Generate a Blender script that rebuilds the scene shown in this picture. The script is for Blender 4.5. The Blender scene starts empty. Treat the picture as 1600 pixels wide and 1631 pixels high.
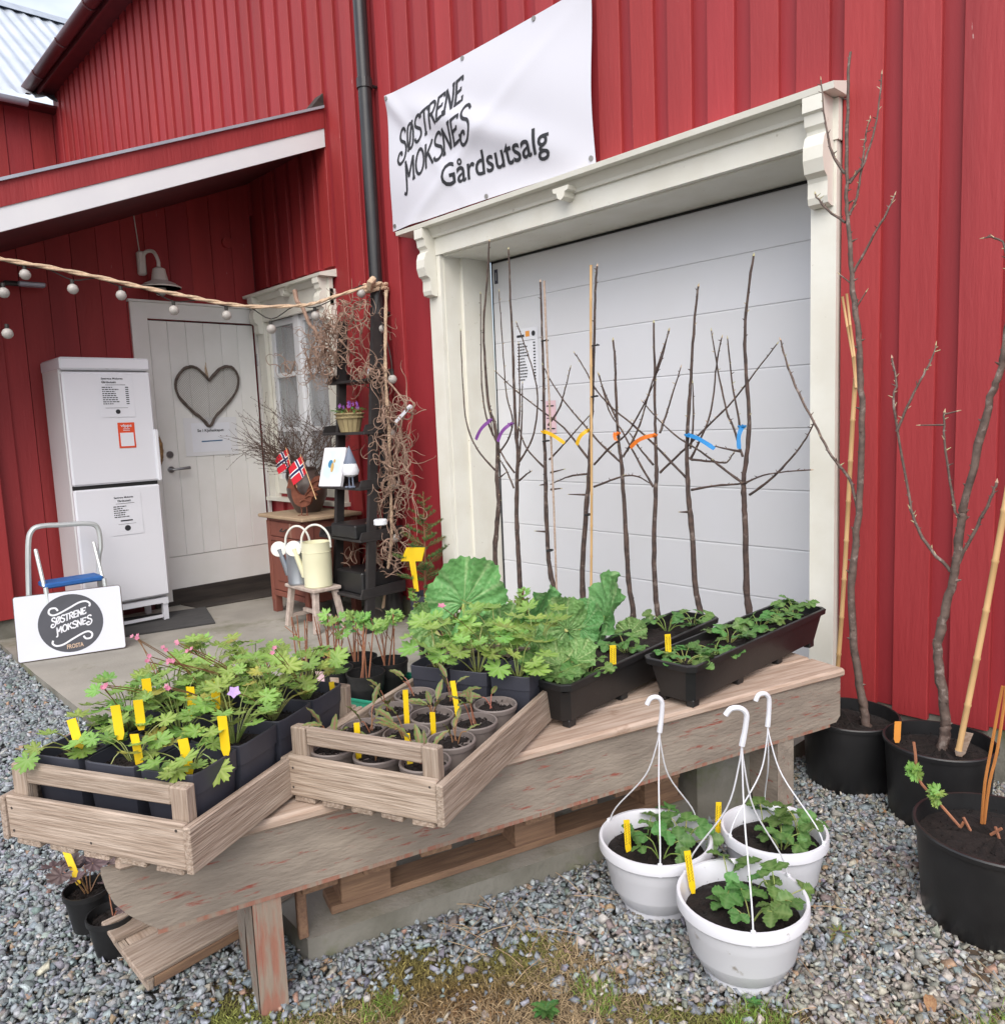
import bpy, bmesh, math, random
import numpy as np
from mathutils import Vector, Matrix

rnd = random.Random(7)
R = math.radians
scene = bpy.context.scene
COL = scene.collection

# ------------------------------------------------------------------ camera
CAM = np.array([0.0, -3.2, 1.4])
FPX = 1250.82
_p, _w, _r = -0.11585904, -0.82009977, 0.04158514
_f = np.array([math.sin(_w)*math.cos(_p), math.cos(_w)*math.cos(_p), math.sin(_p)])
_rt = np.cross(_f, [0, 0, 1]); _rt /= np.linalg.norm(_rt); _dn = np.cross(_f, _rt)
_r2 = _rt*math.cos(_r)+_dn*math.sin(_r); _d2 = -_rt*math.sin(_r)+_dn*math.cos(_r)
cam_d = bpy.data.cameras.new('camera'); cam = bpy.data.objects.new('camera', cam_d); COL.objects.link(cam)
cam.matrix_world = Matrix(((_r2[0], -_d2[0], -_f[0], CAM[0]), (_r2[1], -_d2[1], -_f[1], CAM[1]),
                           (_r2[2], -_d2[2], -_f[2], CAM[2]), (0, 0, 0, 1)))
cam_d.sensor_fit = 'HORIZONTAL'; cam_d.sensor_width = 36; cam_d.lens = 36*FPX/1600
cam_d.clip_start = 0.05; cam_d.clip_end = 2000
scene.camera = cam

# ------------------------------------------------------------------ sky, sun, exposure
SUN_EL, SUN_AZ = R(46), R(140)          # azimuth of the sun seen from the yard (0 = +Y, clockwise)
world = bpy.data.worlds.new('World'); scene.world = world; world.use_nodes = True
nt = world.node_tree; nt.nodes.clear()
sky = nt.nodes.new('ShaderNodeTexSky'); sky.sky_type = 'NISHITA'; sky.sun_disc = False
sky.sun_elevation = SUN_EL; sky.sun_rotation = SUN_AZ; sky.air_density = 1.0; sky.dust_density = 3.0; sky.ozone_density = 1.0
tc = nt.nodes.new('ShaderNodeTexCoord'); nz = nt.nodes.new('ShaderNodeTexNoise')
nz.inputs['Scale'].default_value = 2.2; nz.inputs['Detail'].default_value = 6
mp = nt.nodes.new('ShaderNodeMapping'); mp.inputs['Scale'].default_value = (1, 1, 2.5)
rp = nt.nodes.new('ShaderNodeValToRGB'); rp.color_ramp.elements[0].position = 0.36; rp.color_ramp.elements[1].position = 0.72
mx = nt.nodes.new('ShaderNodeMix'); mx.data_type = 'RGBA'
mx.inputs[7].default_value = (9.4, 9.5, 9.8, 1)
bg = nt.nodes.new('ShaderNodeBackground'); bg.inputs['Strength'].default_value = 0.125
out = nt.nodes.new('ShaderNodeOutputWorld')
L = nt.links.new
L(tc.outputs['Generated'], mp.inputs['Vector']); L(mp.outputs['Vector'], nz.inputs['Vector']); L(nz.outputs['Fac'], rp.inputs['Fac'])
L(rp.outputs['Color'], mx.inputs[0]); L(sky.outputs['Color'], mx.inputs[6]); L(mx.outputs[2], bg.inputs['Color']); L(bg.outputs['Background'], out.inputs['Surface'])
sun_d = bpy.data.lights.new('sun', 'SUN'); sun_d.energy = 1.5; sun_d.angle = R(55); sun_d.color = (1, 0.965, 0.91)
sun = bpy.data.objects.new('sun', sun_d); COL.objects.link(sun)
_sd = Vector((math.sin(SUN_AZ)*math.cos(SUN_EL), math.cos(SUN_AZ)*math.cos(SUN_EL), math.sin(SUN_EL)))
sun.rotation_euler = _sd.to_track_quat('Z', 'Y').to_euler(); sun.location = (0, -6, 9)
vs = scene.view_settings
vs.view_transform = 'Standard'; vs.look = 'None'; vs.gamma = 1; vs.use_curve_mapping = False
vs.exposure = 0.70
scene.cycles.max_bounces = 6; scene.cycles.diffuse_bounces = 3; scene.cycles.glossy_bounces = 2; scene.cycles.transmission_bounces = 4

# ------------------------------------------------------------------ helpers
def ray(px, py):
    a, b = (px-800)/FPX, (py-815.5)/FPX
    return _r2*a + _d2*b + _f
def at(px, py, X=None, Y=None, Z=None):
    """the point at a known real distance (a wall, shelf or table plane) behind a measured spot"""
    d = ray(px, py)
    t = (X-CAM[0])/d[0] if X is not None else (Y-CAM[1])/d[1] if Y is not None else (Z-CAM[2])/d[2]
    return Vector(CAM + d*t)

WM = {}                                    # world matrices of things
def link(o, parent=None):
    COL.objects.link(o)
    if parent is not None: o.parent = parent
    return o
def props(o, label=None, cat=None, group=None, kind=None):
    if label: o['label'] = label
    if cat: o['category'] = cat
    if group: o['group'] = group
    if kind: o['kind'] = kind
    return o
def thing(name, label, cat, loc=(0, 0, 0), rz=0.0, group=None, rot=None):
    o = bpy.data.objects.new(name, None); o.empty_display_size = 0.05
    m = Matrix.Translation(Vector(loc)) @ (rot.to_4x4() if rot is not None else Matrix.Rotation(rz, 4, 'Z'))
    o.matrix_world = m; link(o); WM[o.name] = m
    return props(o, label, cat, group)
def top(o, label, cat, group=None): return props(o, label, cat, group)

class G:
    """collects faces for ONE mesh object"""
    def __init__(s): s.v = []; s.f = []; s.m = []; s.mi = 0; s.col = None
    def add(s, vs_, fs, M=None):
        b = len(s.v)
        s.v += [tuple(M @ Vector(p)) if M is not None else tuple(p) for p in vs_]
        s.f += [tuple(i+b for i in q) for q in fs]; s.m += [s.mi]*len(fs)
        return s
    def box(s, a, b, M=None, j=0.0):
        (x0, y0, z0), (x1, y1, z1) = a, b
        q = [(x0,y0,z0),(x1,y0,z0),(x1,y1,z0),(x0,y1,z0),(x0,y0,z1),(x1,y0,z1),(x1,y1,z1),(x0,y1,z1)]
        if j: q = [tuple(c+rnd.uniform(-j, j) for c in p) for p in q]
        return s.add(q, [(0,3,2,1),(4,5,6,7),(0,1,5,4),(1,2,6,5),(2,3,7,6),(3,0,4,7)], M)
    def bbox(s, a, b, M=None, c=0.004, j=0.0):
        """box with chamfered edges"""
        lo = [min(a[i], b[i]) for i in range(3)]; hi = [max(a[i], b[i]) for i in range(3)]
        c = min([c]+[(hi[i]-lo[i])*0.45 for i in range(3)])
        V = {}; vl = []
        for sx in (0, 1):
            for sy in (0, 1):
                for sz in (0, 1):
                    sg = (sx, sy, sz); jj = [rnd.uniform(-j, j) if j else 0 for _ in range(3)]
                    for ax in range(3):
                        p = []
                        for i in range(3):
                            e = hi[i] if sg[i] else lo[i]
                            if i != ax: e += -c if sg[i] else c
                            p.append(e+jj[i])
                        V[(sg, ax)] = len(vl); vl.append(tuple(p))
        fs = []
        for ax in range(3):
            u, w = (ax+1) % 3, (ax+2) % 3
            for sgn in (0, 1):
                def k(a_, b_):
                    g = [0, 0, 0]; g[ax] = sgn; g[u] = a_; g[w] = b_; return V[(tuple(g), ax)]
                q = [k(0,0), k(1,0), k(1,1), k(0,1)]
                fs.append(tuple(q if sgn else q[::-1]))
        for ax in range(3):                      # edge chamfers along axis ax
            u, w = (ax+1) % 3, (ax+2) % 3
            for a_ in (0, 1):
                for b_ in (0, 1):
                    g0 = [0,0,0]; g0[u] = a_; g0[w] = b_; g1 = list(g0); g1[ax] = 1
                    g0 = tuple(g0); g1 = tuple(g1)
                    q = [V[(g0,u)], V[(g1,u)], V[(g1,w)], V[(g0,w)]]
                    fs.append(tuple(q if a_ != b_ else q[::-1]))
        for sx in (0, 1):
            for sy in (0, 1):
                for sz in (0, 1):
                    sg = (sx, sy, sz); q = [V[(sg,0)], V[(sg,1)], V[(sg,2)]]
                    fs.append(tuple(q if (sx+sy+sz) % 2 else q[::-1]))
        return s.add(vl, fs, M)
    def tube(s, pts, rad, n=6, M=None, caps=True):
        pts = [Vector(p) for p in pts]; N = len(pts)
        rs = rad if hasattr(rad, '__len__') else [rad]*N
        vl = []; fs = []; ref = None
        for i in range(N):
            t = (pts[min(i+1, N-1)]-pts[max(i-1, 0)])
            if t.length < 1e-9: t = Vector((0, 0, 1))
            t.normalize()
            if ref is None:
                ref = Vector((0, 0, 1)) if abs(t.z) < .9 else Vector((1, 0, 0))
            u = ref - t*ref.dot(t)
            if u.length < 1e-6: u = Vector((1, 0, 0)) - t*t.x
            u.normalize(); w = t.cross(u); ref = u
            for k in range(n):
                a = 2*math.pi*k/n
                vl.append(tuple(pts[i]+(u*math.cos(a)+w*math.sin(a))*rs[i]))
        for i in range(N-1):
            for k in range(n):
                k2 = (k+1) % n
                fs.append((i*n+k, i*n+k2, (i+1)*n+k2, (i+1)*n+k))
        if caps: fs.append(tuple(range(n))[::-1]); fs.append(tuple((N-1)*n+k for k in range(n)))
        return s.add(vl, fs, M)
    def lathe(s, prof, n=24, M=None, sq=None):
        """prof: (r, z) pairs from the outside bottom on; sq: superellipse exponent for square pots"""
        vl = []; fs = []
        for r_, z_ in prof:
            for k in range(n):
                a = 2*math.pi*k/n; c_, s_ = math.cos(a), math.sin(a)
                q = 1.0
                if sq: q = 1.0/((abs(c_)**sq+abs(s_)**sq)**(1.0/sq))
                vl.append((r_*c_*q, r_*s_*q, z_))
        for i in range(len(prof)-1):
            for k in range(n):
                k2 = (k+1) % n
                fs.append((i*n+k, i*n+k2, (i+1)*n+k2, (i+1)*n+k))
        if prof[0][0] > 1e-6: fs.append(tuple(range(n))[::-1])
        if prof[-1][0] > 1e-6: fs.append(tuple((len(prof)-1)*n+k for k in range(n)))
        return s.add(vl, fs, M)
    def prism(s, poly, a, b, axis='Y', M=None):
        """2-D outline pulled from a to b along axis; poly in the two other axes, in order"""
        n = len(poly)
        def P(u, w, d):
            return (d, u, w) if axis == 'X' else (u, d, w) if axis == 'Y' else (u, w, d)
        vl = [P(u, w, a) for u, w in poly]+[P(u, w, b) for u, w in poly]
        fs = [tuple(range(n))[::-1], tuple(range(n, 2*n))]+[(i, (i+1) % n, n+(i+1) % n, n+i) for i in range(n)]
        return s.add(vl, fs, M)
    def grid(s, nu, nv, fn, M=None):
        vl = [fn(i/nu, j/nv) for j in range(nv+1) for i in range(nu+1)]
        fs = [(j*(nu+1)+i, j*(nu+1)+i+1, (j+1)*(nu+1)+i+1, (j+1)*(nu+1)+i) for j in range(nv) for i in range(nu)]
        return s.add(vl, fs, M)
    def mesh(s, name, mats, smooth=False, inv=None):
        me = bpy.data.meshes.new(name)
        vl = s.v if inv is None else [tuple(inv @ Vector(p)) for p in s.v]
        me.from_pydata(vl, [], s.f)
        for m_ in (mats if isinstance(mats, (list, tuple)) else [mats]): me.materials.append(m_)
        if any(s.m): me.polygons.foreach_set('material_index', s.m)
        if smooth:
            me.polygons.foreach_set('use_smooth', [True]*len(me.polygons))
            try: me.set_sharp_from_angle(angle=R(smooth if smooth is not True else 40))
            except Exception: pass
        me.update()
        return me
    def build(s, name, mats, parent=None, smooth=False, w=False):
        """w: coordinates are world coordinates (else the parent's own)"""
        inv = None
        if parent is not None and w: inv = WM[parent.name].inverted()
        o = bpy.data.objects.new(name, s.mesh(name, mats, smooth, inv))
        link(o, parent)
        if parent is not None and parent.name in WM: WM[o.name] = WM[parent.name]
        else: WM[o.name] = Matrix.Identity(4)
        return o
def single(g, name, mats, label, cat, loc, group=None, smooth=False):
    """a top-level thing of one mesh, origin at its base"""
    o = bpy.data.objects.new(name, g.mesh(name, mats, smooth, Matrix.Translation(-Vector(loc)))); o.location = loc
    link(o); WM[o.name] = Matrix.Translation(Vector(loc))
    return props(o, label, cat, group)

def frame(o, x, z):
    """matrix with origin o, local X along x, local Z as near z as can be"""
    x = Vector(x).normalized(); z = Vector(z); y = z.cross(x).normalized(); z = x.cross(y)
    return Matrix(((x.x, y.x, z.x, o[0]), (x.y, y.y, z.y, o[1]), (x.z, y.z, z.z, o[2]), (0, 0, 0, 1)))

def smooth_path(pts, k=4):
    P = [Vector(p) for p in pts]
    if len(P) < 3: return P
    o = []
    for i in range(len(P)-1):
        a, b, c, d = P[max(i-1, 0)], P[i], P[i+1], P[min(i+2, len(P)-1)]
        for j in range(k):
            t = j/k
            o.append(0.5*((2*b)+(c-a)*t+(2*a-5*b+4*c-d)*t*t+(3*b-a-3*c+d)*t**3))
    o.append(P[-1]); return o

# ------------------------------------------------------------------ materials
MATS = {}
def mat(name, col, col2=None, rough=0.6, scale=8.0, stretch=None, bump=0.0, bscale=None, metal=0.0, var=0.0,
        detail=5, contrast=(0.35, 0.65), spec=0.5, third=None, transl=0.0, sub=0.0, coord='Object', attr=None):
    """Principled surface: two colours mixed by noise, optional stains (third), relief, per-object variation"""
    m = bpy.data.materials.new(name); m.use_nodes = True; MATS[name] = m
    n = m.node_tree.nodes; l = m.node_tree.links.new
    b = n['Principled BSDF']; b.inputs['Roughness'].default_value = rough; b.inputs['Metallic'].default_value = metal
    b.inputs['Specular IOR Level'].default_value = spec
    tcn = n.new('ShaderNodeTexCoord'); mp_ = n.new('ShaderNodeMapping'); oi = n.new('ShaderNodeObjectInfo')
    if coord == 'World':
        ge = n.new('ShaderNodeNewGeometry'); l(ge.outputs['Position'], mp_.inputs['Vector'])
    else: l(tcn.outputs[coord], mp_.inputs['Vector'])
    if stretch: mp_.inputs['Scale'].default_value = stretch
    if coord == 'Object':
        vm = n.new('ShaderNodeVectorMath'); vm.operation = 'MULTIPLY'; vm.inputs[1].default_value = (37, 23, 11)
        l(oi.outputs['Random'], vm.inputs[0]); l(vm.outputs[0], mp_.inputs['Location'])
    cur = None
    nz1 = n.new('ShaderNodeTexNoise'); nz1.inputs['Scale'].default_value = scale; nz1.inputs['Detail'].default_value = detail
    l(mp_.outputs['Vector'], nz1.inputs['Vector'])
    if attr:
        at_ = n.new('ShaderNodeAttribute'); at_.attribute_name = attr; cur = at_.outputs['Color']
        if col2:
            mr = n.new('ShaderNodeMapRange'); mr.inputs[1].default_value = contrast[0]; mr.inputs[2].default_value = contrast[1]
            mr.inputs[3].default_value = 0.75; mr.inputs[4].default_value = 1.2; l(nz1.outputs['Fac'], mr.inputs[0])
            vmm = n.new('ShaderNodeVectorMath'); vmm.operation = 'SCALE'; l(cur, vmm.inputs[0]); l(mr.outputs[0], vmm.inputs['Scale']); cur = vmm.outputs[0]
    else:
        mxn = n.new('ShaderNodeMix'); mxn.data_type = 'RGBA'; mxn.inputs[6].default_value = (*col, 1); mxn.inputs[7].default_value = (*(col2 or col), 1)
        mr = n.new('ShaderNodeMapRange'); mr.inputs[1].default_value = contrast[0]; mr.inputs[2].default_value = contrast[1]
        l(nz1.outputs['Fac'], mr.inputs[0]); l(mr.outputs[0], mxn.inputs[0]); cur = mxn.outputs[2]
    if third:                                   # (colour, noise scale, lo, hi, stretch)
        tcol, tsc, lo, hi = third[:4]
        nz3 = n.new('ShaderNodeTexNoise'); nz3.inputs['Scale'].default_value = tsc; nz3.inputs['Detail'].default_value = 8; nz3.inputs['Roughness'].default_value = 0.65
        mp3 = n.new('ShaderNodeMapping'); l(mp_.outputs['Vector'], mp3.inputs['Vector'])
        mp3.inputs['Location'].default_value = (3.1, 7.7, 1.3)
        if len(third) > 4: mp3.inputs['Scale'].default_value = third[4]
        l(mp3.outputs['Vector'], nz3.inputs['Vector'])
        mr3 = n.new('ShaderNodeMapRange'); mr3.inputs[1].default_value = lo; mr3.inputs[2].default_value = hi; l(nz3.outputs['Fac'], mr3.inputs[0])
        mx3 = n.new('ShaderNodeMix'); mx3.data_type = 'RGBA'; mx3.inputs[7].default_value = (*tcol, 1)
        l(mr3.outputs[0], mx3.inputs[0]); l(cur, mx3.inputs[6]); cur = mx3.outputs[2]
    if var:
        hs = n.new('ShaderNodeHueSaturation'); mr2 = n.new('ShaderNodeMapRange')
        mr2.inputs[3].default_value = 1-var; mr2.inputs[4].default_value = 1+var
        l(oi.outputs['Random'], mr2.inputs[0]); l(mr2.outputs[0], hs.inputs['Value']); l(cur, hs.inputs['Color'])
        mr5 = n.new('ShaderNodeMapRange'); mr5.inputs[3].default_value = .5-var*.02; mr5.inputs[4].default_value = .5+var*.02
        mth = n.new('ShaderNodeMath'); mth.operation = 'FRACT'; mt0 = n.new('ShaderNodeMath'); mt0.operation = 'MULTIPLY'; mt0.inputs[1].default_value = 7.13
        l(oi.outputs['Random'], mt0.inputs[0]); l(mt0.outputs[0], mth.inputs[0]); l(mth.outputs[0], mr5.inputs[0]); l(mr5.outputs[0], hs.inputs['Hue'])
        cur = hs.outputs['Color']
    l(cur, b.inputs['Base Color'])
    if bump:
        bp = n.new('ShaderNodeBump'); bp.inputs['Strength'].default_value = min(1, bump); bp.inputs['Distance'].default_value = 0.004
        nz2 = n.new('ShaderNodeTexNoise'); nz2.inputs['Scale'].default_value = bscale or scale*3; nz2.inputs['Detail'].default_value = 6
        l(mp_.outputs['Vector'], nz2.inputs['Vector']); l(nz2.outputs['Fac'], bp.inputs['Height']); l(bp.outputs['Normal'], b.inputs['Normal'])
    if transl:
        o_ = n['Material Output']; tr = n.new('ShaderNodeBsdfTranslucent'); ms = n.new('ShaderNodeMixShader'); ms.inputs[0].default_value = transl
        l(cur, tr.inputs['Color']); l(b.outputs[0], ms.inputs[1]); l(tr.outputs[0], ms.inputs[2]); l(ms.outputs[0], o_.inputs['Surface'])
    return m

red = mat('red_paint', (.34, .029, .032), (.275, .021, .024), rough=.62, scale=5, stretch=(1, 1, .12), bump=.8, bscale=55, var=.08,
          third=((.50, .30, .28), 40, .705, .725))
red_wall = mat('red_wall_boards', (.30, .02, .028), (.24, .015, .021), rough=.65, scale=5, stretch=(1, 1, .12), bump=.3, bscale=50)
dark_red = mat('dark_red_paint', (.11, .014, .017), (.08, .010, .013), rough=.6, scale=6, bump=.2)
gutter_red = mat('gutter_red', (.075, .018, .02), (.055, .014, .016), rough=.35, scale=3)
trim = mat('cream_trim_paint', (.76, .75, .68), (.70, .68, .60), rough=.5, scale=5, bump=.15, bscale=40, third=((.38, .33, .25), 24, .655, .74))
white = mat('white_paint', (.74, .75, .77), (.70, .71, .74), rough=.45, scale=3, bump=.08, bscale=50)
door_white = mat('garage_door_enamel', (.68, .69, .73), (.66, .665, .69), rough=.38, scale=1.5, bump=.05, bscale=120)
black_gap = mat('black_rubber', (.012, .012, .012), rough=.8)
pipe_black = mat('black_pipe_enamel', (.022, .021, .024), (.03, .029, .03), rough=.32, scale=10)
concrete = mat('concrete', (.36, .34, .30), (.27, .255, .225), rough=.9, scale=2.5, bump=.6, bscale=70, coord='World', third=((.16, .16, .10), 1.7, .56, .72))
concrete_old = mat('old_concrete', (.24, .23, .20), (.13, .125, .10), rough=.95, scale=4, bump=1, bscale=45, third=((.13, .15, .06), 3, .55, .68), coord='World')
metal_roof = mat('corrugated_zinc', (.56, .60, .66), (.47, .51, .57), rough=.35, scale=2, metal=.35)
zinc = mat('zinc_edge', (.42, .46, .52), (.34, .38, .44), rough=.4, scale=6, metal=.3)
glass = bpy.data.materials.new('window_glass'); glass.use_nodes = True
_b = glass.node_tree.nodes['Principled BSDF']; _b.inputs['Base Color'].default_value = (.9, .93, .95, 1); _b.inputs['Roughness'].default_value = .03
_b.inputs['Transmission Weight'].default_value = .75; _b.inputs['IOR'].default_value = 1.45
curtain = mat('pale_curtain', (.42, .33, .32), (.34, .26, .25), rough=.9, scale=6, stretch=(6, 1, .3), third=((.5, .5, .55), 2, .5, .6))
ink = mat('black_ink', (.02, .021, .026), rough=.6)

# ------------------------------------------------------------------ ground and slab
gravel_base = mat('gravel_bed', (.14, .135, .13), (.08, .073, .062), rough=1, scale=30, bump=1, bscale=120, coord='World')
g = G()
def ground_z(x, y): return -.012 + .012*math.sin(x*2.1+.4)*math.cos(y*2.7)
def _gp(u, v):
    x = -300+600*u; y = -300+600*v
    return (x, y, -.03)
g.grid(8, 8, _gp)
props(g.build('ground', gravel_base), kind='structure')

def slab_z(x): return .02+.0078*(x+6.4)
SLAB = [(-6.4, -2.15), (-5.2, -2.17), (-4.2, -2.17), (-3.0, -2.22), (-1.80, -2.29), (-1.66, -1.80), (-1.52, -1.30), (-1.43, -.55), (-1.43, .028), (-6.4, .028)]
g = G(); n_ = len(SLAB)
g.add([(x, y, slab_z(x)) for x, y in SLAB]+[(x+(.012 if x > -1.9 else 0), y-.008, -.12) for x, y in SLAB],
      [tuple(range(n_))]+[(i, n_+i, n_+(i+1) % n_, (i+1) % n_) for i in range(n_)])
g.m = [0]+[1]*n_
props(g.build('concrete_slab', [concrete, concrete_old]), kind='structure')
g = G().box((-3.87, .0285, -.1), (-1.512, .42, .06)); props(g.build('garage_threshold_slab', concrete), kind='structure')

# ------------------------------------------------------------------ the red barn
barn = thing('red_barn', 'large red board-clad barn with white garage door, entrance wing and sloping porch roof', 'barn', (-4.2, 0, 0))
BX = lambda: G()
XL, XR, ZT = -11.6, 1.6, 5.80; XE = -11.5
g = G()                                    # sheathing behind the cover boards, with openings
for a, b in (((XL, .02, .19), (-6.25, .25, ZT)), ((-6.25, .02, .19), (-5.30, .25, .98)), ((-6.25, .02, 2.38), (-5.30, .25, ZT)),
             ((-5.30, .02, .19), (-3.90, .25, ZT)), ((-3.90, .02, 2.45), (-1.50, .25, ZT)), ((-1.50, .02, .19), (XR, .25, ZT))):
    g.box(a, b)
g.build('wall', red_wall, barn, w=True)
g = G().box((-3.87, .40, -.02), (-1.512, .43, 2.6)); g.build('garage_backing', black_gap, barn, w=True)
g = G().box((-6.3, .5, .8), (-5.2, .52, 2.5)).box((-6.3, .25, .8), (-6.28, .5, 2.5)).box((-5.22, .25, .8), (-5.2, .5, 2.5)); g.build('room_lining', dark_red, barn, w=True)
g = G()
g.box((XL, .03, -.2), (-3.87, .3, .188)).box((-1.512, .03, -.2), (XR, .3, .188)); g.build('foundation', concrete_old, barn, w=True)
PER = .2045; k0 = -1.384
i = -52
while True:
    x0 = k0+i*PER; i += 1
    if x0 < XL: continue
    if x0 > XR-.15: break
    w_ = .131+rnd.uniform(-.006, .006); x1 = x0+w_; xc = (x0+x1)/2
    spans = [(.175+rnd.uniform(-.006, .006), ZT)]
    if -4.19 < xc < -1.36: spans = [(2.655, ZT)]
    elif -4.19-.1 < x0 < -4.0: spans = [(.185, ZT)]
    elif -6.34 < x1 and x0 < -5.14: spans = [(.19, .80), (2.58, ZT)]
    elif xc < -6.4: spans = [(3.2, ZT)]
    if -1.50 < x0 < -1.36 and x1 > -1.40:
        spans = [(.175, ZT)]; x0 = -1.398
    for z0, z1 in spans:
        ph = rnd.uniform(0, 6)
        nz_ = max(2, int((z1-z0)/.5)); gg = G()
        vl = []
        for q in range(nz_+1):
            z = z0+(z1-z0)*q/nz_; dx = .0022*math.sin(z*2.3+ph); dy = .0025*math.sin(z*1.7+ph*2)
            vl += [(x0+dx, .021, z), (x0+dx, -.001+dy, z), (x0+dx+.003, -.005+dy, z), (x1+dx-.003, -.005+dy*.6, z), (x1+dx, -.001+dy*.6, z), (x1+dx, .021, z)]
        fs = []
        for q in range(nz_):
            for c in range(5): fs.append((q*6+c+1, q*6+c, q*6+6+c, q*6+7+c))
        fs += [tuple(range(6)), tuple(nz_*6+c for c in range(6))[::-1]]
        gg.add(vl, fs); gg.build('cover_board', red, barn, w=True)
# eave with gutter
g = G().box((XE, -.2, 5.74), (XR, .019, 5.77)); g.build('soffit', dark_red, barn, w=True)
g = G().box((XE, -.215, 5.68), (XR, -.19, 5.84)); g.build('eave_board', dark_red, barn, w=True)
g = G()
gp = [(-.29+.075*math.cos(a), 5.77+.075*math.sin(a)) for a in [math.pi+math.pi*q/10 for q in range(11)]]
g.prism(gp+[(y_*.94-.29*.06, z_+.008) for y_, z_ in gp[::-1]], XE, XR, 'X')
gut = g.build('gutter', gutter_red, barn, smooth=True, w=True)
for q in range(12):
    x_ = XE+.6+q*1.0
    gg = G(); gg.tube([(x_, -.29+.079*math.cos(a), 5.77+.079*math.sin(a)) for a in [math.pi+math.pi*k/8 for k in range(9)]], .008, 5); gg.build('gutter_bracket', gutter_red, gut, w=True)
g = G().grid(1, 1, lambda u, v: (XE+(XR-XE)*u, -.26+4*v, 5.86+1.6*v)); g.build('roof', zinc, barn, w=True)

# downspout
g = G(); xP = -4.50
g.tube(smooth_path([(xP, -.28, 5.69), (xP, -.2, 5.55), (xP, -.075, 5.35), (xP, -.075, 4.8), (xP, -.075, .50)], 3), .044, 14)
dp = g.build('downspout', pipe_black, barn, smooth=True, w=True)
for z_ in (3.62, 2.16, .62):
    gg = G().tube([(xP, -.075, z_-.03), (xP, -.075, z_+.03)], .052, 14); gg.tube([(xP, -.03, z_), (xP, .02, z_)], .012, 6); gg.build('pipe_bracket', pipe_black, dp, w=True)
gg = G().tube([(xP, -.075, -.02), (xP, -.075, .48)], .062, 16); gg.build('drain_socket', pipe_black, dp, smooth=True, w=True)

# garage surround
sur = G().box((-1.512, -.028, .02), (-1.408, .021, 2.43)).build('garage_casing', trim, barn, w=True)
gg = G().box((-3.99, -.028, .06), (-3.872, .021, 2.43)); gg.build('casing_board', trim, sur, w=True)
gg = G().box((-3.872, .0, .05), (-3.868, .39, 2.43)); gg.build('jamb', trim, sur, w=True)
gg = G().box((-3.868, .13, .05), (-3.846, .37, 2.43)); gg.build('jamb_board', trim, sur, w=True)
gg = G().box((-1.516, .0, .05), (-1.511, .39, 2.43)); gg.build('jamb', trim, sur, w=True)
gg = G().box((-3.868, .0, 2.425), (-1.516, .39, 2.445)); gg.build('lintel_soffit', trim, sur, w=True)
gg = G().box((-4.06, -.034, 2.432), (-1.40, .0, 2.585)); gg.build('frieze_board', trim, sur, w=True)
gg = G()                                   # cap: sloping drip board
gg.prism([(-.13, 2.588), (-.135, 2.612), (.02, 2.65), (.02, 2.588)], -4.17, -1.375, 'X'); gg.build('cap_board', trim, sur, w=True)
gg = G()                                   # bed moulding with shaped ends
gg.prism([(-.05, 2.535), (-.055, 2.55), (-.085, 2.587), (-.034, 2.587), (-.034, 2.535)], -3.93, -1.53, 'X'); gg.build('bed_moulding', trim, sur, w=True)
gg = G()
pend = [(-.055, 0), (-.05, -.02), (-.028, -.026), (-.022, -.05), (0, -.064), (.022, -.05), (.028, -.026), (.05, -.02), (.055, 0)]
gg.prism([(u-2.78, 2.562+v) for u, v in pend], -.115, -.036, 'Y'); gg.build('pendant', trim, sur, w=True)
def corbel(xa, xb, zt, dep, h, name, parent):
    pr = [(0, 0), (-1, 0), (-1, -.14), (-.86, -.16), (-.80, -.26), (-.62, -.30), (-.60, -.33), (-.80, -.37), (-.92, -.46), (-.94, -.58), (-.80, -.70), (-.55, -.74), (-.50, -.78), (-.52, -.92), (-.45, -.98), (-.2, -1.0), (0, -1.0)]
    q = G().prism([(-.030+dep*u, zt+h*v) for u, v in pr], xa, xb, 'X'); return q.build(name, trim, parent, w=True)
corbel(-1.50, -1.42, 2.586, .10, .40, 'corbel', sur); corbel(-3.985, -3.905, 2.586, .10, .40, 'corbel', sur)

# garage door: sections with fine joints
jy = [(1290, 382), (1290, 475), (1290, 580), (1290, 681), (1290, 782), (1290, 878), (1290, 962)]
jz = [at(x_, y_, Y=.38).z for x_, y_ in jy]
jz = [2.412]+jz+[.06]
gd = None
for q in range(len(jz)-1):
    za, zb_ = jz[q+1]+.0007, jz[q]-.0007
    gg = G()
    gg.prism([(.40, za), (.3775, za), (.376, za+.003), (.376, zb_-.008), (.3772, zb_-.004), (.3772, zb_), (.40, zb_)], -3.845, -1.518, 'X')
    o_ = gg.build('garage_door' if gd is None else 'door_section', door_white, barn if gd is None else gd, w=True)
    if gd is None: gd = o_
gg = G().box((-3.842, .372, .08), (-3.834, .379, 2.418)).box((-3.842, .372, 2.410), (-1.52, .379, 2.422)); gg.build('seal', black_gap, gd, w=True)
sticker = mat('dark_sticker', (.03, .03, .06), rough=.4)
gg = G().box((-3.815, .3735, 2.28), (-3.785, .3758, 2.37)); stk = gg.build('type_plate', sticker, gd, w=True)
gg = G().box((-3.802, .3728, 2.30), (-3.798, .3733, 2.35)); gg.build('plate_mark', white, stk, w=True)

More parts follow.
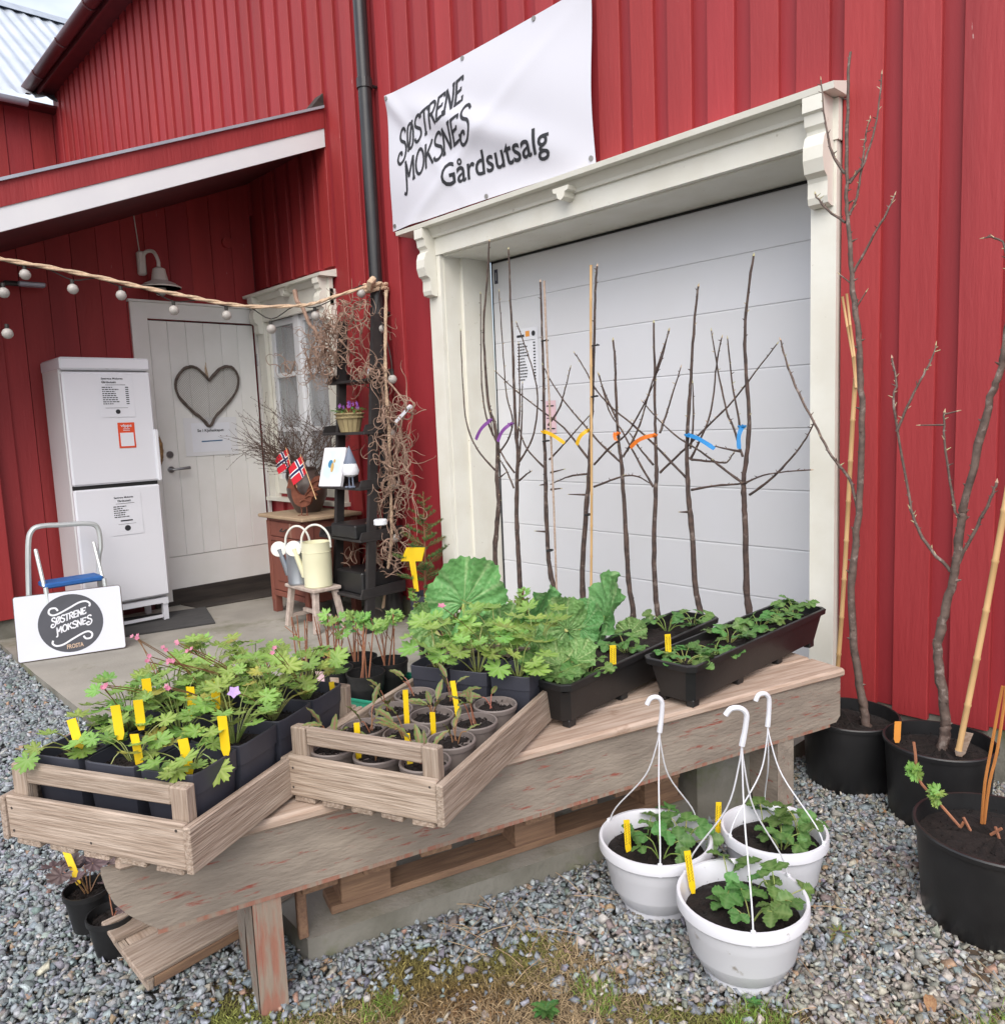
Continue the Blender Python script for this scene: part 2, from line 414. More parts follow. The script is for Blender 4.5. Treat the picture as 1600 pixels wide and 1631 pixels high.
# window in the porch corner
win = G()
wx0, wx1, wz0, wz1 = -6.34, -5.16, .83, 2.42
win.box((wx0, -.03, wz0), (wx0+.11, .021, wz1)); win = win.build('window', trim, barn, w=True)
gg = G().box((wx1-.11, -.03, wz0), (wx1, .021, wz1)); gg.build('casing_board', trim, win, w=True)
gg = G().box((wx0, -.033, 2.30), (wx1, .0, 2.50)); gg.build('frieze_board', trim, win, w=True)
gg = G().prism([(-.12, 2.503), (-.125, 2.523), (.02, 2.56), (.02, 2.503)], wx0-.045, wx1+.03, 'X'); gg.build('cap_board', trim, win, w=True)
gg = G().prism([(u-5.75, 2.503+v) for u, v in pend], -.10, -.034, 'Y'); gg.build('pendant', trim, win, w=True)
gg = G().prism([(-.05, 2.465), (-.075, 2.502), (-.033, 2.502), (-.033, 2.465)], wx0+.1, wx1-.09, 'X'); gg.build('bed_moulding', trim, win, w=True)
corbel(wx1-.1, wx1-.02, 2.502, .085, .30, 'corbel', win); corbel(wx0+.02, wx0+.1, 2.502, .085, .30, 'corbel', win)
gg = G().box((wx0-.02, -.06, wz0-.03), (wx1+.02, .02, wz0)); gg.build('sill', trim, win, w=True)
gg = G().box((wx0+.11, .0, .98), (wx0+.135, .12, 2.30)).box((wx1-.135, .0, .98), (wx1-.11, .12, 2.30)).box((wx0+.11, 0, .86), (wx1-.11, .12, .985)); gg.build('jamb', trim, win, w=True)
xs = [wx0+.135, (wx0+wx1)/2-.035, (wx0+wx1)/2+.035, wx1-.135]; zs = [.985, 1.40, 1.85, 2.30]
gg = G().box((xs[1], .0, .985), (xs[2], .07, 2.30)); gg.build('mullion', white, win, w=True)
for (xa, xb) in ((xs[0], xs[1]), (xs[2], xs[3])):
    gg = G()
    gg.box((xa, .02, .985), (xa+.045, .06, 2.30)).box((xb-.045, .02, .985), (xb, .06, 2.30))
    gg.box((xa+.045, .02, .985), (xb-.045, .06, 1.03)).box((xa+.045, .02, 2.25), (xb-.045, .06, 2.30))
    for z_ in zs[1:3]: gg.box((xa+.045, .02, z_-.018), (xb-.045, .055, z_+.018))
    sash = gg.build('sash', white, win, w=True)
    for z0, z1 in ((1.03, 1.382), (1.418, 1.832), (1.868, 2.25)):
        gg = G().box((xa+.046, .036, z0+.001), (xb-.046, .040, z1-.001)); gg.build('pane', glass, win, w=True)
gg = G()
gg.grid(60, 2, lambda u, v: (-6.24+.95*u, .16+.02*math.sin(u*75)+.008*math.sin(u*31), .95+1.4*v)); gg.build('curtain', curtain, win, smooth=True, w=True)

# entrance wing: wall that carries the door (faces the yard along +X)
XD = -6.4
dY0, dY1, dZ0, dZ1 = -.905, -.04, .15, 2.29
g = G()
g.prism([(-3.4, 0), (-1.03, 0), (-1.03, 3.17), (-3.4, 2.20)], XD-.2, XD-.02, 'X').prism([(-1.03, 2.40), (.019, 2.40), (.019, 3.60), (-1.03, 3.17)], XD-.2, XD-.02, 'X')
ew = g.build('entrance_wall', dark_red, barn, w=True)
y_ = .0; q = 0
while y_ > -2.0:
    wd = .172+rnd.uniform(-.01, .01); ya = max(y_-wd+.004, -2.0)
    zt_ = 3.684+.41*ya-.075
    z0 = .10 if ya < -1.03 and y_ < -1.0 else 2.425
    if ya < -1.03 < y_-.02: z0 = .10; 
    if z0 == .10 and y_ > -1.03: gg = G().box((XD-.019, ya, .10), (XD-.001+rnd.uniform(-.002, .002), -1.04, zt_)).box((XD-.019, -1.04, 2.425), (XD-.001, y_, zt_))
    else: gg = G().box((XD-.019, ya, z0), (XD-.001+rnd.uniform(-.002, .002), y_, zt_))
    gg.build('wall_board', red, ew, w=True); y_ -= wd
for (ya, yb, xo) in ((-2.02, -1.90, .03), (-2.23, -2.025, .10), (-2.45, -2.24, .10), (-2.66, -2.46, .10)):
    gg = G().bbox((XD-.02, ya, .16), (XD+xo, yb, 3.684+.41*ya-.07)); gg.build('corner_board', red, ew, w=True)
gg = G().box((XD-.2, -3.5, -.2), (XD+.06, -1.96, .16)); gg.build('plinth', concrete_old, ew, w=True)
# door
old_white = mat('old_door_paint', (.80, .79, .77), (.75, .74, .71), rough=.5, scale=4, bump=.15, bscale=30)
fr = G().box((XD-.01, dY0-.135, .06), (XD+.022, dY0-.012, 2.42)).build('entrance_door_frame', old_white, barn, w=True)
gg = G().box((XD-.01, dY1+.012, .06), (XD+.022, -.004, 2.30)); gg.build('frame_board', old_white, fr, w=True)
gg = G().box((XD-.01, dY0-.012, 2.302), (XD+.022, -.004, 2.42)); gg.build('frame_head', old_white, fr, w=True)
gg = G().box((XD-.01, dY0-.15, 2.421), (XD+.04, .0, 2.437)); gg.build('frame_cap', old_white, fr, w=True)
gg = G().box((XD-.06, dY0-.012, .10), (XD-.05, dY1+.012, 2.30)); gg.build('shadow_gap', black_gap, fr, w=True)
dr = G().box((XD-.05, dY0, dZ0), (XD-.012, dY1, .41)).build('entrance_door', old_white, barn, w=True)
npl = 6; pw = (dY1-dY0)/npl
for q in range(npl):
    gg = G().bbox((XD-.05, dY0+q*pw+.0008, .413), (XD-.010, dY0+(q+1)*pw-.0008, dZ1), c=.004); gg.build('plank', old_white, dr, w=True)
steel = mat('brushed_steel', (.35, .35, .36), (.28, .28, .29), rough=.28, metal=.9)
gg = G().tube([(XD-.012, -.83, 1.24), (XD+.004, -.83, 1.24)], .027, 18).tube([(XD+.003, -.83, 1.24), (XD+.008, -.83, 1.24)], .012, 12); gg.build('lock', steel, dr, smooth=True, w=True)
gg = G().tube([(XD-.012, -.83, 1.12), (XD+.002, -.83, 1.12)], .026, 18)
gg.tube([(XD, -.83, 1.12), (XD+.05, -.83, 1.12), (XD+.056, -.81, 1.121), (XD+.056, -.70, 1.128)], [.010, .009, .009, .013], 10); gg.build('handle', steel, dr, smooth=True, w=True)
for z_ in (2.0, 1.2, .5):
    gg = G().tube([(XD+.012, dY1+.012, z_-.05), (XD+.012, dY1+.012, z_+.05)], .009, 8); gg.build('hinge', steel, dr, w=True)
dark_wood = mat('dark_wet_wood', (.05, .04, .033), (.025, .02, .018), rough=.7, scale=9, stretch=(1, .3, 3), bump=.5)
gg = G().box((XD-.08, dY0-.14, -.02), (XD+.01, -.01, .147)); gg.build('door_step', dark_wood, fr, w=True)

# porch roof: slopes down from the barn wall
def pz(y): return 3.684+.41*y
PXF = -5.124
Y1 = -3.4
def rake(name, x0, x1, dz0, dz1, m, parent):
    q = G().prism([(-.008, pz(0)+dz0), (-.008, pz(0)+dz1), (Y1, pz(Y1)+dz1), (Y1, pz(Y1)+dz0)], x0, x1, 'X'); return q.build(name, m, parent, w=True)
pr_ = rake('porch_roof', -9.5, PXF-.03, -.06, -.02, dark_red, barn)
rake('rake_board', PXF-.028, PXF, -.145, -.012, red, pr_)
rake('barge_board', PXF-.028, PXF-.006, -.272, -.1455, white, pr_)
rake('roof_sheet', -9.5, PXF+.018, -.012, .006, zinc, pr_)
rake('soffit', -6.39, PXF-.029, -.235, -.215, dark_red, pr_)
gg = G().prism([(-.008, pz(0)+.007), (-.008, pz(0)+.09), (-.12, pz(-.12)+.007)], PXF-.1, PXF+.01, 'X'); gg.build('flashing_corner', dark_wood, pr_, w=True)
gg = G().tube([(XD+.0, -.22, 2.95), (XD+.03, -.22, 2.95)], .045, 20); gg.build('vent_cap', red, ew, smooth=True, w=True)

# ------------------------------------------------------------------ neighbouring outbuilding at the far left
ob = thing('red_outbuilding', 'red outbuilding with grey corrugated metal roof at the far left behind the porch', 'building', (-13, -2, 0))
XO = -11.62
g = G().box((XO-6, -9, 0), (XO-.02, 3, 5.6)); g.build('wall', red_wall, ob, w=True)
y_ = 1.1
while y_ > -5:
    gg = G().box((XO-.022, y_-.27, 2.0), (XO+rnd.uniform(-.004, .004), y_-.008, 5.585)); gg.build('wall_board', red, ob, w=True); y_ -= .275
sl = (8.28-5.62)/(15-11.3)
g = G()
g.grid(260, 2, lambda u, v: (-11.28-3.75*v, -8+14*u, 5.62+sl*3.75*v+.022*math.sin((-8+14*u)*2*math.pi/.19)))
rf = g.build('roof', metal_roof, ob, smooth=80, w=True)
g = G().prism([(-14.8, 5.62+sl*3.52+.05), (-15.05, 5.62+sl*3.77+.07), (-15.3, 5.62+sl*3.52+.05), (-15.05, 5.62+sl*3.7)], -8, 6, 'Y'); g.build('ridge_cap', zinc, rf, w=True)
g = G().prism([(-11.34+.065*math.cos(a), 5.56+.065*math.sin(a)) for a in [math.pi+math.pi*k/8 for k in range(9)]], -8, -.34, 'Y'); g.build('gutter', zinc, ob, smooth=True, w=True)
g = G().box((-11.605, -8, 5.55), (-11.36, .9, 5.58)); g.build('soffit', dark_red, ob, w=True)
g = G()
for dy in (-1.05, -.72):
    g.tube([(-11.5-3.2*t, dy, 5.62+sl*(.22+3.2*t)+.08) for t in (0, .5)], .018, 6)
for t in (0.05, .15, .25, .35, .45): g.tube([(-11.5-3.2*t, -1.05, 5.62+sl*(.22+3.2*t)+.08), (-11.5-3.2*t, -.72, 5.62+sl*(.22+3.2*t)+.08)], .014, 6)
g.build('roof_ladder', pipe_black, rf, w=True)

# ================================================================== materials for the goods
weather = mat('weathered_wood', (.43, .345, .28), (.275, .205, .155), rough=.85, scale=11, stretch=(.7, 13, 13), bump=.9, bscale=16, var=.12, contrast=(.36, .64), detail=9, third=((.16, .11, .08), 5.5, .615, .66, (.55, 1.6, 1.6)))
end_wood = mat('worn_plank_wood', (.48, .38, .31), (.34, .245, .185), rough=.85, scale=7, stretch=(.9, 12, 12), bump=.5, bscale=12, var=.08, third=((.24, .15, .10), 3, .62, .72, (1.5, .2, .2)))
pallet_wood = mat('pallet_wood', (.32, .195, .12), (.22, .13, .085), rough=.85, scale=8, stretch=(.9, 10, 10), bump=.5, var=.12)
bench_paint = mat('worn_grey_paint', (.30, .255, .210), (.205, .172, .142), rough=.8, scale=6, stretch=(1.2, 4, 4), bump=.8, bscale=26, contrast=(.3, .7),
                  third=((.25, .07, .05), 17, .59, .67, (.45, .8, .8)))
bench_red = mat('worn_red_edge', (.29, .135, .095), (.27, .215, .17), rough=.8, scale=13, stretch=(3, 3, .6), bump=.8, bscale=26, contrast=(.42, .58), third=((.30, .06, .045), 16, .60, .66, (2, 2, .2)))
blackpl = mat('black_plastic', (.012, .012, .013), (.017, .017, .018), rough=.42, scale=12, bump=.08, bscale=90, third=((.075, .065, .055), 9, .70, .82))
greypl = mat('charcoal_pot_plastic', (.038, .040, .055), (.048, .050, .066), rough=.5, scale=9, bump=.08, third=((.09, .08, .075), 12, .68, .80))
taupepl = mat('taupe_pot_plastic', (.20, .168, .155), (.165, .138, .128), rough=.6, scale=9, third=((.10, .075, .06), 12, .62, .75))
whitepl = mat('white_pot_plastic', (.70, .71, .76), (.66, .67, .72), rough=.35, scale=4, bump=.06, third=((.34, .31, .28), 18, .63, .72), sub=.1)
soil_m = mat('potting_soil', (.014, .0085, .007), (.006, .0038, .0034), rough=1, scale=60, bump=1, bscale=140, third=((.12, .09, .06), 90, .70, .76))
yellow = mat('yellow_label_plastic', (.86, .60, .015), (.82, .55, .01), rough=.45, scale=9)
orange_l = mat('orange_label', (.80, .33, .06), (.74, .28, .05), rough=.55, scale=9)
paper = mat('white_paper', (.74, .75, .80), (.71, .72, .77), rough=.7, scale=4)
appliance = mat('white_enamel', (.76, .77, .82), (.73, .74, .79), rough=.25, scale=1.2)
appl_side = mat('fridge_side_enamel', (.70, .70, .71), (.66, .66, .67), rough=.4, scale=1.5)
alu = mat('pale_aluminium', (.62, .66, .66), (.56, .60, .60), rough=.4, metal=.4)
blue_step = mat('blue_step_rubber', (.025, .14, .42), (.02, .11, .36), rough=.6, scale=20)
bamboo = mat('bamboo_cane', (.62, .40, .19), (.52, .32, .14), rough=.5, scale=14, stretch=(1, 1, .25), var=.08)
bark = mat('young_bark', (.095, .060, .048), (.042, .028, .025), rough=.75, scale=30, bump=1, bscale=70, third=((.19, .15, .13), 24, .57, .66))
bark_grey = mat('grey_brown_bark', (.15, .105, .086), (.080, .055, .046), rough=.7, scale=30, bump=1, bscale=60, third=((.26, .21, .185), 26, .56, .66))
twig_m = mat('brown_twig', (.115, .07, .05), (.07, .042, .032), rough=.8, scale=20)
twig_red = mat('reddish_twig', (.34, .14, .07), (.24, .10, .06), rough=.7, scale=18)
hazel = mat('corkscrew_bark', (.36, .24, .18), (.22, .14, .10), rough=.75, scale=22)
rope_m = mat('sisal_rope', (.62, .46, .32), (.48, .34, .23), rough=.95, scale=60, bump=.6)
bud_m = mat('pale_bud', (.42, .42, .22), (.50, .36, .26), rough=.7)
cable_m = mat('dark_cable', (.02, .018, .016), rough=.6)

def leafmat(name, a, b, vein=None, transl=.25, rough=.5, hue=.03, val=.22, scale=6, crinkle=0):
    m = bpy.data.materials.new(name); m.use_nodes = True
    n = m.node_tree.nodes; l = m.node_tree.links.new; bs = n['Principled BSDF']; bs.inputs['Roughness'].default_value = rough
    bs.inputs['Specular IOR Level'].default_value = .35
    oi = n.new('ShaderNodeObjectInfo'); tcn = n.new('ShaderNodeTexCoord'); nz_ = n.new('ShaderNodeTexNoise'); nz_.inputs['Scale'].default_value = scale
    vm = n.new('ShaderNodeVectorMath'); vm.operation = 'ADD'; l(tcn.outputs['Object'], vm.inputs[0]); l(oi.outputs['Random'], vm.inputs[1]); l(vm.outputs[0], nz_.inputs['Vector'])
    mx_ = n.new('ShaderNodeMix'); mx_.data_type = 'RGBA'; mx_.inputs[6].default_value = (*a, 1); mx_.inputs[7].default_value = (*b, 1)
    ad = n.new('ShaderNodeMath'); ad.operation = 'ADD'; ad.inputs[1].default_value = -.25; l(nz_.outputs['Fac'], ad.inputs[0])
    ad2 = n.new('ShaderNodeMath'); ad2.operation = 'MULTIPLY_ADD'; ad2.inputs[1].default_value = .6; l(oi.outputs['Random'], ad2.inputs[0]); l(ad.outputs[0], ad2.inputs[2]); ad2.use_clamp = True
    l(ad2.outputs[0], mx_.inputs[0]); cur = mx_.outputs[2]
    if vein:
        at_ = n.new('ShaderNodeAttribute'); at_.attribute_name = 'vein'; m2 = n.new('ShaderNodeMix'); m2.data_type = 'RGBA'; m2.inputs[7].default_value = (*vein, 1)
        l(at_.outputs['Fac'], m2.inputs[0]); l(cur, m2.inputs[6]); cur = m2.outputs[2]
    hs = n.new('ShaderNodeHueSaturation'); mr = n.new('ShaderNodeMapRange'); mr.inputs[3].default_value = 1-val; mr.inputs[4].default_value = 1+val
    fr_ = n.new('ShaderNodeMath'); fr_.operation = 'FRACT'; mu = n.new('ShaderNodeMath'); mu.operation = 'MULTIPLY'; mu.inputs[1].default_value = 13.7
    l(oi.outputs['Random'], mu.inputs[0]); l(mu.outputs[0], fr_.inputs[0]); l(fr_.outputs[0], mr.inputs[0]); l(mr.outputs[0], hs.inputs['Value'])
    mr2 = n.new('ShaderNodeMapRange'); mr2.inputs[3].default_value = .5-hue; mr2.inputs[4].default_value = .5+hue; l(oi.outputs['Random'], mr2.inputs[0]); l(mr2.outputs[0], hs.inputs['Hue'])
    l(cur, hs.inputs['Color']); l(hs.outputs['Color'], bs.inputs['Base Color'])
    if crinkle:
        vo = n.new('ShaderNodeTexVoronoi'); vo.inputs['Scale'].default_value = crinkle; l(tcn.outputs['Object'], vo.inputs['Vector'])
        bp = n.new('ShaderNodeBump'); bp.inputs['Strength'].default_value = .45; bp.inputs['Distance'].default_value = .010; l(vo.outputs['Distance'], bp.inputs['Height']); l(bp.outputs['Normal'], bs.inputs['Normal'])
    tr = n.new('ShaderNodeBsdfTranslucent'); ms = n.new('ShaderNodeMixShader'); ms.inputs[0].default_value = transl
    l(hs.outputs['Color'], tr.inputs['Color']); l(bs.outputs[0], ms.inputs[1]); l(tr.outputs[0], ms.inputs[2]); l(ms.outputs[0], n['Material Output'].inputs['Surface'])
    return m
lf_ger = leafmat('geranium_leaf', (.145, .265, .045), (.25, .38, .07), (.32, .44, .14))
lf_geryel = leafmat('geranium_leaf_yellowing', (.30, .34, .05), (.38, .30, .06), (.4, .4, .13))
lf_straw = leafmat('strawberry_leaf', (.055, .15, .035), (.10, .22, .05), (.17, .29, .10), rough=.42)
lf_rhub = leafmat('rhubarb_leaf', (.13, .29, .09), (.20, .39, .13), (.45, .58, .28), rough=.45, val=.12, crinkle=11)
lf_seed = leafmat('seedling_leaf', (.10, .22, .07), (.17, .24, .06), (.30, .12, .09), val=.2)
lf_curr = leafmat('currant_leaf', (.14, .30, .055), (.25, .42, .08), (.30, .46, .16))
lf_heu = leafmat('heuchera_leaf', (.115, .07, .075), (.17, .12, .12), (.05, .03, .035), transl=.1)
lf_dark = leafmat('glossy_shrub_leaf', (.04, .13, .03), (.07, .19, .045), (.14, .25, .08), rough=.35)
needle_m = mat('spruce_needle', (.045, .115, .03), (.09, .19, .045), rough=.6, scale=14)
st_green = mat('green_stalk', (.22, .33, .08), (.30, .30, .10), rough=.5, scale=8, transl=.1)
st_red = mat('red_stalk', (.30, .09, .06), (.24, .14, .06), rough=.5, scale=8)
st_rhub = mat('rhubarb_stalk', (.42, .50, .14), (.55, .50, .22), rough=.4, scale=5)
pink = mat('pink_petal', (.62, .26, .36), (.52, .16, .26), rough=.6, scale=9, transl=.2)
lilac = mat('lilac_petal', (.55, .40, .72), (.45, .28, .62), rough=.6, scale=9, transl=.2)

# ================================================================== leaf shapes
def mk_leaf(name, verts, faces, vein, m):
    me = bpy.data.meshes.new(name); me.from_pydata(verts, [], faces); me.materials.append(m)
    a = me.attributes.new('vein', 'FLOAT', 'POINT'); a.data.foreach_set('value', vein)
    me.polygons.foreach_set('use_smooth', [True]*len(me.polygons)); me.update(); return me
def palmate(name, m, lobes=7, span=2.75, depth=.42, teeth=.10, cup=.25, seed=0, per=6):
    q = random.Random(seed); n = lobes*per; V = [(0, 0, 0)]; F = []; ve = [.8]
    for ring, rr in enumerate((.45, .8, 1.0)):
        for i in range(n+1):
            t = i/n; th = -span+2*span*t; ph = t*lobes % 1.0
            lob = 1-depth*abs(2*ph-1)**2.4
            size = .78+.22*math.cos(th*.75)
            r_ = size*lob
            if ring == 2: r_ *= 1+(teeth if i % 2 else -teeth)
            elif ring == 1: r_ = r_*.82*(1+.0)
            else: r_ = size*(.5-.12*abs(2*ph-1))
            x = math.sin(th)*r_; y = math.cos(th)*r_
            z = cup*r_*r_*(.6+.3*math.sin(th*1.5+q.random()*.3))-.10*abs(2*ph-1)*r_+q.uniform(-.02, .02)
            V.append((x, y, z)); ve.append(max(0, .75-2.2*abs(ph-.5)) if ring < 2 else .1)
    for i in range(n):
        F.append((0, 1+i+1, 1+i))
        for k in range(2):
            a = 1+k*(n+1)+i; F.append((a, a+1, a+n+2, a+n+1))
    return mk_leaf(name, V, F, ve, m)
def leaflet(V, F, ve, M, L=1.0, W=.62, rows=9, serr=.07, fold=.22, curl=.25, wid=1.2):
    b = len(V)
    for i in range(rows+1):
        t = i/rows; w_ = W*.5*(math.sin(math.pi*min(1, t*.97+.02))**.75)*(wid-(wid-1)*2*t)
        if i in (0,): w_ = .01
        if i == rows: w_ = .015
        w2 = w_*(1+(serr if i % 2 else -serr)*1.3)
        for s_ in (-1, -.5, 0, .5, 1):
            ww = w2 if abs(s_) == 1 else w_
            p = Vector((s_*ww, t*L+(.02 if abs(s_) == 1 else 0), fold*abs(s_*ww)-curl*t*t*L+.035*math.sin(t*19)*abs(s_)))
            V.append(tuple(M @ p)); ve.append(.8 if s_ == 0 else (.35 if i % 2 else .0))
    for i in range(rows):
        for k in range(4):
            a = b+i*5+k; F.append((a, a+1, a+6, a+5))
def trifol(name, m, seed=0, W=.86):
    V, F, ve = [], [], []
    q = random.Random(seed)
    for an, sc in ((0, 1.0), (-72, .9), (72, .9)):
        M = Matrix.Rotation(R(an+q.uniform(-8, 8)), 4, 'Z') @ Matrix.Rotation(R(q.uniform(-14, 10)), 4, 'X') @ Matrix.Scale(sc*q.uniform(.9, 1.05), 4)
        leaflet(V, F, ve, M, W=W, curl=q.uniform(.05, .3), fold=q.uniform(.1, .35), wid=.86, serr=.09, rows=10)
    return mk_leaf(name, V, F, ve, m)
def simple_leaf(name, m, W=.3, curl=.3, fold=.3, seed=0, serr=.0):
    V, F, ve = [], [], []; leaflet(V, F, ve, Matrix.Identity(4), W=W, curl=curl, fold=fold, serr=serr, wid=1.15); return mk_leaf(name, V, F, ve, m)
def big_leaf(name, m, seed, aspect=.85, ruffle=.11, cup=.15):
    q = random.Random(seed); n = 84; rings = 16; V = [(0, 0, 0)]; F = []; ve = [1]
    ph = [q.uniform(0, 6) for _ in range(4)]
    maj = [-2.0, -1.2, -.55, 0, .55, 1.2, 2.0]
    for k in range(1, rings+1):
        t = k/rings
        for i in range(n+1):
            th = -2.9+5.8*i/n
            r_ = (.62+.38*math.cos(th*.55))*(1+.03*math.sin(th*7+ph[0]))*t
            if t > .95: r_ *= 1+.03*math.sin(i*2.4)
            x = math.sin(th)*r_*aspect; y = math.cos(th)*r_
            dv = min(abs(th-a) for a in maj)
            sub = abs(math.sin(r_*17+dv*6))
            z = cup*t*t+ruffle*t**3*math.sin(th*8+ph[1])+.5*ruffle*t**2*math.sin(th*15+ph[2]+t*5)+.016*math.sin(th*23+t*14)+.014*math.sin(th*41+t*37)*t-.04*max(0, 1-dv/.10)*(1-t*.5)+q.uniform(-.010, .010)
            z += .022*t*(1-sub)*(-1)
            V.append((x, y, z)); ve.append(max(max(0, 1-dv/.055)*(1-.5*t), max(0, .45-2.2*sub) if .1 < t < .97 else 0))
    for i in range(n):
        F.append((0, 1+i+1, 1+i))
        for k in range(rings-1):
            a = 1+k*(n+1)+i; F.append((a, a+1, a+n+2, a+n+1))
    return mk_leaf(name, V, F, ve, m)
LF_GER = [palmate('leaf', lf_ger, 7, 2.85, .42, .10, .22, s) for s in range(4)]
LF_GERY = [palmate('leaf', lf_geryel, 7, 2.7, .5, .12, .2, 9)]
LF_LADY = [palmate('leaf', lf_curr, 7, 2.85, .34, .09, .3, 20+s) for s in range(3)]
LF_CURR = [palmate('leaf', lf_curr, 5, 2.3, .42, .12, .2, 40+s, 6) for s in range(2)]
LF_STR = [trifol('leaf', lf_straw, s) for s in range(5)]
LF_SEED = [simple_leaf('leaf', lf_seed, .30, .25, .35, s) for s in range(2)]
LF_SHR = [simple_leaf('leaf', lf_dark, .5, .3, .3, s, .05) for s in range(2)]
LF_HEU = [palmate('leaf', lf_heu, 7, 2.8, .25, .08, .35, 60+s) for s in range(2)]
LF_RHU = [big_leaf('leaf', lf_rhub, s) for s in (3, 5, 8, 13)]

def put(parent, me, pos, d, up=(0, 0, 1), size=1.0, name='leaf'):
    y = Vector(d).normalized(); z = Vector(up); x = y.cross(z)
    if x.length < 1e-4: x = y.cross(Vector((1, .2, 0)))
    x.normalize(); z = x.cross(y)
    Mw = Matrix(((x.x*size, y.x*size, z.x*size, pos[0]), (x.y*size, y.y*size, z.y*size, pos[1]), (x.z*size, y.z*size, z.z*size, pos[2]), (0, 0, 0, 1)))
    o = bpy.data.objects.new(name, me); link(o, parent); o.matrix_local = WM[parent.name].inverted() @ Mw
    return o
def rv(a, b): return rnd.uniform(a, b)
def soil(gr, r_, z_, M=None, n=18, sq=None, rough=.006):
    V = [(0, 0, z_+rv(0, rough*1.5))]; F = []
    rings = 4
    for k in range(1, rings+1):
        for i in range(n):
            a = 2*math.pi*i/n; c_, s_ = math.cos(a), math.sin(a); q = 1.0
            if sq: q = 1/((abs(c_)**sq+abs(s_)**sq)**(1/sq))
            V.append((r_*k/rings*c_*q, r_*k/rings*s_*q, z_+(rv(-rough, rough) if k < rings else -rough)))
    for i in range(n):
        F.append((0, 1+i, 1+(i+1) % n))
        for k in range(rings-1):
            a = 1+k*n+i; b = 1+k*n+(i+1) % n; F.append((a, a+n, b+n, b))
    for q_ in range(int(40+900*r_)):                      # crumbs
        a = rv(0, 6.28); d = r_*.92*math.sqrt(rnd.random()); s_ = rv(.0015, .006)
        c = (d*math.cos(a), d*math.sin(a), z_+rv(-.002, .004)); b = len(V)
        V += [(c[0]+rv(-s_, s_), c[1]+rv(-s_, s_), c[2]+e*s_) for e in (-.4, -.4, -.4, 1.0)]
        F += [(b, b+1, b+3), (b+1, b+2, b+3), (b+2, b, b+3)]
    return gr.add(V, F, M)
def leafy(parent, base, meshes, n, h, spread, size, stalk, stem_r=.0016, flat=.5, lean=None, n_up=0, yellowed=None):
    """leaves on arching stalks from a crown"""
    g_ = G(); base = Vector(base)
    for i in range(n):
        a = 2*math.pi*(i*.381966)+rv(-.5, .5); rr = spread*(.25+.75*math.sqrt(rnd.random()))
        hh = h*rv(.45, 1.1)*(1-.35*(rr/spread)**2)
        tip = base+Vector((math.cos(a)*rr, math.sin(a)*rr, hh))
        if lean is not None: tip += Vector(lean)*rnd.random()
        mid = base.lerp(tip, .5)+Vector((0, 0, hh*.22))
        g_.tube(smooth_path([base+Vector((math.cos(a)*.008, math.sin(a)*.008, 0)), mid, tip], 3), stem_r, 5, caps=False)
        d = Vector((math.cos(a), math.sin(a), rv(-.35, .25)))
        up = Vector((math.cos(a)*-flat*rv(-.4, 1), math.sin(a)*-flat*rv(-.4, 1), 1))
        up += Vector((rv(-.25, .55), rv(-.5, .2), 0))
        me = rnd.choice(yellowed) if yellowed and rnd.random() < .08 else rnd.choice(meshes)
        put(parent, me, tip, d, up, size*rv(.65, 1.15))
    g_.build('stems', stalk, parent, w=True)
def ribbon(g_, pts, t, fn):
    """flat stroke of width t along 2-D pts; fn maps (u, v) to space"""
    P = [Vector((p[0], p[1])) for p in pts]; Q = [P[0]]
    for a, b in zip(P, P[1:]):
        k = max(1, int((b-a).length/.02))
        for i in range(1, k+1): Q.append(a.lerp(b, i/k))
    P = Q; N = len(P); V = []
    for i in range(N):
        d = P[min(i+1, N-1)]-P[max(i-1, 0)]; d.normalize(); nn = Vector((-d.y, d.x))
        tt = t[i] if hasattr(t, '__len__') else t
        V += [fn(*(P[i]+nn*tt/2)), fn(*(P[i]-nn*tt/2))]
    return g_.add(V, [(2*i, 2*i+1, 2*i+3, 2*i+2) for i in range(N-1)])
def sp2(pts, k=5): return [(p.x, p.y) for p in smooth_path([(a, b, 0) for a, b in pts], k)]

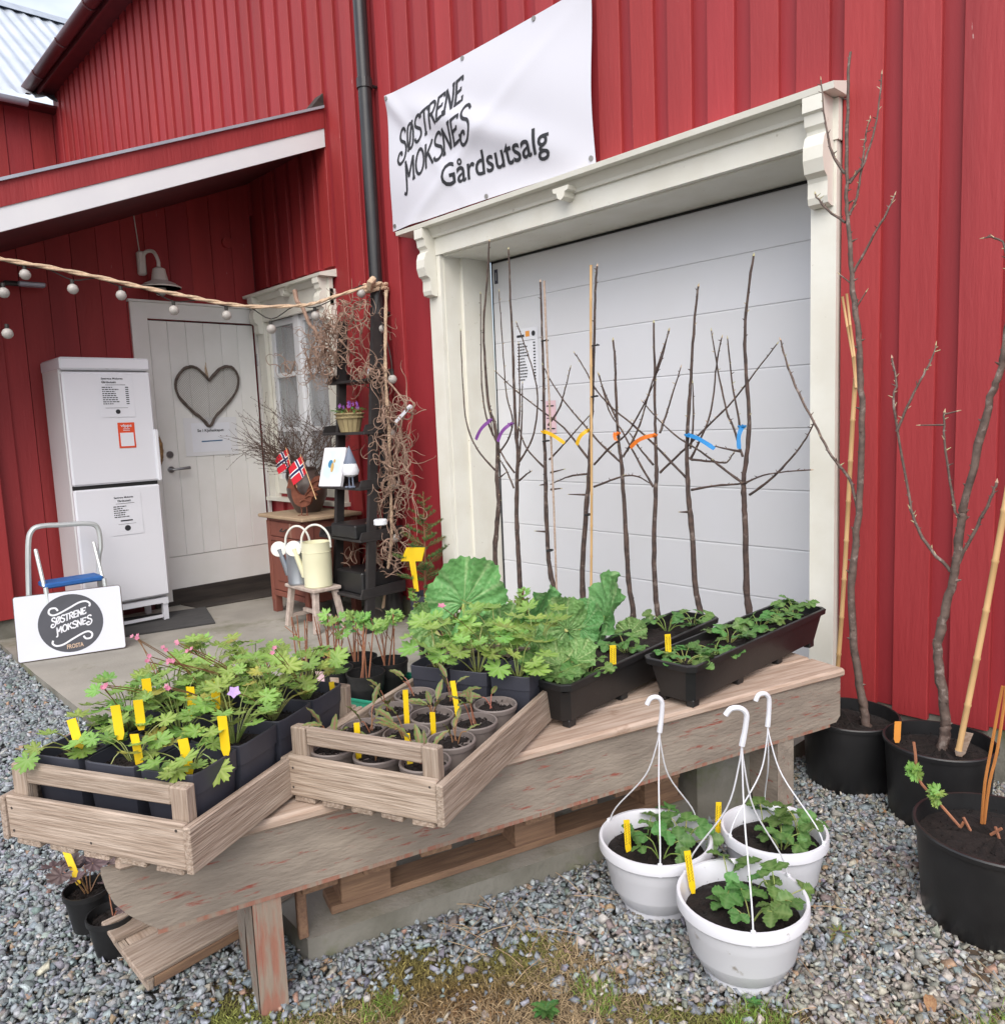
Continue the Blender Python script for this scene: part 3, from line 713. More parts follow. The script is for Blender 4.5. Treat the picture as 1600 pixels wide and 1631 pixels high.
# --- lettering
def ell(cx, cy, rx, ry, n=20): return [(cx+rx*math.cos(2*math.pi*i/n), cy+ry*math.sin(2*math.pi*i/n)) for i in range(n+1)]
SS = sp2([(.50, .80), (.42, .97), (.22, 1.0), (.07, .86), (.09, .68), (.27, .53), (.46, .38), (.48, .14), (.30, .0), (.10, .05), (.03, .20)])
BIGS = sp2([(.56, .86), (.44, 1.06), (.22, 1.08), (.10, .90), (.20, .66), (.48, .44), (.58, .12), (.44, -.22), (.14, -.30), (-.04, -.08), (.06, .16), (.24, .14), (.25, .0)])
GLY = {'S': ([SS], .56), 'b': ([BIGS], .66), 'O': ([ell(.28, .5, .26, .5)], .62), '0': ([ell(.28, .5, .26, .5), [(.08, -.06), (.48, 1.06)]], .62),
       'T': ([[(.0, .80), (.0, .96), (.56, .96), (.56, .80)], [(.28, .0), (.28, .95)], [(.18, 0.02), (.38, .02)]], .60),
       'R': ([[(.06, 0), (.06, 1)], sp2([(.06, .97), (.34, .97), (.46, .76), (.34, .53), (.06, .52)]), [(.22, .52), (.52, 0)]], .58),
       'E': ([[(.06, 0), (.06, 1)], [(.0, .96), (.46, .96), (.46, .80)], [(.06, .5), (.36, .5), (.36, .60)], [(.0, .04), (.48, .04), (.48, .22)]], .55),
       'N': ([[(.06, 0), (.06, 1)], [(.04, 1), (.50, 0)], [(.50, 0), (.50, 1)], [(-.03, .02), (.15, .02)], [(.41, .98), (.59, .98)]], .64),
       'M': ([sp2([(.0, -.30), (.13, -.40), (.18, -.1), (.15, .5), (.10, 1)]), [(.09, 1), (.34, .22)], [(.34, .22), (.60, 1)], [(.60, 1), (.66, 0)], [(.57, .02), (.75, .02)]], .78),
       'K': ([[(.06, 0), (.06, 1)], [(.08, .42), (.46, 1)], [(.20, .58), (.52, 0)]], .56)}
def strokes(g_, word, fn, h, t, sp=1.0, width=None):
    tot = sum(GLY[c][1] for c in word); k = (width/tot) if width else h*sp
    u = 0
    for c in word:
        for s_ in GLY[c][0]:
            ribbon(g_, [(u+p[0]*k, p[1]*h) for p in s_], t, fn)
        u += GLY[c][1]*k
    return u
def text_verts(s_, size, bold=0.0, fine=0):
    cu = bpy.data.curves.new('t', 'FONT'); cu.body = s_; cu.size = size; cu.offset = bold; cu.resolution_u = 3
    o = bpy.data.objects.new('t', cu); COL.objects.link(o)
    dg = bpy.context.evaluated_depsgraph_get(); me = bpy.data.meshes.new_from_object(o.evaluated_get(dg))
    if fine:
        bm = bmesh.new(); bm.from_mesh(me)
        for _ in range(4):
            bmesh.ops.triangulate(bm, faces=bm.faces[:]); es = [e for e in bm.edges if e.calc_length() > fine]
            if not es: break
            bmesh.ops.subdivide_edges(bm, edges=es, cuts=1)
        bmesh.ops.triangulate(bm, faces=bm.faces[:]); bm.to_mesh(me); bm.free()
    v = [tuple(p.co) for p in me.vertices]; f_ = [tuple(p.vertices) for p in me.polygons]
    bpy.data.objects.remove(o); bpy.data.curves.remove(cu); bpy.data.meshes.remove(me)
    return v, f_
def write(g_, s_, fn, width=None, size=.1, bold=0.0, h=None, fine=0):
    v, f_ = text_verts(s_, 1.0, bold, fine)
    x0 = min(p[0] for p in v); x1 = max(p[0] for p in v); k = (width/(x1-x0)) if width else size
    kv = h/.73 if h else k
    g_.add([fn((p[0]-x0)*k, p[1]*kv) for p in v], f_)
    return (x1-x0)*k

# ================================================================== banner
def bw(x, z):                               # slack in the cloth
    u = (x+4.335)/1.72; v = (z-2.66)/.84
    a = .034*math.exp(-((v-(.95-.85*u*1.1))/.12)**2)*math.sin(math.pi*min(1, max(0, u)))
    b = .040*math.sin(u*7+v*4.2)*math.sin(math.pi*v)*.6
    c = .016*math.exp(-((u-v*.9-.12)/.06)**2)*(1-v)+.012*math.exp(-((v-1+u*2.2)/.08)**2)*max(0, 1-u*2)
    return -.030-a-b*.5-c-.028*math.sin(math.pi*v)*math.sin(math.pi*u)
ban = thing('banner', 'large white vinyl banner lettered Søstrene Moksnes Gårdsutsalg on the red wall', 'banner', (-3.48, -.02, 2.65))
banner_m = mat('white_vinyl', (.64, .64, .70), (.62, .62, .68), rough=.32, scale=1.5)
def bedge(u, v):                            # corners pull, edges sag a little
    x = -4.335+1.722*u; z = 2.660-.014*u+.842*v-.012*math.sin(math.pi*u)*(1 if v > .5 else -.6)*abs(2*v-1)
    x += .012*math.sin(math.pi*v)*(1 if u < .5 else -1)*abs(2*u-1)
    return (x, bw(x, z), z)
g = G().grid(120, 64, bedge); cl = g.build('cloth', banner_m, ban, smooth=80, w=True)
bf = lambda x, z, e=.0028: (x, bw(x, z)-e, z)
g = G()
write(g, 'Gårdsutsalg', lambda u, v: bf(-3.785+u, 2.803+v-.016*u), width=.885, h=.135, bold=.012, fine=.10)
g.build('lettering', ink, ban, w=True)
g = G()
lg1 = lambda u, v: bf(-4.215+u+.06*v, 3.085+v+.225*u)
lg2 = lambda u, v: bf(-4.165+u+.06*v, 2.905+v+.205*u)
strokes(g, 'b0STRENE', lg1, .142, .018, width=.66); strokes(g, 'MOKSNEb', lg2, .142, .018, width=.69)
g.build('logo_lettering', ink, ban, w=True)
brass = mat('dull_grommet', (.30, .29, .27), rough=.4, metal=.7)
for (x_, z_) in ((-4.315, 3.48), (-4.31, 2.69), (-2.64, 2.68), (-2.64, 3.46), (-3.57, 3.47), (-3.42, 2.675), (-3.0, 3.47)):
    g = G(); g.tube([(x_, bw(x_, z_)-.001, z_), (x_, bw(x_, z_)-.006, z_)], .013, 12); g.build('grommet', brass, ban, w=True)

# ================================================================== papers: helper for sheets on flat faces
def sheet(name, label, cat, org, ux, uz, w_, h_, lines, m=paper, group=None):
    """org: lower left, ux along the width, uz up; lines drawn in sheet units (fractions)"""
    org = Vector(org); ux = Vector(ux); uz = Vector(uz); nn = ux.cross(uz)
    P = lambda u, v, e=0: tuple(org+ux*(u*w_)+uz*(v*h_)+nn*(e+.0012*math.sin(v*5+u*2)))
    t = thing(name, label, cat, org, group=group)
    g_ = G(); g_.grid(10, 16, lambda u, v: P(u, v)); g_.add([P(0, 0, -.002), P(1, 0, -.002), P(1, 1, -.002), P(0, 1, -.002)], [(3, 2, 1, 0)]); g_.build('sheet', m, t, w=True)
    g_ = G()
    for it in lines:
        if it[0] == 'bar': _, u0, v0, u1, v1 = it; g_.add([P(u0, v0, 0.002), P(u1, v0, 0.002), P(u1, v1, 0.002), P(u0, v1, 0.002)], [(0, 1, 2, 3)])
        elif it[0] == 'txt': _, u0, v0, s_, wd, hh = it; write(g_, s_, lambda a, b: P(u0+a, v0+b, .0016), width=wd, h=hh, bold=.02)
        elif it[0] == 'dot': _, u0, v0, r_ = it; n = 16; g_.add([P(u0+r_*math.cos(2*math.pi*i/n), v0+r_*w_/h_*math.sin(2*math.pi*i/n), .0018) for i in range(n)], [tuple(range(n))])
    if g_.v: g_.build('print', ink, t, w=True)
    return t, P
def listing(u0, u1, v0, n, dv, prices=True):
    o = []
    for i in range(n):
        u = u0; e = u0+(u1-u0)*rv(.35, .65)
        while u < e:
            k = rv(.03, .10); o.append(('bar', u, v0-i*dv, min(u+k, e), v0-i*dv+dv*.42)); u += k+.018
        if prices: o.append(('bar', u1-.09, v0-i*dv, u1, v0-i*dv+dv*.42))
    return o

# ================================================================== fridge
XF = -5.88; fy0, fy1, fz0, fz1 = -1.69, -1.112, .205, 1.945
fr_ = thing('fridge', 'tall white two-door fridge freezer beside the entrance door', 'fridge', (-6.1, -1.4, .04))
g = G().bbox((-6.36, fy0, fz0), (XF-.055, fy1, fz1-.002), c=.012); g.build('cabinet', appl_side, fr_, w=True)
g = G().bbox((-6.365, fy0-.004, fz1-.085), (XF+.004, fy1+.004, fz1), c=.012); g.build('top_panel', appliance, fr_, w=True)
d1 = G().bbox((XF-.05, fy0+.002, 1.072), (XF, fy1, fz1-.098), c=.012).build('fridge_door', appliance, fr_, w=True)
d2 = G().bbox((XF-.05, fy0+.002, .225), (XF, fy1, 1.045), c=.012).build('freezer_door', appliance, fr_, w=True)
g = G().box((XF-.054, fy0+.01, 1.045), (XF-.02, fy1-.01, 1.072)); g.build('door_gap', black_gap, fr_, w=True)
g = G().bbox((XF-.012, fy1-.012, 1.07), (XF+.016, fy1+.016, 1.44), c=.006); g.build('handle', appliance, d1, w=True)
g = G()
g.box((-6.34, fy0+.01, .155), (XF-.02, fy0+.05, .205)).box((-6.34, fy1-.05, .155), (XF-.02, fy1-.01, .205)).box((XF-.06, fy0+.05, .165), (XF-.02, fy1-.05, .204))
g.build('base_frame', appliance, fr_, w=True)
for (x_, y_) in ((-6.3, fy0+.03), (-6.3, fy1-.03), (XF-.05, fy0+.03), (XF-.05, fy1-.03)):
    g = G().box((x_-.02, y_-.018, slab_z(x_)), (x_+.02, y_+.018, .155)); g.build('foot', appliance, fr_, w=True)
g = G().box((XF-.05, fy0+.05, .055), (XF-.03, fy1-.05, .075)); g.build('foot_rail', appliance, fr_, w=True)
g = G(); wv = ell(0, 0, .022, .008, 10); g.add([(XF+.0012, -1.398+a, 1.875+b) for a, b in wv[:-1]], [tuple(range(10))]); g.build('maker_badge', steel, d1, w=True)
UX, UZ = (0, 1, 0), (0, 0, 1)
t, P = sheet('price_sheet', 'white price list headed Gårdsutsalg taped to the upper fridge door', 'price list', (XF+.003, -1.468, 1.535), UX, UZ, .228, .295,
      [('txt', .10, .885, 'Søstrene Moksnes', .62, .045), ('txt', .10, .80, 'Gårdsutsalg', .42, .05), ('bar', .2, .755, .78, .763)]+listing(.1, .86, .69, 9, .048)+[('bar', .15, .215, .8, .222), ('dot', .5, .13, .07)])
t, P = sheet('price_sheet', 'white notice headed Gårdsutsalg taped to the lower freezer door', 'price list', (XF+.003, -1.472, .705), UX, UZ, .215, .295,
      [('txt', .16, .885, 'Søstrene Moksnes', .60, .045), ('txt', .26, .80, 'Gårdsutsalg', .42, .05), ('bar', .2, .755, .78, .763)]+listing(.12, .84, .68, 6, .05, False)+[('bar', .3, .33, .68, .36), ('bar', .22, .26, .78, .266), ('dot', .5, .16, .095)])
vip = mat('orange_red_print', (.72, .075, .02), rough=.5)
t, P = sheet('payment_sign', 'small orange-red mobile payment card stuck on the fridge door', 'sign', (XF+.003, -1.366, 1.318), UX, UZ, .112, .178, [], m=vip)
g = G(); g.add([P(u, v, .0016) for u, v in ((.10, .07), (.90, .07), (.90, .60), (.10, .60))], [(0, 1, 2, 3)])
write(g, 'vipps', lambda a, b: P(.17+a, .83+b, .003), width=.66, h=.12, bold=.02)
for v in (.74, .68): g.add([P(u, vv, .003) for u, vv in ((.3, v), (.7, v), (.7, v+.02), (.3, v+.02))], [(0, 1, 2, 3)])
g.build('white_panel', paper, t, w=True)
# ================================================================== things on the entrance door
XN = XD-.008
heart_w = mat('dark_willow', (.13, .10, .085), (.085, .065, .055), rough=.85, scale=30, bump=.5)
wire = mat('grey_wire', (.42, .40, .37), rough=.5, metal=.5)
hb = thing('heart_wreath', 'dark wicker heart with wire mesh hanging on the white door', 'wreath', (XN, -.47, 1.46))
hp = [(-.47, 1.755), (-.56, 1.835), (-.66, 1.83), (-.735, 1.755), (-.725, 1.655), (-.645, 1.57), (-.55, 1.505), (-.495, 1.455), (-.43, 1.52), (-.33, 1.60), (-.235, 1.69), (-.215, 1.775), (-.27, 1.845), (-.37, 1.83), (-.47, 1.755)]
hp = [(y_, 1.455+(z_-1.455)*1.24) for y_, z_ in hp]
hs_ = smooth_path([(XN+.02, y_, z_) for y_, z_ in hp], 4)
g = G()
for k in range(3):
    g.tube([p+Vector((.006*math.sin(i*.9+k*2), .005*math.sin(i*.7+k), .005*math.cos(i*.8+k*2))) for i, p in enumerate(hs_)], .0085, 6)
g.build('wicker_frame', heart_w, hb, smooth=True, w=True)
g = G()
poly = [(p.y, p.z) for p in hs_]
def inside(y, z):
    c = False; n = len(poly)
    for i in range(n):
        (y1, z1), (y2, z2) = poly[i], poly[(i+1) % n]
        if (z1 > z) != (z2 > z) and y < (y2-y1)*(z-z1)/(z2-z1)+y1: c = not c
    return c
for s_ in (1, -1):
    for k in range(-60, 60):
        c0 = k*.019; run = []
        for i in range(0, 60):
            y_ = -.76+i*.01; z_ = 1.68+s_*(y_+.47)+c0
            if inside(y_, z_): run.append((XN+.018, y_, z_))
        if len(run) > 1: g.tube([run[0], run[-1]], .0011, 4, caps=False)
g.build('wire_mesh', wire, hb, w=True)
g = G().tube(smooth_path([(XN+.022, -.47, 1.825), (XN+.02, -.49, 1.89), (XN+.015, -.485, 1.94), (XN+.015, -.475, 1.89), (XN+.022, -.47, 1.83)], 3), .004, 5)
g.tube([(XN, -.483, 1.945), (XN+.02, -.483, 1.942), (XN+.02, -.483, 1.97)], .003, 5); g.build('hanging_loop', rope_m, hb, w=True)
sleeve = mat('clear_sleeve', (.74, .74, .76), rough=.15)
t, P = sheet('door_notice', 'notice in a plastic sleeve on the door reading Se i Kjøleskapet', 'notice', (XN+.004, -.70, 1.215), UX, UZ, .445, .31, [], m=sleeve)
g = G(); g.add([P(u, v, .0022) for u, v in ((.13, .10), (.86, .10), (.86, .86), (.13, .86))], [(0, 1, 2, 3)]); g.build('inner_page', paper, t, w=True)
g = G(); write(g, 'Se i Kjøleskapet', lambda a, b: P(.24+a, .63+b, .005), width=.50, h=.075, bold=.02)
g.build('print', ink, t, w=True)
blue_ink = mat('blue_ink', (.05, .13, .26), rough=.6)
g = G().add([P(u, v, .005) for u, v in ((.30, .36), (.70, .37), (.70, .40), (.30, .39))], [(0, 1, 2, 3)]); g.build('print_line', blue_ink, t, w=True)
straw_m = mat('straw', (.36, .21, .09), (.20, .11, .05), rough=.95, scale=40, bump=1)
g = G(); wc = Vector((XN+.05, -1.095, 1.28)); 
g.tube([wc+Vector((.01*math.sin(k), math.cos(k*math.pi/14)*.155, math.sin(k*math.pi/14)*.20)) for k in range(29)], [.042+.004*math.sin(k*2.3) for k in range(29)], 9)
for k in range(240):
    a = rv(0, 6.28); b = rv(0, 6.28); c = wc+Vector((math.sin(b)*.043, math.cos(a)*(.155+.043*math.cos(b)), math.sin(a)*(.20+.043*math.cos(b)))); d = Vector((rv(-.4, 1), -math.sin(a), math.cos(a)))*.022
    g.tube([c, c+d], .0014, 3, caps=False)
single(g, 'straw_wreath', straw_m, 'brown straw wreath on the door half hidden by the fridge', 'wreath', (XN, -1.095, 1.08))

# ================================================================== wall lamp, floodlight
enam = mat('lamp_enamel', (.76, .73, .68), (.70, .67, .61), rough=.35)
lm = thing('wall_lamp', 'cream enamel barn lamp with bell shade above the entrance door', 'lamp', (XD, -.87, 2.5))
g = G().bbox((XD, -.955, 2.62), (XD+.05, -.895, 2.80), c=.012); g.build('mount_plate', enam, lm, w=True)
g = G().tube(smooth_path([(XD+.04, -.925, 2.72), (XD+.05, -.90, 2.79), (XD+.11, -.86, 2.79), (XD+.15, -.845, 2.72), (XD+.15, -.845, 2.66)], 4), .014, 8); g.build('arm', enam, lm, smooth=True, w=True)
Ml = Matrix.Translation((XD+.15, -.845, 2.5))
g = G().lathe([(.150, .012), (.152, .020), (.11, .048), (.062, .068), (.056, .10), (.045, .155), (.02, .17), (0, .17)], 28, Ml); g.lathe([(0, .15), (.04, .14), (.05, .09), (.058, .062), (.105, .042), (.150, .012)], 28, Ml); g.build('lamp_shade', enam, lm, smooth=True, w=True)
bulb_glass = mat('frosted_glass', (.58, .55, .52), (.50, .47, .44), rough=.2, transl=.3)
g = G().lathe([(0, -.045), (.03, -.038), (.042, -.01), (.042, .06), (.04, .09)], 18, Ml); g.build('glass_jar', bulb_glass, lm, smooth=True, w=True)
g = G().tube([(XD+.006, -.925, 2.80), (XD+.006, -.945, 3.1)], .004, 5); g.build('cable', enam, lm, w=True)
fl = thing('floodlight', 'dark grey security floodlight on a bracket at the left picture edge', 'floodlight', (XD, -1.8, 2.44))
g = G().bbox((XD+.09, -1.80, 2.455), (XD+.16, -1.63, 2.485), c=.008); g.build('head', zinc, fl, w=True)
g = G().tube([(XD, -1.87, 2.47), (XD+.12, -1.87, 2.47), (XD+.12, -1.78, 2.47)], .018, 8); g.build('arm', pipe_black, fl, w=True)

# ================================================================== rope and string lights
TIE = Vector((-4.43, -.14, 2.33)); LEFT = Vector((-5.15, -2.15, 0))
_pd = Vector((LEFT.x-TIE.x, LEFT.y-TIE.y, 0)); _pn = Vector((-_pd.y, _pd.x, 0)).normalized()
def onrope(px, py, off=0.0):
    d = Vector(ray(px, py)); c = Vector(CAM); k = _pn.dot(TIE+_pn*off-c)/_pn.dot(d); return c+d*k
rp_path = [onrope(*p) for p in ((-40, 402), (0, 412), (80, 426), (160, 442), (230, 458), (290, 470), (345, 481), (400, 488), (470, 487), (500, 483), (530, 473), (575, 459), (607, 450))]
g = G()
def twist(g_, pts, r_, n=2):
    pts = smooth_path(pts, 5)
    for k in range(n):
        g_.tube([p+Vector((math.cos(i*1.1+k*math.pi)*r_*.5, math.sin(i*1.1+k*math.pi)*r_*.3, math.sin(i*1.1+k*math.pi)*r_*.5)) for i, p in enumerate(pts)], r_*.72, 6)
twist(g, rp_path, .0115)
rope = thing('rope', 'thick sisal rope strung across the porch and knotted round the black downspout', 'rope', (-4.43, -.14, 2.3))
g.build('porch_span', rope_m, rope, smooth=True, w=True)
g = G(); twist(g, [Vector((xP+.075*math.cos(a), -.08+.075*math.sin(a), 2.33+.01*math.sin(a*2))) for a in [k*math.pi/6 for k in range(13)]], .012); twist(g, [Vector((xP+.08*math.cos(a), -.08+.08*math.sin(a), 2.30+.012*math.sin(a*2+1))) for a in [k*math.pi/6 for k in range(13)]], .012)
g.tube([(-4.44, -.17, 2.30), (-4.40, -.19, 2.33), (-4.42, -.15, 2.36)], .022, 8); g.build('knot', rope_m, rope, smooth=True, w=True)
g = G(); twist(g, [at(*p, Y=-.2) for p in ((615, 462), (614, 520), (614, 600), (620, 700), (621, 760), (624, 850), (618, 905), (610, 968))], .011); g.build('hanging_end', rope_m, rope, smooth=True, w=True)
sl_ = thing('string_lights', 'string of round frosted bulbs hung along the sisal rope', 'string lights', (-4.7, -1.1, 2.2))
g = G(); bl = [(12, 531), (6, 466), (40, 437), (116, 460), (193, 470), (277, 494), (361, 502), (432, 524), (502, 503), (575, 467)]
cps = []
for i, (bx, by) in enumerate(bl):
    if i >= 2:
        tp = min(rp_path, key=lambda p: (p-onrope(bx, by)).length)
        cps.append(onrope(bx, by-14, -.012))
hang = [onrope(p, q, -.012) for p, q in ((-30, 405), (40, 425), (75, 428), (116, 446), (155, 443), (193, 456), (235, 460), (277, 480), (320, 478), (361, 488), (395, 488), (432, 508), (468, 488), (502, 489), (540, 472), (575, 455), (605, 455))]
g.tube(smooth_path(hang, 4), .0035, 5)
low = [at(*p, Y=-.17) for p in ((606, 455), (600, 500), (607, 512), (618, 550), (624, 590), (617, 640), (624, 690), (626, 757), (620, 800), (628, 843))]
g.tube(smooth_path(low, 4), .0035, 5); g.build('cable', cable_m, sl_, w=True)
for i, (bx, by) in enumerate(bl+[(606, 524), (625, 604), (623, 690), (630, 772), (630, 857)]):
    c = onrope(bx, by, -.012) if i < 10 else at(bx, by, Y=-.17)
    g = G().lathe([(0, -.030), (.016, -.026), (.028, -.012), (.030, .002), (.024, .018), (.012, .027), (0, .028)], 14, Matrix.Translation(c)); b_ = g.build('bulb', bulb_glass, sl_, smooth=True, w=True)
    g = G().tube([c+Vector((0, 0, .024)), c+Vector((0, 0, .052))], .011, 8); g.build('socket', cable_m, b_, w=True)

# ================================================================== corkscrew hazel
def curl(g_, p, d, r0, steps, tight, depth):
    p = Vector(p); d = Vector(d).normalized(); ax = Vector((rv(-1, 1), rv(-1, 1), rv(-1, 1))).normalized(); pts = [p.copy()]; step = .016
    for i in range(steps):
        if rnd.random() < .22: ax = (ax+Vector((rv(-1, 1), rv(-1, 1), rv(-1, 1)))*1.2).normalized()
        d = (Matrix.Rotation(tight*rv(.5, 1.5), 3, ax) @ d).normalized(); d.y *= .8
        p = p+d*step; pts.append(p.copy())
        if depth > 0 and rnd.random() < .15: curl(g_, p, (Matrix.Rotation(rv(.6, 1.5), 3, Vector((rv(-1, 1), rv(-1, 1), rv(-1, 1)))) @ d), r0*.6, int(steps*.6), tight, depth-1)
    g_.tube(pts, [r0*(1-.7*i/len(pts)) for i in range(len(pts))], 5, caps=False)
hz = thing('corkscrew_branch', 'twisted corkscrew hazel branch hung over the porch window', 'branch', tuple(at(480, 560, Y=-.3)))
g = G().tube(smooth_path([at(*p, Y=-.32) for p in ((469, 462), (473, 480), (480, 487), (486, 500), (492, 515), (502, 526), (508, 540), (516, 556))], 4), [.017-.0003*k for k in range(29)], 7); g.build('stem', hazel, hz, smooth=True, w=True)
g = G()
for p in [(500, 525), (508, 540), (516, 556), (520, 562), (510, 550), (516, 556), (505, 545), (520, 560), (495, 560), (470, 575), (525, 580), (545, 500), (540, 540), (530, 590), (500, 580), (545, 580)]:
    curl(g, at(*p, Y=-.32+rv(-.05, .05)), (rv(-1, 1), rv(-.3, .3), rv(-1, .4)), .0062, 30, .46, 2)
g.build('curly_twigs', hazel, hz, w=True)
hz2 = thing('corkscrew_branch', 'long twisted corkscrew hazel garland beside the downspout', 'branch', tuple(at(612, 900, Y=-.22)))
g = G(); ms_ = [at(*p, Y=-.2+rv(-.02, .02)) for p in ((612, 585), (606, 600), (611, 640), (606, 680), (616, 730), (618, 760), (604, 775), (600, 800), (607, 830), (600, 850), (588, 868), (600, 890), (612, 910))]
g.tube(smooth_path(ms_, 4), .009, 6); ms2 = [at(*p, Y=-.19) for p in ((610, 600), (625, 615), (640, 635), (648, 650), (640, 670), (636, 690), (645, 715), (648, 735), (635, 755), (620, 765))]; g.tube(smooth_path(ms2, 4), .0065, 6)
ms3 = [at(*p, Y=-.22) for p in ((562, 835), (570, 848), (580, 855), (592, 875), (596, 890), (612, 905))]; g.tube(smooth_path(ms3, 4), .0065, 6); g.build('stem', hazel, hz2, smooth=True, w=True)
g = G()
for p, n in (((540, 500), 2), ((560, 500), 3), ((572, 495), 2), ((585, 520), 2), ((600, 590), 4), ((612, 600), 5), ((590, 640), 3), ((610, 650), 4), ((645, 650), 4), ((600, 700), 3), ((640, 700), 4), ((620, 750), 5), ((645, 730), 3), ((600, 800), 4), ((610, 780), 4), ((630, 810), 3), ((570, 850), 2), ((600, 870), 4), ((605, 900), 4), ((635, 860), 3), ((598, 925), 3), ((640, 780), 2)):
    for k in range(n): curl(g, at(*p, Y=-.22+rv(-.05, .04)), (rv(-1, 1), rv(-.3, .2), rv(-1, .8)), .0058, 27, .44, 1)
g.build('curly_twigs', hazel, hz2, w=True)
for p, q, lab in (((588, 596), (592, 620), 'white hanging tag on the upper branch beside the ladder shelf'), ((650, 650), (632, 670), 'white hanging tag slanting in front of the downspout')):
    a, b = at(*p, Y=-.24), at(*q, Y=-.24); d = b-a; g = G(); Mt = frame(a, d, (0, -1, 0))
    g.box((0, -.012, -.001), (d.length+.03, .012, .001), Mt); g.tube([Mt @ Vector((0, 0, 0)), Mt @ Vector((-.02, 0, 0)), Mt @ Vector((-.03, .01, 0))], .012, 8)
    o = single(g, 'hanging_tag', paper, lab, 'tag', tuple(b))

# ================================================================== ladder shelf and what stands on it
bw_m = mat('black_painted_wood', (.022, .020, .021), (.032, .029, .029), rough=.5, scale=12, bump=.2)
lx0, lx1 = -4.74, -4.34
ls = thing('ladder_shelf', 'black leaning ladder shelf against the red wall beside the downspout', 'shelf', (-4.52, -.3, slab_z(-4.5)))
def ladY(z): return -.405+z*.096
for x_ in (lx0, lx1):
    g = G(); y0, y1 = ladY(.045), ladY(2.12)
    g.add([(x_-.016, y0-.03, .045), (x_+.016, y0-.03, .045), (x_+.016, y0+.03, .045), (x_-.016, y0+.03, .045), (x_-.016, y1-.03, 2.12), (x_+.016, y1-.03, 2.12), (x_+.016, y1+.03, 2.12), (x_-.016, y1+.03, 2.12)],
          [(0, 3, 2, 1), (4, 5, 6, 7), (0, 1, 5, 4), (1, 2, 6, 5), (2, 3, 7, 6), (3, 0, 4, 7)]); g.build('side_rail', bw_m, ls, w=True)
SH = [(1.71, -.30), (1.365, -.36), (1.005, -.42), (.665, -.44), (.29, -.46)]
for z_, dp_ in SH:
    yb = -.10; yf = dp_
    g = G().bbox((lx0-.10, yf, z_-.018), (lx1+.02, yb, z_), c=.003); s_ = g.build('shelf_board', bw_m, ls, w=True)
    for xx in (lx0-.10, lx1+.006):
        g = G().prism([(yf, z_), (yf+.02, z_+.045), (yb-.03, z_+.06), (yb, z_+.06), (yb, z_)], xx, xx+.014, 'X'); g.build('shelf_lip', bw_m, s_, w=True)
g = G(); Mb = Matrix.Translation((-4.52, -.335, .05)); 
crate_b = single(G().bbox((-4.68, -.42, .2905), (-4.36, -.10, .44), c=.01), 'storage_box', blackpl, 'black storage box on the lowest ladder shelf', 'box', (-4.52, -.26, .2905))
crate_b = single(G().bbox((-4.66, -.45, .6655), (-4.36, -.12, .76), c=.01), 'storage_box', blackpl, 'low black box on the ladder shelf behind the watering cans', 'box', (-4.52, -.3, .6655))
# wooden basket with violets
bask = mat('bark_basket', (.36, .29, .15), (.26, .20, .10), rough=.85, scale=18, stretch=(1, 1, .2), var=.1)
bk = thing('flower_basket', 'small round slatted wooden basket of purple flowers on the ladder shelf', 'basket', (-4.56, -.31, 1.366))
for k in range(16):
    a = 2*math.pi*k/16; a2 = a+.36
    g = G(); V = []
    for (r_, z_) in ((.062, 0), (.092, .125)):
        for aa in (a, a2): V += [(r_*math.cos(aa)*1.15, r_*math.sin(aa), z_), ((r_-.005)*math.cos(aa)*1.15, (r_-.005)*math.sin(aa), z_)]
    g.add(V, [(0, 2, 6, 4), (1, 5, 7, 3), (0, 4, 5, 1), (2, 3, 7, 6), (4, 6, 7, 5), (0, 1, 3, 2)]); g.build('slat', bask, bk)
for z_, r_ in ((.095, .0875), (.12, .093)):
    g = G().tube([(r_*1.15*math.cos(a), r_*math.sin(a), z_) for a in [2*math.pi*k/20 for k in range(21)]], .006, 5); g.build('hoop', bask, bk)
g = G(); soil(g, .086, .112); g.build('soil', soil_m, bk)
leafy(bk, (-4.56, -.31, 1.48), LF_SHR, 26, .06, .11, .032, st_green, .001)
purp = mat('violet_petal', (.22, .06, .36), (.36, .14, .45), rough=.6)
for k in range(14):
    c = Vector((-4.56+rv(-.05, .07), -.31+rv(-.06, .06), 1.53+rv(-.01, .03))); g = G()
    for j in range(5):
        a = j*1.257; g.add([tuple(c), tuple(c+Vector((.012*math.cos(a), -.004, .012*math.sin(a)))), tuple(c+Vector((.016*math.cos(a+.5), -.007, .016*math.sin(a+.5)))), tuple(c+Vector((.012*math.cos(a+1), -.004, .012*math.sin(a+1))))], [(0, 1, 2, 3)])
    g.build('flower', purp, bk, w=True)
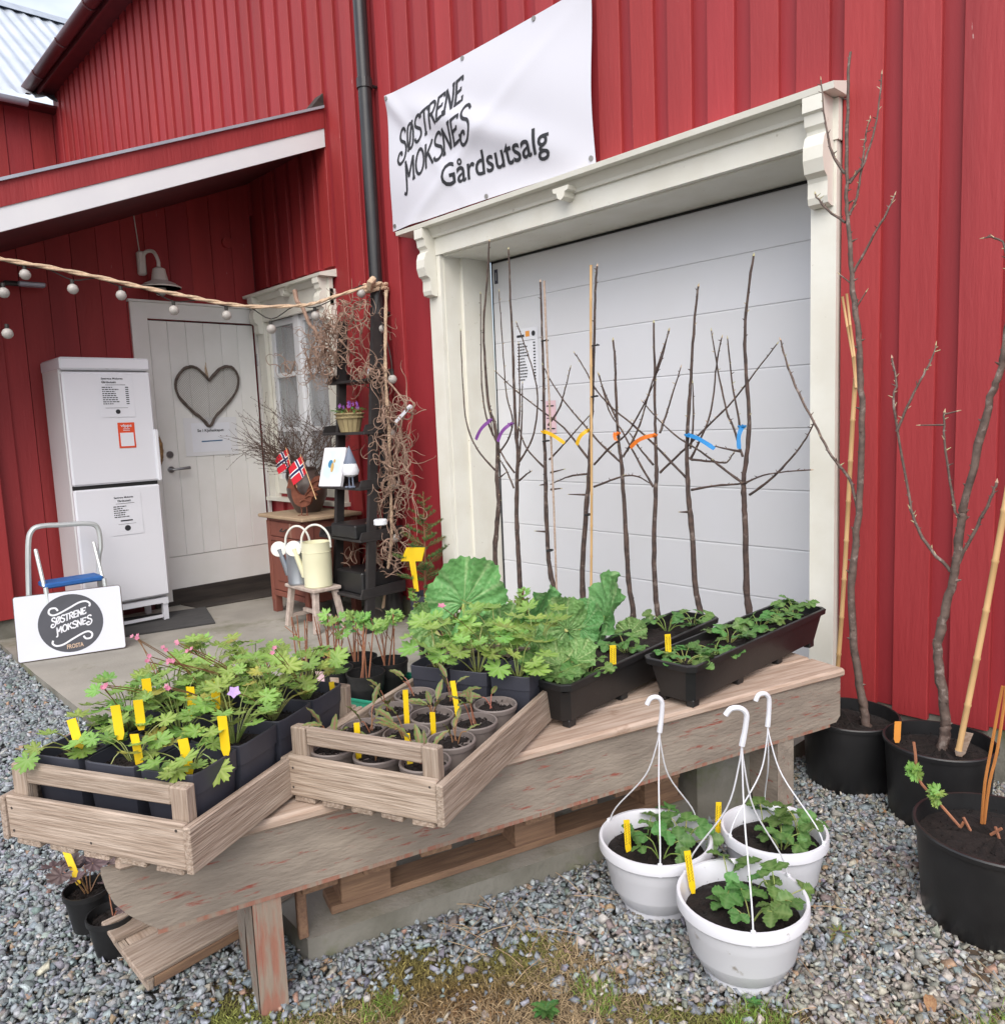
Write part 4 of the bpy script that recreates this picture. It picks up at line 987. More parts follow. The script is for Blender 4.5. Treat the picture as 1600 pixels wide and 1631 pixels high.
# framed picture leaning on the third shelf
pf = thing('framed_picture', 'white framed picture of a bird propped on the ladder shelf', 'picture', (-4.66, -.42, 1.006))
Mf = frame((-4.75, -.47, 1.008), (.97, .25, 0), (-.02, .30, .95)); Wf, Hf = .20, .27
g = G().bbox((0, .0, 0), (Wf, .03, Hf), Mf, c=.003); g.build('frame', paper, pf, w=True)
art = mat('pale_blue_print', (.55, .68, .76), (.72, .78, .80), rough=.6, scale=9)
g = G().add([Mf @ Vector(p) for p in ((.022, -.001, .022), (Wf-.022, -.001, .022), (Wf-.022, -.001, Hf-.022), (.022, -.001, Hf-.022))], [(0, 1, 2, 3)]); g.build('print_sheet', art, pf, w=True)
teal = mat('teal_ink', (.04, .20, .36), rough=.6); ochre = mat('ochre_ink', (.55, .36, .12), rough=.6)
blob = lambda cx, cz, rx, rz, e: [tuple(Mf @ Vector((cx+rx*math.cos(2*math.pi*k/14), -.0015-e, cz+rz*math.sin(2*math.pi*k/14)))) for k in range(14)]
g = G().add(blob(.085, .155, .022, .028, .001), [tuple(range(14))]); g.build('print_figure', teal, pf, w=True)
g = G().add(blob(.105, .13, .014, .034, .0015), [tuple(range(14))]).add(blob(.118, .175, .010, .013, .002), [tuple(range(14))]); g.build('print_figure', ochre, pf, w=True)
# standing bird figure with pointed cap
gn_grey = mat('blue_grey_paint', (.16, .19, .26), rough=.7)
gf = thing('bird_figure', 'small standing bird figure with grey pointed head and white chest on the shelf', 'figurine', (-4.40, -.43, 1.006))
Mg = Matrix.Translation((-4.40, -.43, 1.006))
g = G().lathe([(.018, .07), (.05, .085), (.058, .11), (.045, .15), (.03, .175), (.012, .18)], 16, Mg); g.build('body', paper, gf, smooth=True, w=True)
g = G().lathe([(.040, .15), (.042, .165), (.026, .205), (.010, .25), (.0, .275)], 14, Mg); g.build('head', gn_grey, gf, smooth=True, w=True)
for s_ in (-1, 1):
    g = G().tube([Mg @ Vector((s_*.022, 0, .0)), Mg @ Vector((s_*.02, 0, .09))], .005, 6); g.bbox(Mg @ Vector((s_*.022-.01, -.03, 0)), Mg @ Vector((s_*.022+.01, .012, .012)), c=.003); g.build('leg', gn_grey, gf, w=True)
lid_w = mat('white_jar_plastic', (.74, .76, .80), rough=.3)
g = G().lathe([(.038, 0), (.042, .004), (.042, .03), (.036, .036), (0, .036)], 20, Matrix.Translation(at(606, 836, Y=-.46)))
jar = single(g, 'white_jar_lid', lid_w, 'round white lid hung on the branch below the framed picture', 'lid', tuple(at(606, 836, Y=-.46)))

# ================================================================== cupboard with jug, flags and rooster
cup_red = mat('worn_red_brown_paint', (.23, .075, .05), (.17, .055, .04), rough=.7, scale=7, stretch=(1, 1, .3), bump=.4, third=((.42, .26, .19), 9, .62, .70, (1, 1, .3)))
cup_top = mat('pale_worn_top', (.42, .31, .20), (.33, .23, .15), rough=.75, scale=8, stretch=(.6, 8, 8), bump=.3)
cx0, cx1, cy0, cy1, cz1 = -5.52, -4.96, -.49, -.05, .775
cz0 = slab_z(-5.2)
cb = thing('wooden_cupboard', 'low worn red-brown wooden cupboard under the porch window', 'cupboard', (-5.2, -.27, cz0))
g = G().box((cx0, cy0+.022, .16), (cx1, cy1, cz1-.02)); g.build('carcass', cup_red, cb, w=True)
g = G().bbox((cx0-.06, cy0-.035, cz1-.022), (cx1+.05, cy1+.02, cz1+.004), c=.006); g.build('top_board', cup_top, cb, w=True)
for (xa, xb, za, zb_) in ((cx0, cx0+.05, .12, .73), (cx1-.05, cx1, .12, .73), (cx0+.05, cx1-.05, .16, .20), (cx0+.05, cx1-.05, .58, .61), (cx0+.05, cx1-.05, .73, .75)):
    g = G().bbox((xa, cy0, za), (xb, cy0+.022, zb_), c=.003); g.build('front_rail', cup_red, cb, w=True)
g = G().bbox((cx0+.055, cy0+.004, .615), (cx1-.055, cy0+.022, .725), c=.004); dw = g.build('drawer', cup_red, cb, w=True)
g = G().tube([(cx0+.24, cy0+.004, .68), (cx0+.245, cy0-.02, .665), (cx0+.30, cy0-.02, .665), (cx0+.305, cy0+.004, .68)], .005, 6); g.build('pull', dark_wood, dw, w=True)
g = G().bbox((cx0+.055, cy0+.004, .205), (cx1-.055, cy0+.022, .575), c=.004); dd = g.build('cupboard_door', cup_red, cb, w=True)
g = G().bbox((cx0+.13, cy0-.006, .28), (cx1-.13, cy0+.004, .50), c=.006); g.build('raised_panel', cup_red, dd, w=True)
g = G().tube([(cx1-.09, cy0+.004, .40), (cx1-.09, cy0-.022, .40)], [.006, .013], 10); g.build('knob', paper, dd, w=True)
for x_ in (cx0+.03, cx1-.03):
    for y_ in (cy0+.03, cy1-.03):
        g = G().prism([(x_-.028, cz0), (x_+.028, cz0), (x_+.034, .16), (x_-.034, .16)], y_-.025, y_+.025, 'Y'); g.build('foot', cup_red, cb, w=True)
for y_ in (cy0+.022, cy1-.05):
    g = G().bbox((cx1, y_, .16), (cx1+.012, y_+.05, .75), c=.003); g.build('side_stile', cup_red, cb, w=True)
clay = mat('dark_stoneware', (.10, .068, .058), (.07, .05, .045), rough=.38, scale=8)
jx, jy_ = -5.30, -.25
jg = thing('stoneware_jug', 'dark brown stoneware jug of bare twigs on the cupboard', 'jug', (jx, jy_, .7795))
g = G().lathe([(.085, 0), (.105, .03), (.145, .12), (.150, .18), (.125, .25), (.085, .29), (.072, .31), (.078, .335), (.066, .335), (.06, .30)], 28); g.build('body', clay, jg, smooth=True)
g = G().tube(smooth_path([(-.075, -.04, .32), (-.135, -.06, .32), (-.165, -.07, .26), (-.135, -.06, .20)], 4), .012, 8); g.build('handle', clay, jg, smooth=True)
tw = thing('twig_bunch', 'bunch of bare budding twigs standing in the stoneware jug', 'branches', (jx, jy_, 1.0))
g = G()
def twig(g_, p, d, r_, n, depth, droop=.0):
    pts = [Vector(p)]; d = Vector(d).normalized()
    for i in range(n):
        d = (d+Vector((rv(-.22, .22), rv(-.22, .22), rv(-.15, .2)-droop))).normalized(); pts.append(pts[-1]+d*.035)
        if depth and rnd.random() < .45: twig(g_, pts[-1], d+Vector((rv(-.9, .9), rv(-.9, .9), rv(-.4, .6))), r_*.65, int(n*.6)+1, depth-1, droop)
        if rnd.random() < .5: g_.tube([pts[-1], pts[-1]+Vector((rv(-.01, .01), rv(-.01, .01), .008))], [r_*1.6, r_*.3], 4, caps=False)
    g_.tube(pts, [r_*(1-.6*i/len(pts)) for i in range(len(pts))], 4, caps=False)
for k in range(26):
    a = rv(0, 6.28); twig(g, (jx+rv(-.05, .05), jy_+rv(-.05, .05), 1.02), (math.cos(a)*rv(.2, 1.1)-.15, math.sin(a)*.7-.1, rv(.5, 1.3)), .0036, 11, 2, .03)
g.build('twigs', twig_m, tw, w=True)
fl_r = mat('flag_red', (.62, .012, .03), rough=.7, scale=9); fl_w = mat('flag_white', (.80, .80, .82), rough=.7); fl_b = mat('flag_blue', (.012, .02, .10), rough=.7)
def flag(label, org, ux, uy, W, H, dep):
    t = thing('norwegian_flag', label, 'flag', tuple(org), group='small flags in the jug')
    ux = Vector(ux); uy = Vector(uy); nn = ux.cross(uy).normalized()
    P = lambda u, v, e: tuple(Vector(org)+ux*u*W+uy*v*H+nn*(dep*math.sin(u*4+v*2)+e))
    def rect(g_, u0, u1, v0, v1, e):
        g_.grid(8, 4, lambda a, b: P(u0+(u1-u0)*a, v0+(v1-v0)*b, e))
    g_ = G(); rect(g_, 0, 1, 0, 1, 0); g_.build('red_cloth', fl_r, t, w=True, smooth=80)
    for s_ in (1, -1):
        g_ = G(); rect(g_, 6/22, 10/22, 0, 1, .0007*s_); rect(g_, 0, 1, 6/16, 10/16, .0011*s_); g_.build('white_cross', fl_w, t, w=True)
        g_ = G(); rect(g_, 7/22, 9/22, 0, 1, .0016*s_); rect(g_, 0, 1, 7/16, 9/16, .0021*s_); g_.build('blue_cross', fl_b, t, w=True)
    g_ = G().tube([Vector(org)-uy*H*1.6, Vector(org)+uy*H*1.06], .003, 6); g_.build('stick', bamboo, t, w=True)
flag('front Norwegian flag in the jug hanging towards the rooster', at(488, 752, Y=-.46), (-.74, -.12, -.50), (-.46, .0, .80), .19, .145, .010)
flag('rear Norwegian flag in the jug beside the door frame', at(462, 738, Y=-.47), (-.78, -.12, -.48), (-.36, 0, .85), .165, .125, .012)
rust = mat('rusty_iron', (.20, .065, .035), (.13, .04, .022), rough=.85, scale=30, bump=.5, third=((.30, .14, .08), 14, .6, .72))
ro = thing('rooster_figure', 'rusty sheet iron rooster standing in front of the jug', 'figurine', (-5.08, -.41, .7795))
Mr = frame((-5.08, -.41, .78), (.80, .42, 0), (0, 0, 1)); 
body = sp2([(-.115, .22), (-.10, .265), (-.07, .27), (-.055, .20), (-.02, .155), (.03, .15), (.055, .19), (.085, .255), (.135, .285), (.175, .27), (.14, .245), (.165, .225), (.125, .215), (.15, .19), (.105, .175), (.12, .145), (.085, .14), (.06, .085), (.0, .062), (-.06, .085), (-.085, .14), (-.09, .195), (-.125, .20)], 3)
g = G(); g.prism(body, -.012, .012, 'Y', Mr)
g.prism([(-.095, .262), (-.105, .285), (-.09, .278), (-.082, .298), (-.074, .28), (-.06, .29), (-.065, .262)], -.005, .005, 'Y', Mr); g.build('body', rust, ro, w=True)
for k, (a, b) in enumerate((((.02, .12), (.10, .14)), ((.03, .15), (.13, .20)), ((.05, .18), (.15, .26)), ((-.02, .10), (.06, .10)))):
    g = G(); g.tube(smooth_path([Mr @ Vector((a[0], -.016, a[1])), Mr @ Vector(((a[0]+b[0])/2, -.02, (a[1]+b[1])/2+.018)), Mr @ Vector((b[0], -.014, b[1]))], 3), .006, 5); g.build('tail_feather', rust, ro, w=True)
for u in (-.02, .025):
    g = G().tube([Mr @ Vector((u, 0, .07)), Mr @ Vector((u, 0, .006))], .004, 5)
    for du in (-.02, .02): g.tube([Mr @ Vector((u, 0, .006)), Mr @ Vector((u+du, -.02, .003))], .003, 4)
    g.build('leg', rust, ro, w=True)

# ================================================================== stool with two watering cans
st_wood = mat('washed_stool_wood', (.50, .42, .37), (.36, .29, .25), rough=.85, scale=9, stretch=(3, 3, 3), bump=.4, var=.08)
sx0, sx1, sy0, sy1, sz = -5.00, -4.60, -.645, -.43, .335
so = thing('wooden_stool', 'small pale wooden stool under the watering cans', 'stool', (-4.8, -.54, slab_z(-4.8)))
g = G().bbox((sx0, sy0, sz-.026), (sx1, sy1, sz), c=.006); g.build('seat', st_wood, so, w=True)
legs = []
for (x_, dx) in ((sx0+.04, -.035), (sx1-.04, .035)):
    for (y_, dy) in ((sy0+.035, -.03), (sy1-.035, .04)):
        a = Vector((x_, y_, sz-.02)); b = Vector((x_+dx, y_+dy, slab_z(x_))); legs.append((a, b))
        Mq = frame(b, a-b, (0, 1, 0)); g = G().bbox((0, -.019, -.019), ((a-b).length, .019, .019), Mq, c=.004); g.build('leg', st_wood, so, w=True)
for i, j in ((0, 1), (2, 3)):
    a = legs[i][0].lerp(legs[i][1], .75); b = legs[j][0].lerp(legs[j][1], .75); Mq = frame(a, b-a, (0, 0, 1)); g = G().bbox((0, -.012, -.014), ((b-a).length, .012, .014), Mq, c=.003); g.build('stretcher', st_wood, so, w=True)
a = legs[0][0].lerp(legs[1][1], .5); a.z = .13; b = legs[2][0].lerp(legs[3][1], .5); b.z = .13; Mq = frame(a, b-a, (0, 0, 1)); g = G().bbox((0, -.012, -.014), ((b-a).length, .012, .014), Mq, c=.003); g.build('stretcher', st_wood, so, w=True)
cream = mat('cream_enamel', (.72, .70, .50), (.68, .66, .46), rough=.3, scale=4)
galv = mat('galvanised_steel', (.45, .48, .52), (.33, .36, .41), rough=.28, metal=.75, scale=6, stretch=(1, 1, .4))
handle_w = mat('pale_handle', (.72, .72, .66), rough=.35)
def can(label, x_, y_, m, r_, h, hw):
    t = thing('watering_can', label, 'watering can', (x_, y_, sz+.0005), group='watering cans on the stool')
    g_ = G().lathe([(r_*.93, 0), (r_*.97, .008), (r_*.95, .014), (r_, h*.55), (r_*.99, h*.78), (r_*1.02, h*.785), (r_*.99, h*.79), (r_*.96, h*.97), (r_*.98, h), (r_*.90, h), (r_*.88, h*.9), (0, h*.88)], 32); g_.build('body', m, t, smooth=True)
    fd = Vector((.55, -.83, 0)).normalized(); ld = Vector((-.75, -.66, 0)).normalized()
    g_ = G(); a = ld*(r_*.93)+Vector((0, 0, h*.22)); b = ld*(r_*1.55)+fd*.01+Vector((0, 0, h*.86)); g_.tube([a, b], [.022, .016], 12); sp_ = g_.build('spout', m, t, smooth=True)
    nn = (Vector((.86, -.46, .24))).normalized(); Mq = frame(b, nn.cross(Vector((0, 0, 1))), nn)
    g_ = G().lathe([(.016, -.035), (.05, -.006), (.054, .0), (.052, .004), (.03, .007), (.029, .005), (.012, .0065), (0, .006)], 22, Mq); g_.build('rose', handle_w, t, smooth=True)
    g_ = G().tube(smooth_path([Vector((.70, .72, 0)).normalized()*r_*hw+Vector((0, 0, h*.86))]+[Vector((.70, .72, 0)).normalized()*(r_*1.02*math.cos(q))*1+Vector((0, 0, h*.95+.13*math.sin(q))) for q in (.3, .8, 1.3, 1.8, 2.3, 2.8)]+[Vector((.70, .72, 0)).normalized()*-r_*hw+Vector((0, 0, h*.86))], 4), .0075, 8); g_.build('handle', handle_w, t, smooth=True)
can('cream enamelled watering can on the stool', -4.705, -.545, cream, .098, .305, 1.0)
can('shiny galvanised watering can at the back of the stool', -4.90, -.575, galv, .085, .285, 1.0)

# ================================================================== step stool, sign, mats
stp = thing('step_ladder', 'folding aluminium step stool with blue tread behind the round-logo sign', 'step stool', (-5.74, -1.82, .03))
g = G()
tub = lambda p, X=-5.72: at(*p, X=X)
g.tube(smooth_path([Vector((-5.66, -2.09, .03)), tub((46, 945)), tub((45, 870)), tub((50, 846)), tub((65, 838)), tub((100, 836)), tub((142, 834)), tub((156, 842)), tub((160, 870)), tub((157, 905)), Vector((-5.70, -1.63, .03))], 4), .0165, 8); g.build('hoop', alu, stp, smooth=True, w=True)
a = tub((62, 924)); b = tub((160, 921)); g = G().bbox((-5.76, a.y, a.z-.045), (-5.58, b.y-.02, a.z-.01), c=.008); tr_ = g.build('tread', blue_step, stp, w=True)
for y_ in (a.y, b.y-.02):
    g = G().tube([(-5.60, y_, a.z-.03), (-5.72, y_, a.z+.20)], .012, 8); g.build('brace', alu, stp, w=True)
    g = G().tube([(-5.57, y_, a.z-.03), (-5.50, y_, .04)], .014, 8); g.build('front_leg', alu, stp, w=True)
    g = G().tube([(-5.50, y_, .028), (-5.50, y_, .05)], .018, 8); g.build('rubber_foot', black_gap, stp, w=True)
sg_dark = mat('sign_slate_print', (.058, .06, .075), (.048, .05, .062), rough=.5); sg_gold = mat('sign_sand_print', (.50, .36, .26), rough=.5)
sg_edge = mat('sign_edge', (.07, .045, .035), rough=.6); sg_face = mat('sign_white_face', (.64, .66, .73), (.62, .64, .71), rough=.3, scale=2)
BL, BR_ = Vector((-5.53, -2.19, .03)), Vector((-5.34, -1.612, .034)); TL_ = at(12, 953, X=-5.62); TR_ = at(188, 931, X=-5.43)
sg = thing('shop_sign', 'white sign board with dark round Søstrene Moksnes Frosta logo leaning on the step stool', 'sign', tuple((BL+BR_)/2))
ux = (BR_-BL); Ws = ux.length; ux.normalize(); uy = ((TL_+TR_)/2-(BL+BR_)/2); Hs = uy.length; uy = (uy-ux*uy.dot(ux)); Hs = uy.length; uy.normalize(); nn = ux.cross(uy)
Ms = Matrix(((ux.x, uy.x, nn.x, BL.x), (ux.y, uy.y, nn.y, BL.y), (ux.z, uy.z, nn.z, BL.z), (0, 0, 0, 1)))
rr = .016
def rrect(w_, h_, r_, o=0):
    P_ = []
    for cx_, cy_, a0 in ((w_-r_, r_, -90), (w_-r_, h_-r_, 0), (r_, h_-r_, 90), (r_, r_, 180)):
        for k in range(5): a = R(a0+k*22.5); P_.append((cx_+(r_-o)*math.cos(a), cy_+(r_-o)*math.sin(a)))
    return P_
g = G().prism(rrect(Ws, Hs, rr), -.022, -.001, 'Z', Ms); g.build('board', sg_edge, sg, w=True)
q = rrect(Ws, Hs, rr, .004); g = G().add([Ms @ Vector((a, b, 0)) for a, b in q], [tuple(range(len(q)))]); g.build('face', sg_face, sg, w=True)
cx_, cy_, rc = Ws*.505, Hs*.50, Hs*.445
g = G().add([Ms @ Vector((cx_+rc*math.cos(2*math.pi*k/48), cy_+rc*math.sin(2*math.pi*k/48), .0012)) for k in range(48)], [tuple(range(48))]); g.build('logo_disc', sg_dark, sg, w=True)
g = G(); k = rc/.43; sl0 = .22
S1 = lambda u, v: tuple(Ms @ Vector((cx_+(-.255+u+.03*v)*k, cy_+(-.008+v+u*.26)*k, .0026)))
S2 = lambda u, v: tuple(Ms @ Vector((cx_+(-.205+u+.03*v)*k, cy_+(-.140+v+u*.25)*k, .0026)))
strokes(g, 'b0STRENE', S1, .098, .0185, width=.47); strokes(g, 'MOKSNEb', S2, .098, .0185, width=.49)
S0 = lambda u, v: tuple(Ms @ Vector((cx_+u*k, cy_+v*k, .0026)))
sw1 = sp2([(-.15, .16), (-.18, .205), (-.245, .20), (-.265, .145), (-.225, .105), (-.15, .115), (.0, .185), (.12, .245), (.21, .255), (.26, .215), (.25, .17)], 5)
ribbon(g, [(u*1.04, v+.042) for u, v in sw1], .026, S0); sw2 = [(-u*1.0, -v-.055) for u, v in sw1]; ribbon(g, sw2, .026, S0)
g.build('logo_lettering', paper, sg, w=True)
g = G(); write(g, 'FROSTA', lambda u, v: S0(-.08+u, -.375+v+.05*u), width=.22, h=.062, bold=.03); g.build('logo_town_name', sg_gold, sg, w=True)
for nm, lab, q, m in (('door_mat', 'ribbed dark rubber mat on the slab in front of the fridge', [(-5.66, -1.55), (-5.50, -.95), (-6.08, -.78), (-6.24, -1.38)], mat('ribbed_rubber', (.055, .053, .052), (.04, .039, .04), rough=.8)),
                      ('threshold_mat', 'flat dark mat lying below the entrance door step', [(-6.10, -.82), (-6.02, -.12), (-6.36, -.08), (-6.37, -.86)], dark_wood)):
    A, B, C_, D_ = [Vector((x_, y_, 0)) for x_, y_ in q]
    t = thing(nm, lab, 'mat', tuple((A+B+C_+D_)/4+Vector((0, 0, slab_z(-5.9)))))
    g = G(); z_ = lambda p: Vector((p.x, p.y, slab_z(p.x)+.009))
    g.add([z_(p) for p in (A, B, C_, D_)]+[z_(p)-Vector((0, 0, .008)) for p in (A, B, C_, D_)], [(0, 1, 2, 3), (0, 4, 5, 1), (1, 5, 6, 2), (2, 6, 7, 3), (3, 7, 4, 0)]); g.build('base', m, t, w=True)
    if nm == 'door_mat':
        for k_ in range(34):
            s_ = (k_+.5)/34; g = G(); a = z_(A.lerp(D_, s_)); b = z_(B.lerp(C_, s_)); g.tube([a+Vector((0, 0, .001)), b+Vector((0, 0, .001))], .0045, 4); g.build('rib', m, t, w=True)

# ================================================================== bench
BU = Vector((.271, .9626, 0)).normalized(); BN = Vector((BU.y, -BU.x, 0)); BO = Vector((-1.69, -2.40, 0)); BZ = .487
def onbench(px, py, s=0.0):
    d = Vector(ray(px, py)); c = Vector(CAM); k = BN.dot(BO-BN*s-c)/BN.dot(d); p = c+d*k
    return ((p-BO).dot(BU), p.z)
def bp(t, s, z): return BO+BU*t-BN*s+Vector((0, 0, z))
def plank(name, m, parent, org, xd, zd, L_, W_, T_, c=.003, j=.0012):
    """board with its grain along local X; org is the corner at x=0, y=0, z=0"""
    me = G().bbox((0, 0, 0), (L_, W_, T_), c=c, j=j).mesh(name, m); o = bpy.data.objects.new(name, me); link(o, parent)
    Mw = frame(org, xd, zd); o.matrix_local = (WM[parent.name].inverted() @ Mw) if parent is not None else Mw; WM[o.name] = Mw; return o
bn = thing('wooden_bench', 'long old wooden bench with flaking grey and red paint carrying crates and planters', 'bench', tuple(bp(.9, .2, 0)))
tL = onbench(158, 1372)[0]; tR = onbench(1338, 1075)[0]
Mbn = frame(bp(0, 0, 0), BU, (0, 0, 1))     # local X along the bench, -Y to the yard... y = back
def bprism(name, poly, s0, s1, m, z_up=True):
    """outline in (t, z) with thickness from s0 to s1 behind the front face, grain along the bench"""
    g_ = G(); g_.prism(poly, s0, s1, 'Y'); me = g_.mesh(name, m); o = bpy.data.objects.new(name, me); link(o, bn); o.matrix_local = WM[bn.name].inverted() @ Mbn; WM[o.name] = Mbn; return o
_y = Mbn.to_3x3() @ Vector((0, 1, 0)); _sg = 1 if _y.dot(-BN) > 0 else -1
end = [onbench(*p) for p in ((158, 1368), (161, 1395), (168, 1415), (182, 1440), (205, 1458), (232, 1472), (255, 1481))]
zb_ = .292
poly = [(tR, BZ-.030), (tL+.0, BZ-.030)]+[(t_, max(z_, zb_-.012)) for t_, z_ in end[1:]]+[(onbench(320, 1472)[0], zb_), (tR-.02, zb_), (tR, zb_+.02)]
bprism('front_apron', poly, .0*_sg, .03*_sg, bench_paint); bprism('back_apron', poly, .36*_sg, .39*_sg, bench_paint)
g = G(); g.prism([(tL+.12, zb_-.004), (tR-.03, zb_-.004), (tR-.03, zb_-.0005), (tL+.12, zb_-.0005)], -.004*_sg, .034*_sg, 'Y')
top_p = [(-.012, BZ-.0295), (-.02, BZ-.02), (-.02, BZ-.010), (-.010, BZ), (.41, BZ), (.42, BZ-.01), (.42, BZ-.0295)]
for k, (sa, sb) in enumerate(((-.014, .135), (.139, .28), (.284, .41))):
    plank('top_plank', end_wood, bn, bp(tL+.03, sb if _sg > 0 else sb, BZ-.0295), BU, (0, 0, 1), tR-tL-.03+.012*(k == 0), sb-sa, .0295, c=.007 if k == 0 else .004) if False else None
    o_ = bpy.data.objects.new('top_plank', G().bbox((tL+.03, min(sa*_sg, sb*_sg), BZ-.0295), (tR+.012, max(sa*_sg, sb*_sg), BZ), c=.008).mesh('top_plank', end_wood)); link(o_, bn); o_.matrix_local = WM[bn.name].inverted() @ Mbn
bprism('red_edge_strip', [(tL+.10, zb_-.012), (tR-.05, zb_-.012), (tR-.05, zb_-.0006), (tL+.10, zb_-.0006)], .001*_sg, .028*_sg, bench_red)
bprism('end_board', [(tR-.03, zb_+.02), (tR-.005, zb_+.02), (tR-.005, BZ-.031), (tR-.03, BZ-.031)], .031*_sg, .359*_sg, bench_paint)
t0 = onbench(415, 1600)[0]; t1 = onbench(461, 1600)[0]
for ta, tb in ((t0, t1), (tR-.30, tR-.225)):
    prof = [(.004, zb_-.0135), (.004, -.03), (.10, -.03), (.145, .17), (.19, -.03), (.30, -.03), (.30, zb_-.0135)]
    V = [bp(ta, s_, z_) for s_, z_ in prof]+[bp(tb, s_, z_) for s_, z_ in prof]; n = len(prof)
    g = G().add(V, [tuple(range(n)), tuple(range(n, 2*n))[::-1]]+[(i, n+i, n+(i+1) % n, (i+1) % n) for i in range(n)]); o_ = g.build('leg', bench_red if ta == t0 else bench_paint, bn, w=True)
    g = G().add([bp(ta-.0025, s_, z_) for s_, z_ in prof], [tuple(range(n))]); g.build('leg_face', bench_paint, o_, w=True)
# pallet under the bench
pa = thing('wooden_pallet', 'rough wooden pallet lying on the slab under the bench', 'pallet', tuple(bp(.9, .3, .09)))
for s_ in (.10, .42):
    plank('bottom_runner', pallet_wood, pa, bp(.16, s_+.10, slab_z(-1.6)+.002), BU, (0, 0, 1), 1.25, .10, .022)
    for t_ in (.19, .74, 1.24):
        plank('block', pallet_wood, pa, bp(t_, s_+.10, slab_z(-1.6)+.0235), BU, (0, 0, 1), .145, .10, .098)
    plank('stringer_board', pallet_wood, pa, bp(.16, s_+.10, slab_z(-1.6)+.123), BU, (0, 0, 1), 1.25, .10, .02)
for k in range(8): plank('deck_board', pallet_wood, pa, bp(.16+k*.165, .105, slab_z(-1.6)+.1435), -BN, (0, 0, 1), .5, .095, .02)
tS = onbench(481, 1465, .155)[0]; g = G().bbox((-.013, -.013, 0), (.013, .013, .17), frame(bp(tS, .155, slab_z(-1.75)), BU, (0, 0, 1)), c=.003)
single(g, 'wooden_stake', pallet_wood, 'short brown stake standing at the pallet end beside the front bench leg', 'stake', tuple(bp(tS, .155, slab_z(-1.75))))
g = G().bbox((-.20, -.09, -.04), (.20, .09, .275), frame(bp(1.62, .22, 0), BU, (0, 0, 1)), c=.012, j=.004)
single(g, 'concrete_block', concrete_old, 'grey concrete block under the right end of the bench', 'block', tuple(bp(1.62, .22, 0)))

# ================================================================== crates
nail_m = mat('rusty_nail', (.05, .04, .035), rough=.7)
def crate(label, org, e1, W_, L_, z0, hb=.10, hp=.185, m=weather, rot=None, rails=True):
    e1 = Vector(e1).normalized(); e2 = Vector((-e1.y, e1.x, 0)); Z = Vector((0, 0, 1)); org = Vector(org)+Vector((0, 0, z0))
    if rot is not None: e2 = rot @ e2; e1 = rot @ e1; Z = rot @ Z
    t = thing('wooden_crate', label, 'crate', tuple(org+e1*W_/2+e2*L_/2), group='wooden plant crates')
    O = lambda a, b, c: org+e1*a+e2*b+Z*c
    T = .017
    plank('end_board', m, t, O(-.0, T, .016), e1, -e2, W_, hb, T) if False else None
    def box(nm, a, b, c, d, e, f_, along):
        """a..b along e1, c..d along e2, e..f up; grain along the given axis"""
        if along == 1: return plank(nm, m, t, O(a, c, e), e1, Z, b-a, d-c, f_-e)
        if along == 2: return plank(nm, m, t, O(b, c, e), e2, Z, d-c, b-a, f_-e)
        return plank(nm, m, t, O(a, c, e), Z, e1.cross(Z)*-1 if False else -e1, f_-e, d-c, -(a-b)) if False else plank(nm, m, t, O(b, c, e), Z, e1*-1, f_-e, (d-c), b-a)
    box('end_board', 0, W_, 0, T, .016, .016+hb, 1); box('end_board', 0, W_, L_-T, L_, .016, .016+hb, 1)
    box('side_board', -.0178, -.0006, -.004, L_+.004, .010, .012+hb, 2); box('side_board', W_+.0006, W_+.0178, -.004, L_+.004, .010, .012+hb, 2)
    for a in (.022, W_*.5, W_-.022):
        for c in (.035, .095):
            if a == W_*.5 and c > .05: continue
            q = O(a+rv(-.006, .006), -.0006, c+rv(-.008, .008)); G().tube([q+e2*.003, q], .0032, 7).build('nail', nail_m, t, w=True)
    ns = 5; sw = W_/ns*.72
    for k in range(ns):
        a = W_/ns*(k+.5)-sw/2; box('bottom_slat', a, a+sw, .004, L_-.004, .0, .0155, 2)
    for a in (.003, W_-.046):
        for c in (T+.001, L_-T-.031):
            g_ = G().bbox((a, c, .017), (a+.043, c+.030, hp), Matrix(((e1.x, e2.x, Z.x, org.x), (e1.y, e2.y, Z.y, org.y), (e1.z, e2.z, Z.z, org.z), (0, 0, 0, 1))), c=.003, j=.001)
            me = G(); Mi = frame(O(a, c, .017), Z, e1); me = g_.mesh('corner_post', m, inv=Mi.inverted()); o_ = bpy.data.objects.new('corner_post', me); link(o_, t); o_.matrix_local = WM[t.name].inverted() @ Mi
    if rails:
        for c in (T+.004, L_-T-.004-.020): box('top_rail', .047, W_-.047, c, c+.020, hp-.044, hp-.001, 1)
    return t, O
C1, O1 = crate('left wooden crate with square charcoal pots of geraniums on the bench end', (-2.025, -2.885, 0), (.446, .229, 0), .50, .70, .4885)
C2, O2 = crate('middle wooden crate with round seedling pots in front and square pots behind', (-1.730, -2.345, 0), (.388, .158, 0), .42, .84, .4885)
C3 = thing('wooden_crate', 'upturned slatted wooden crate on the gravel under the left bench end', 'crate', (-2.05, -2.45, 0), group='wooden plant crates')
A3 = at(160, 1468, Z=.10); B3 = at(222, 1552, Z=.058); E1 = (B3-A3).normalized(); E2 = Vector((-.02, 1, .0)); E2 = (E2-E1*E2.dot(E1)).normalized(); E3 = E1.cross(E2)
def o3(a, b, c): return A3+E1*a+E2*b+E3*c
for a, w_ in ((0, .022), (.028, .058), (.128, .128)): plank('slat', weather, C3, o3(a+w_, .0, -.016), E2, E3, .48, w_, .016)
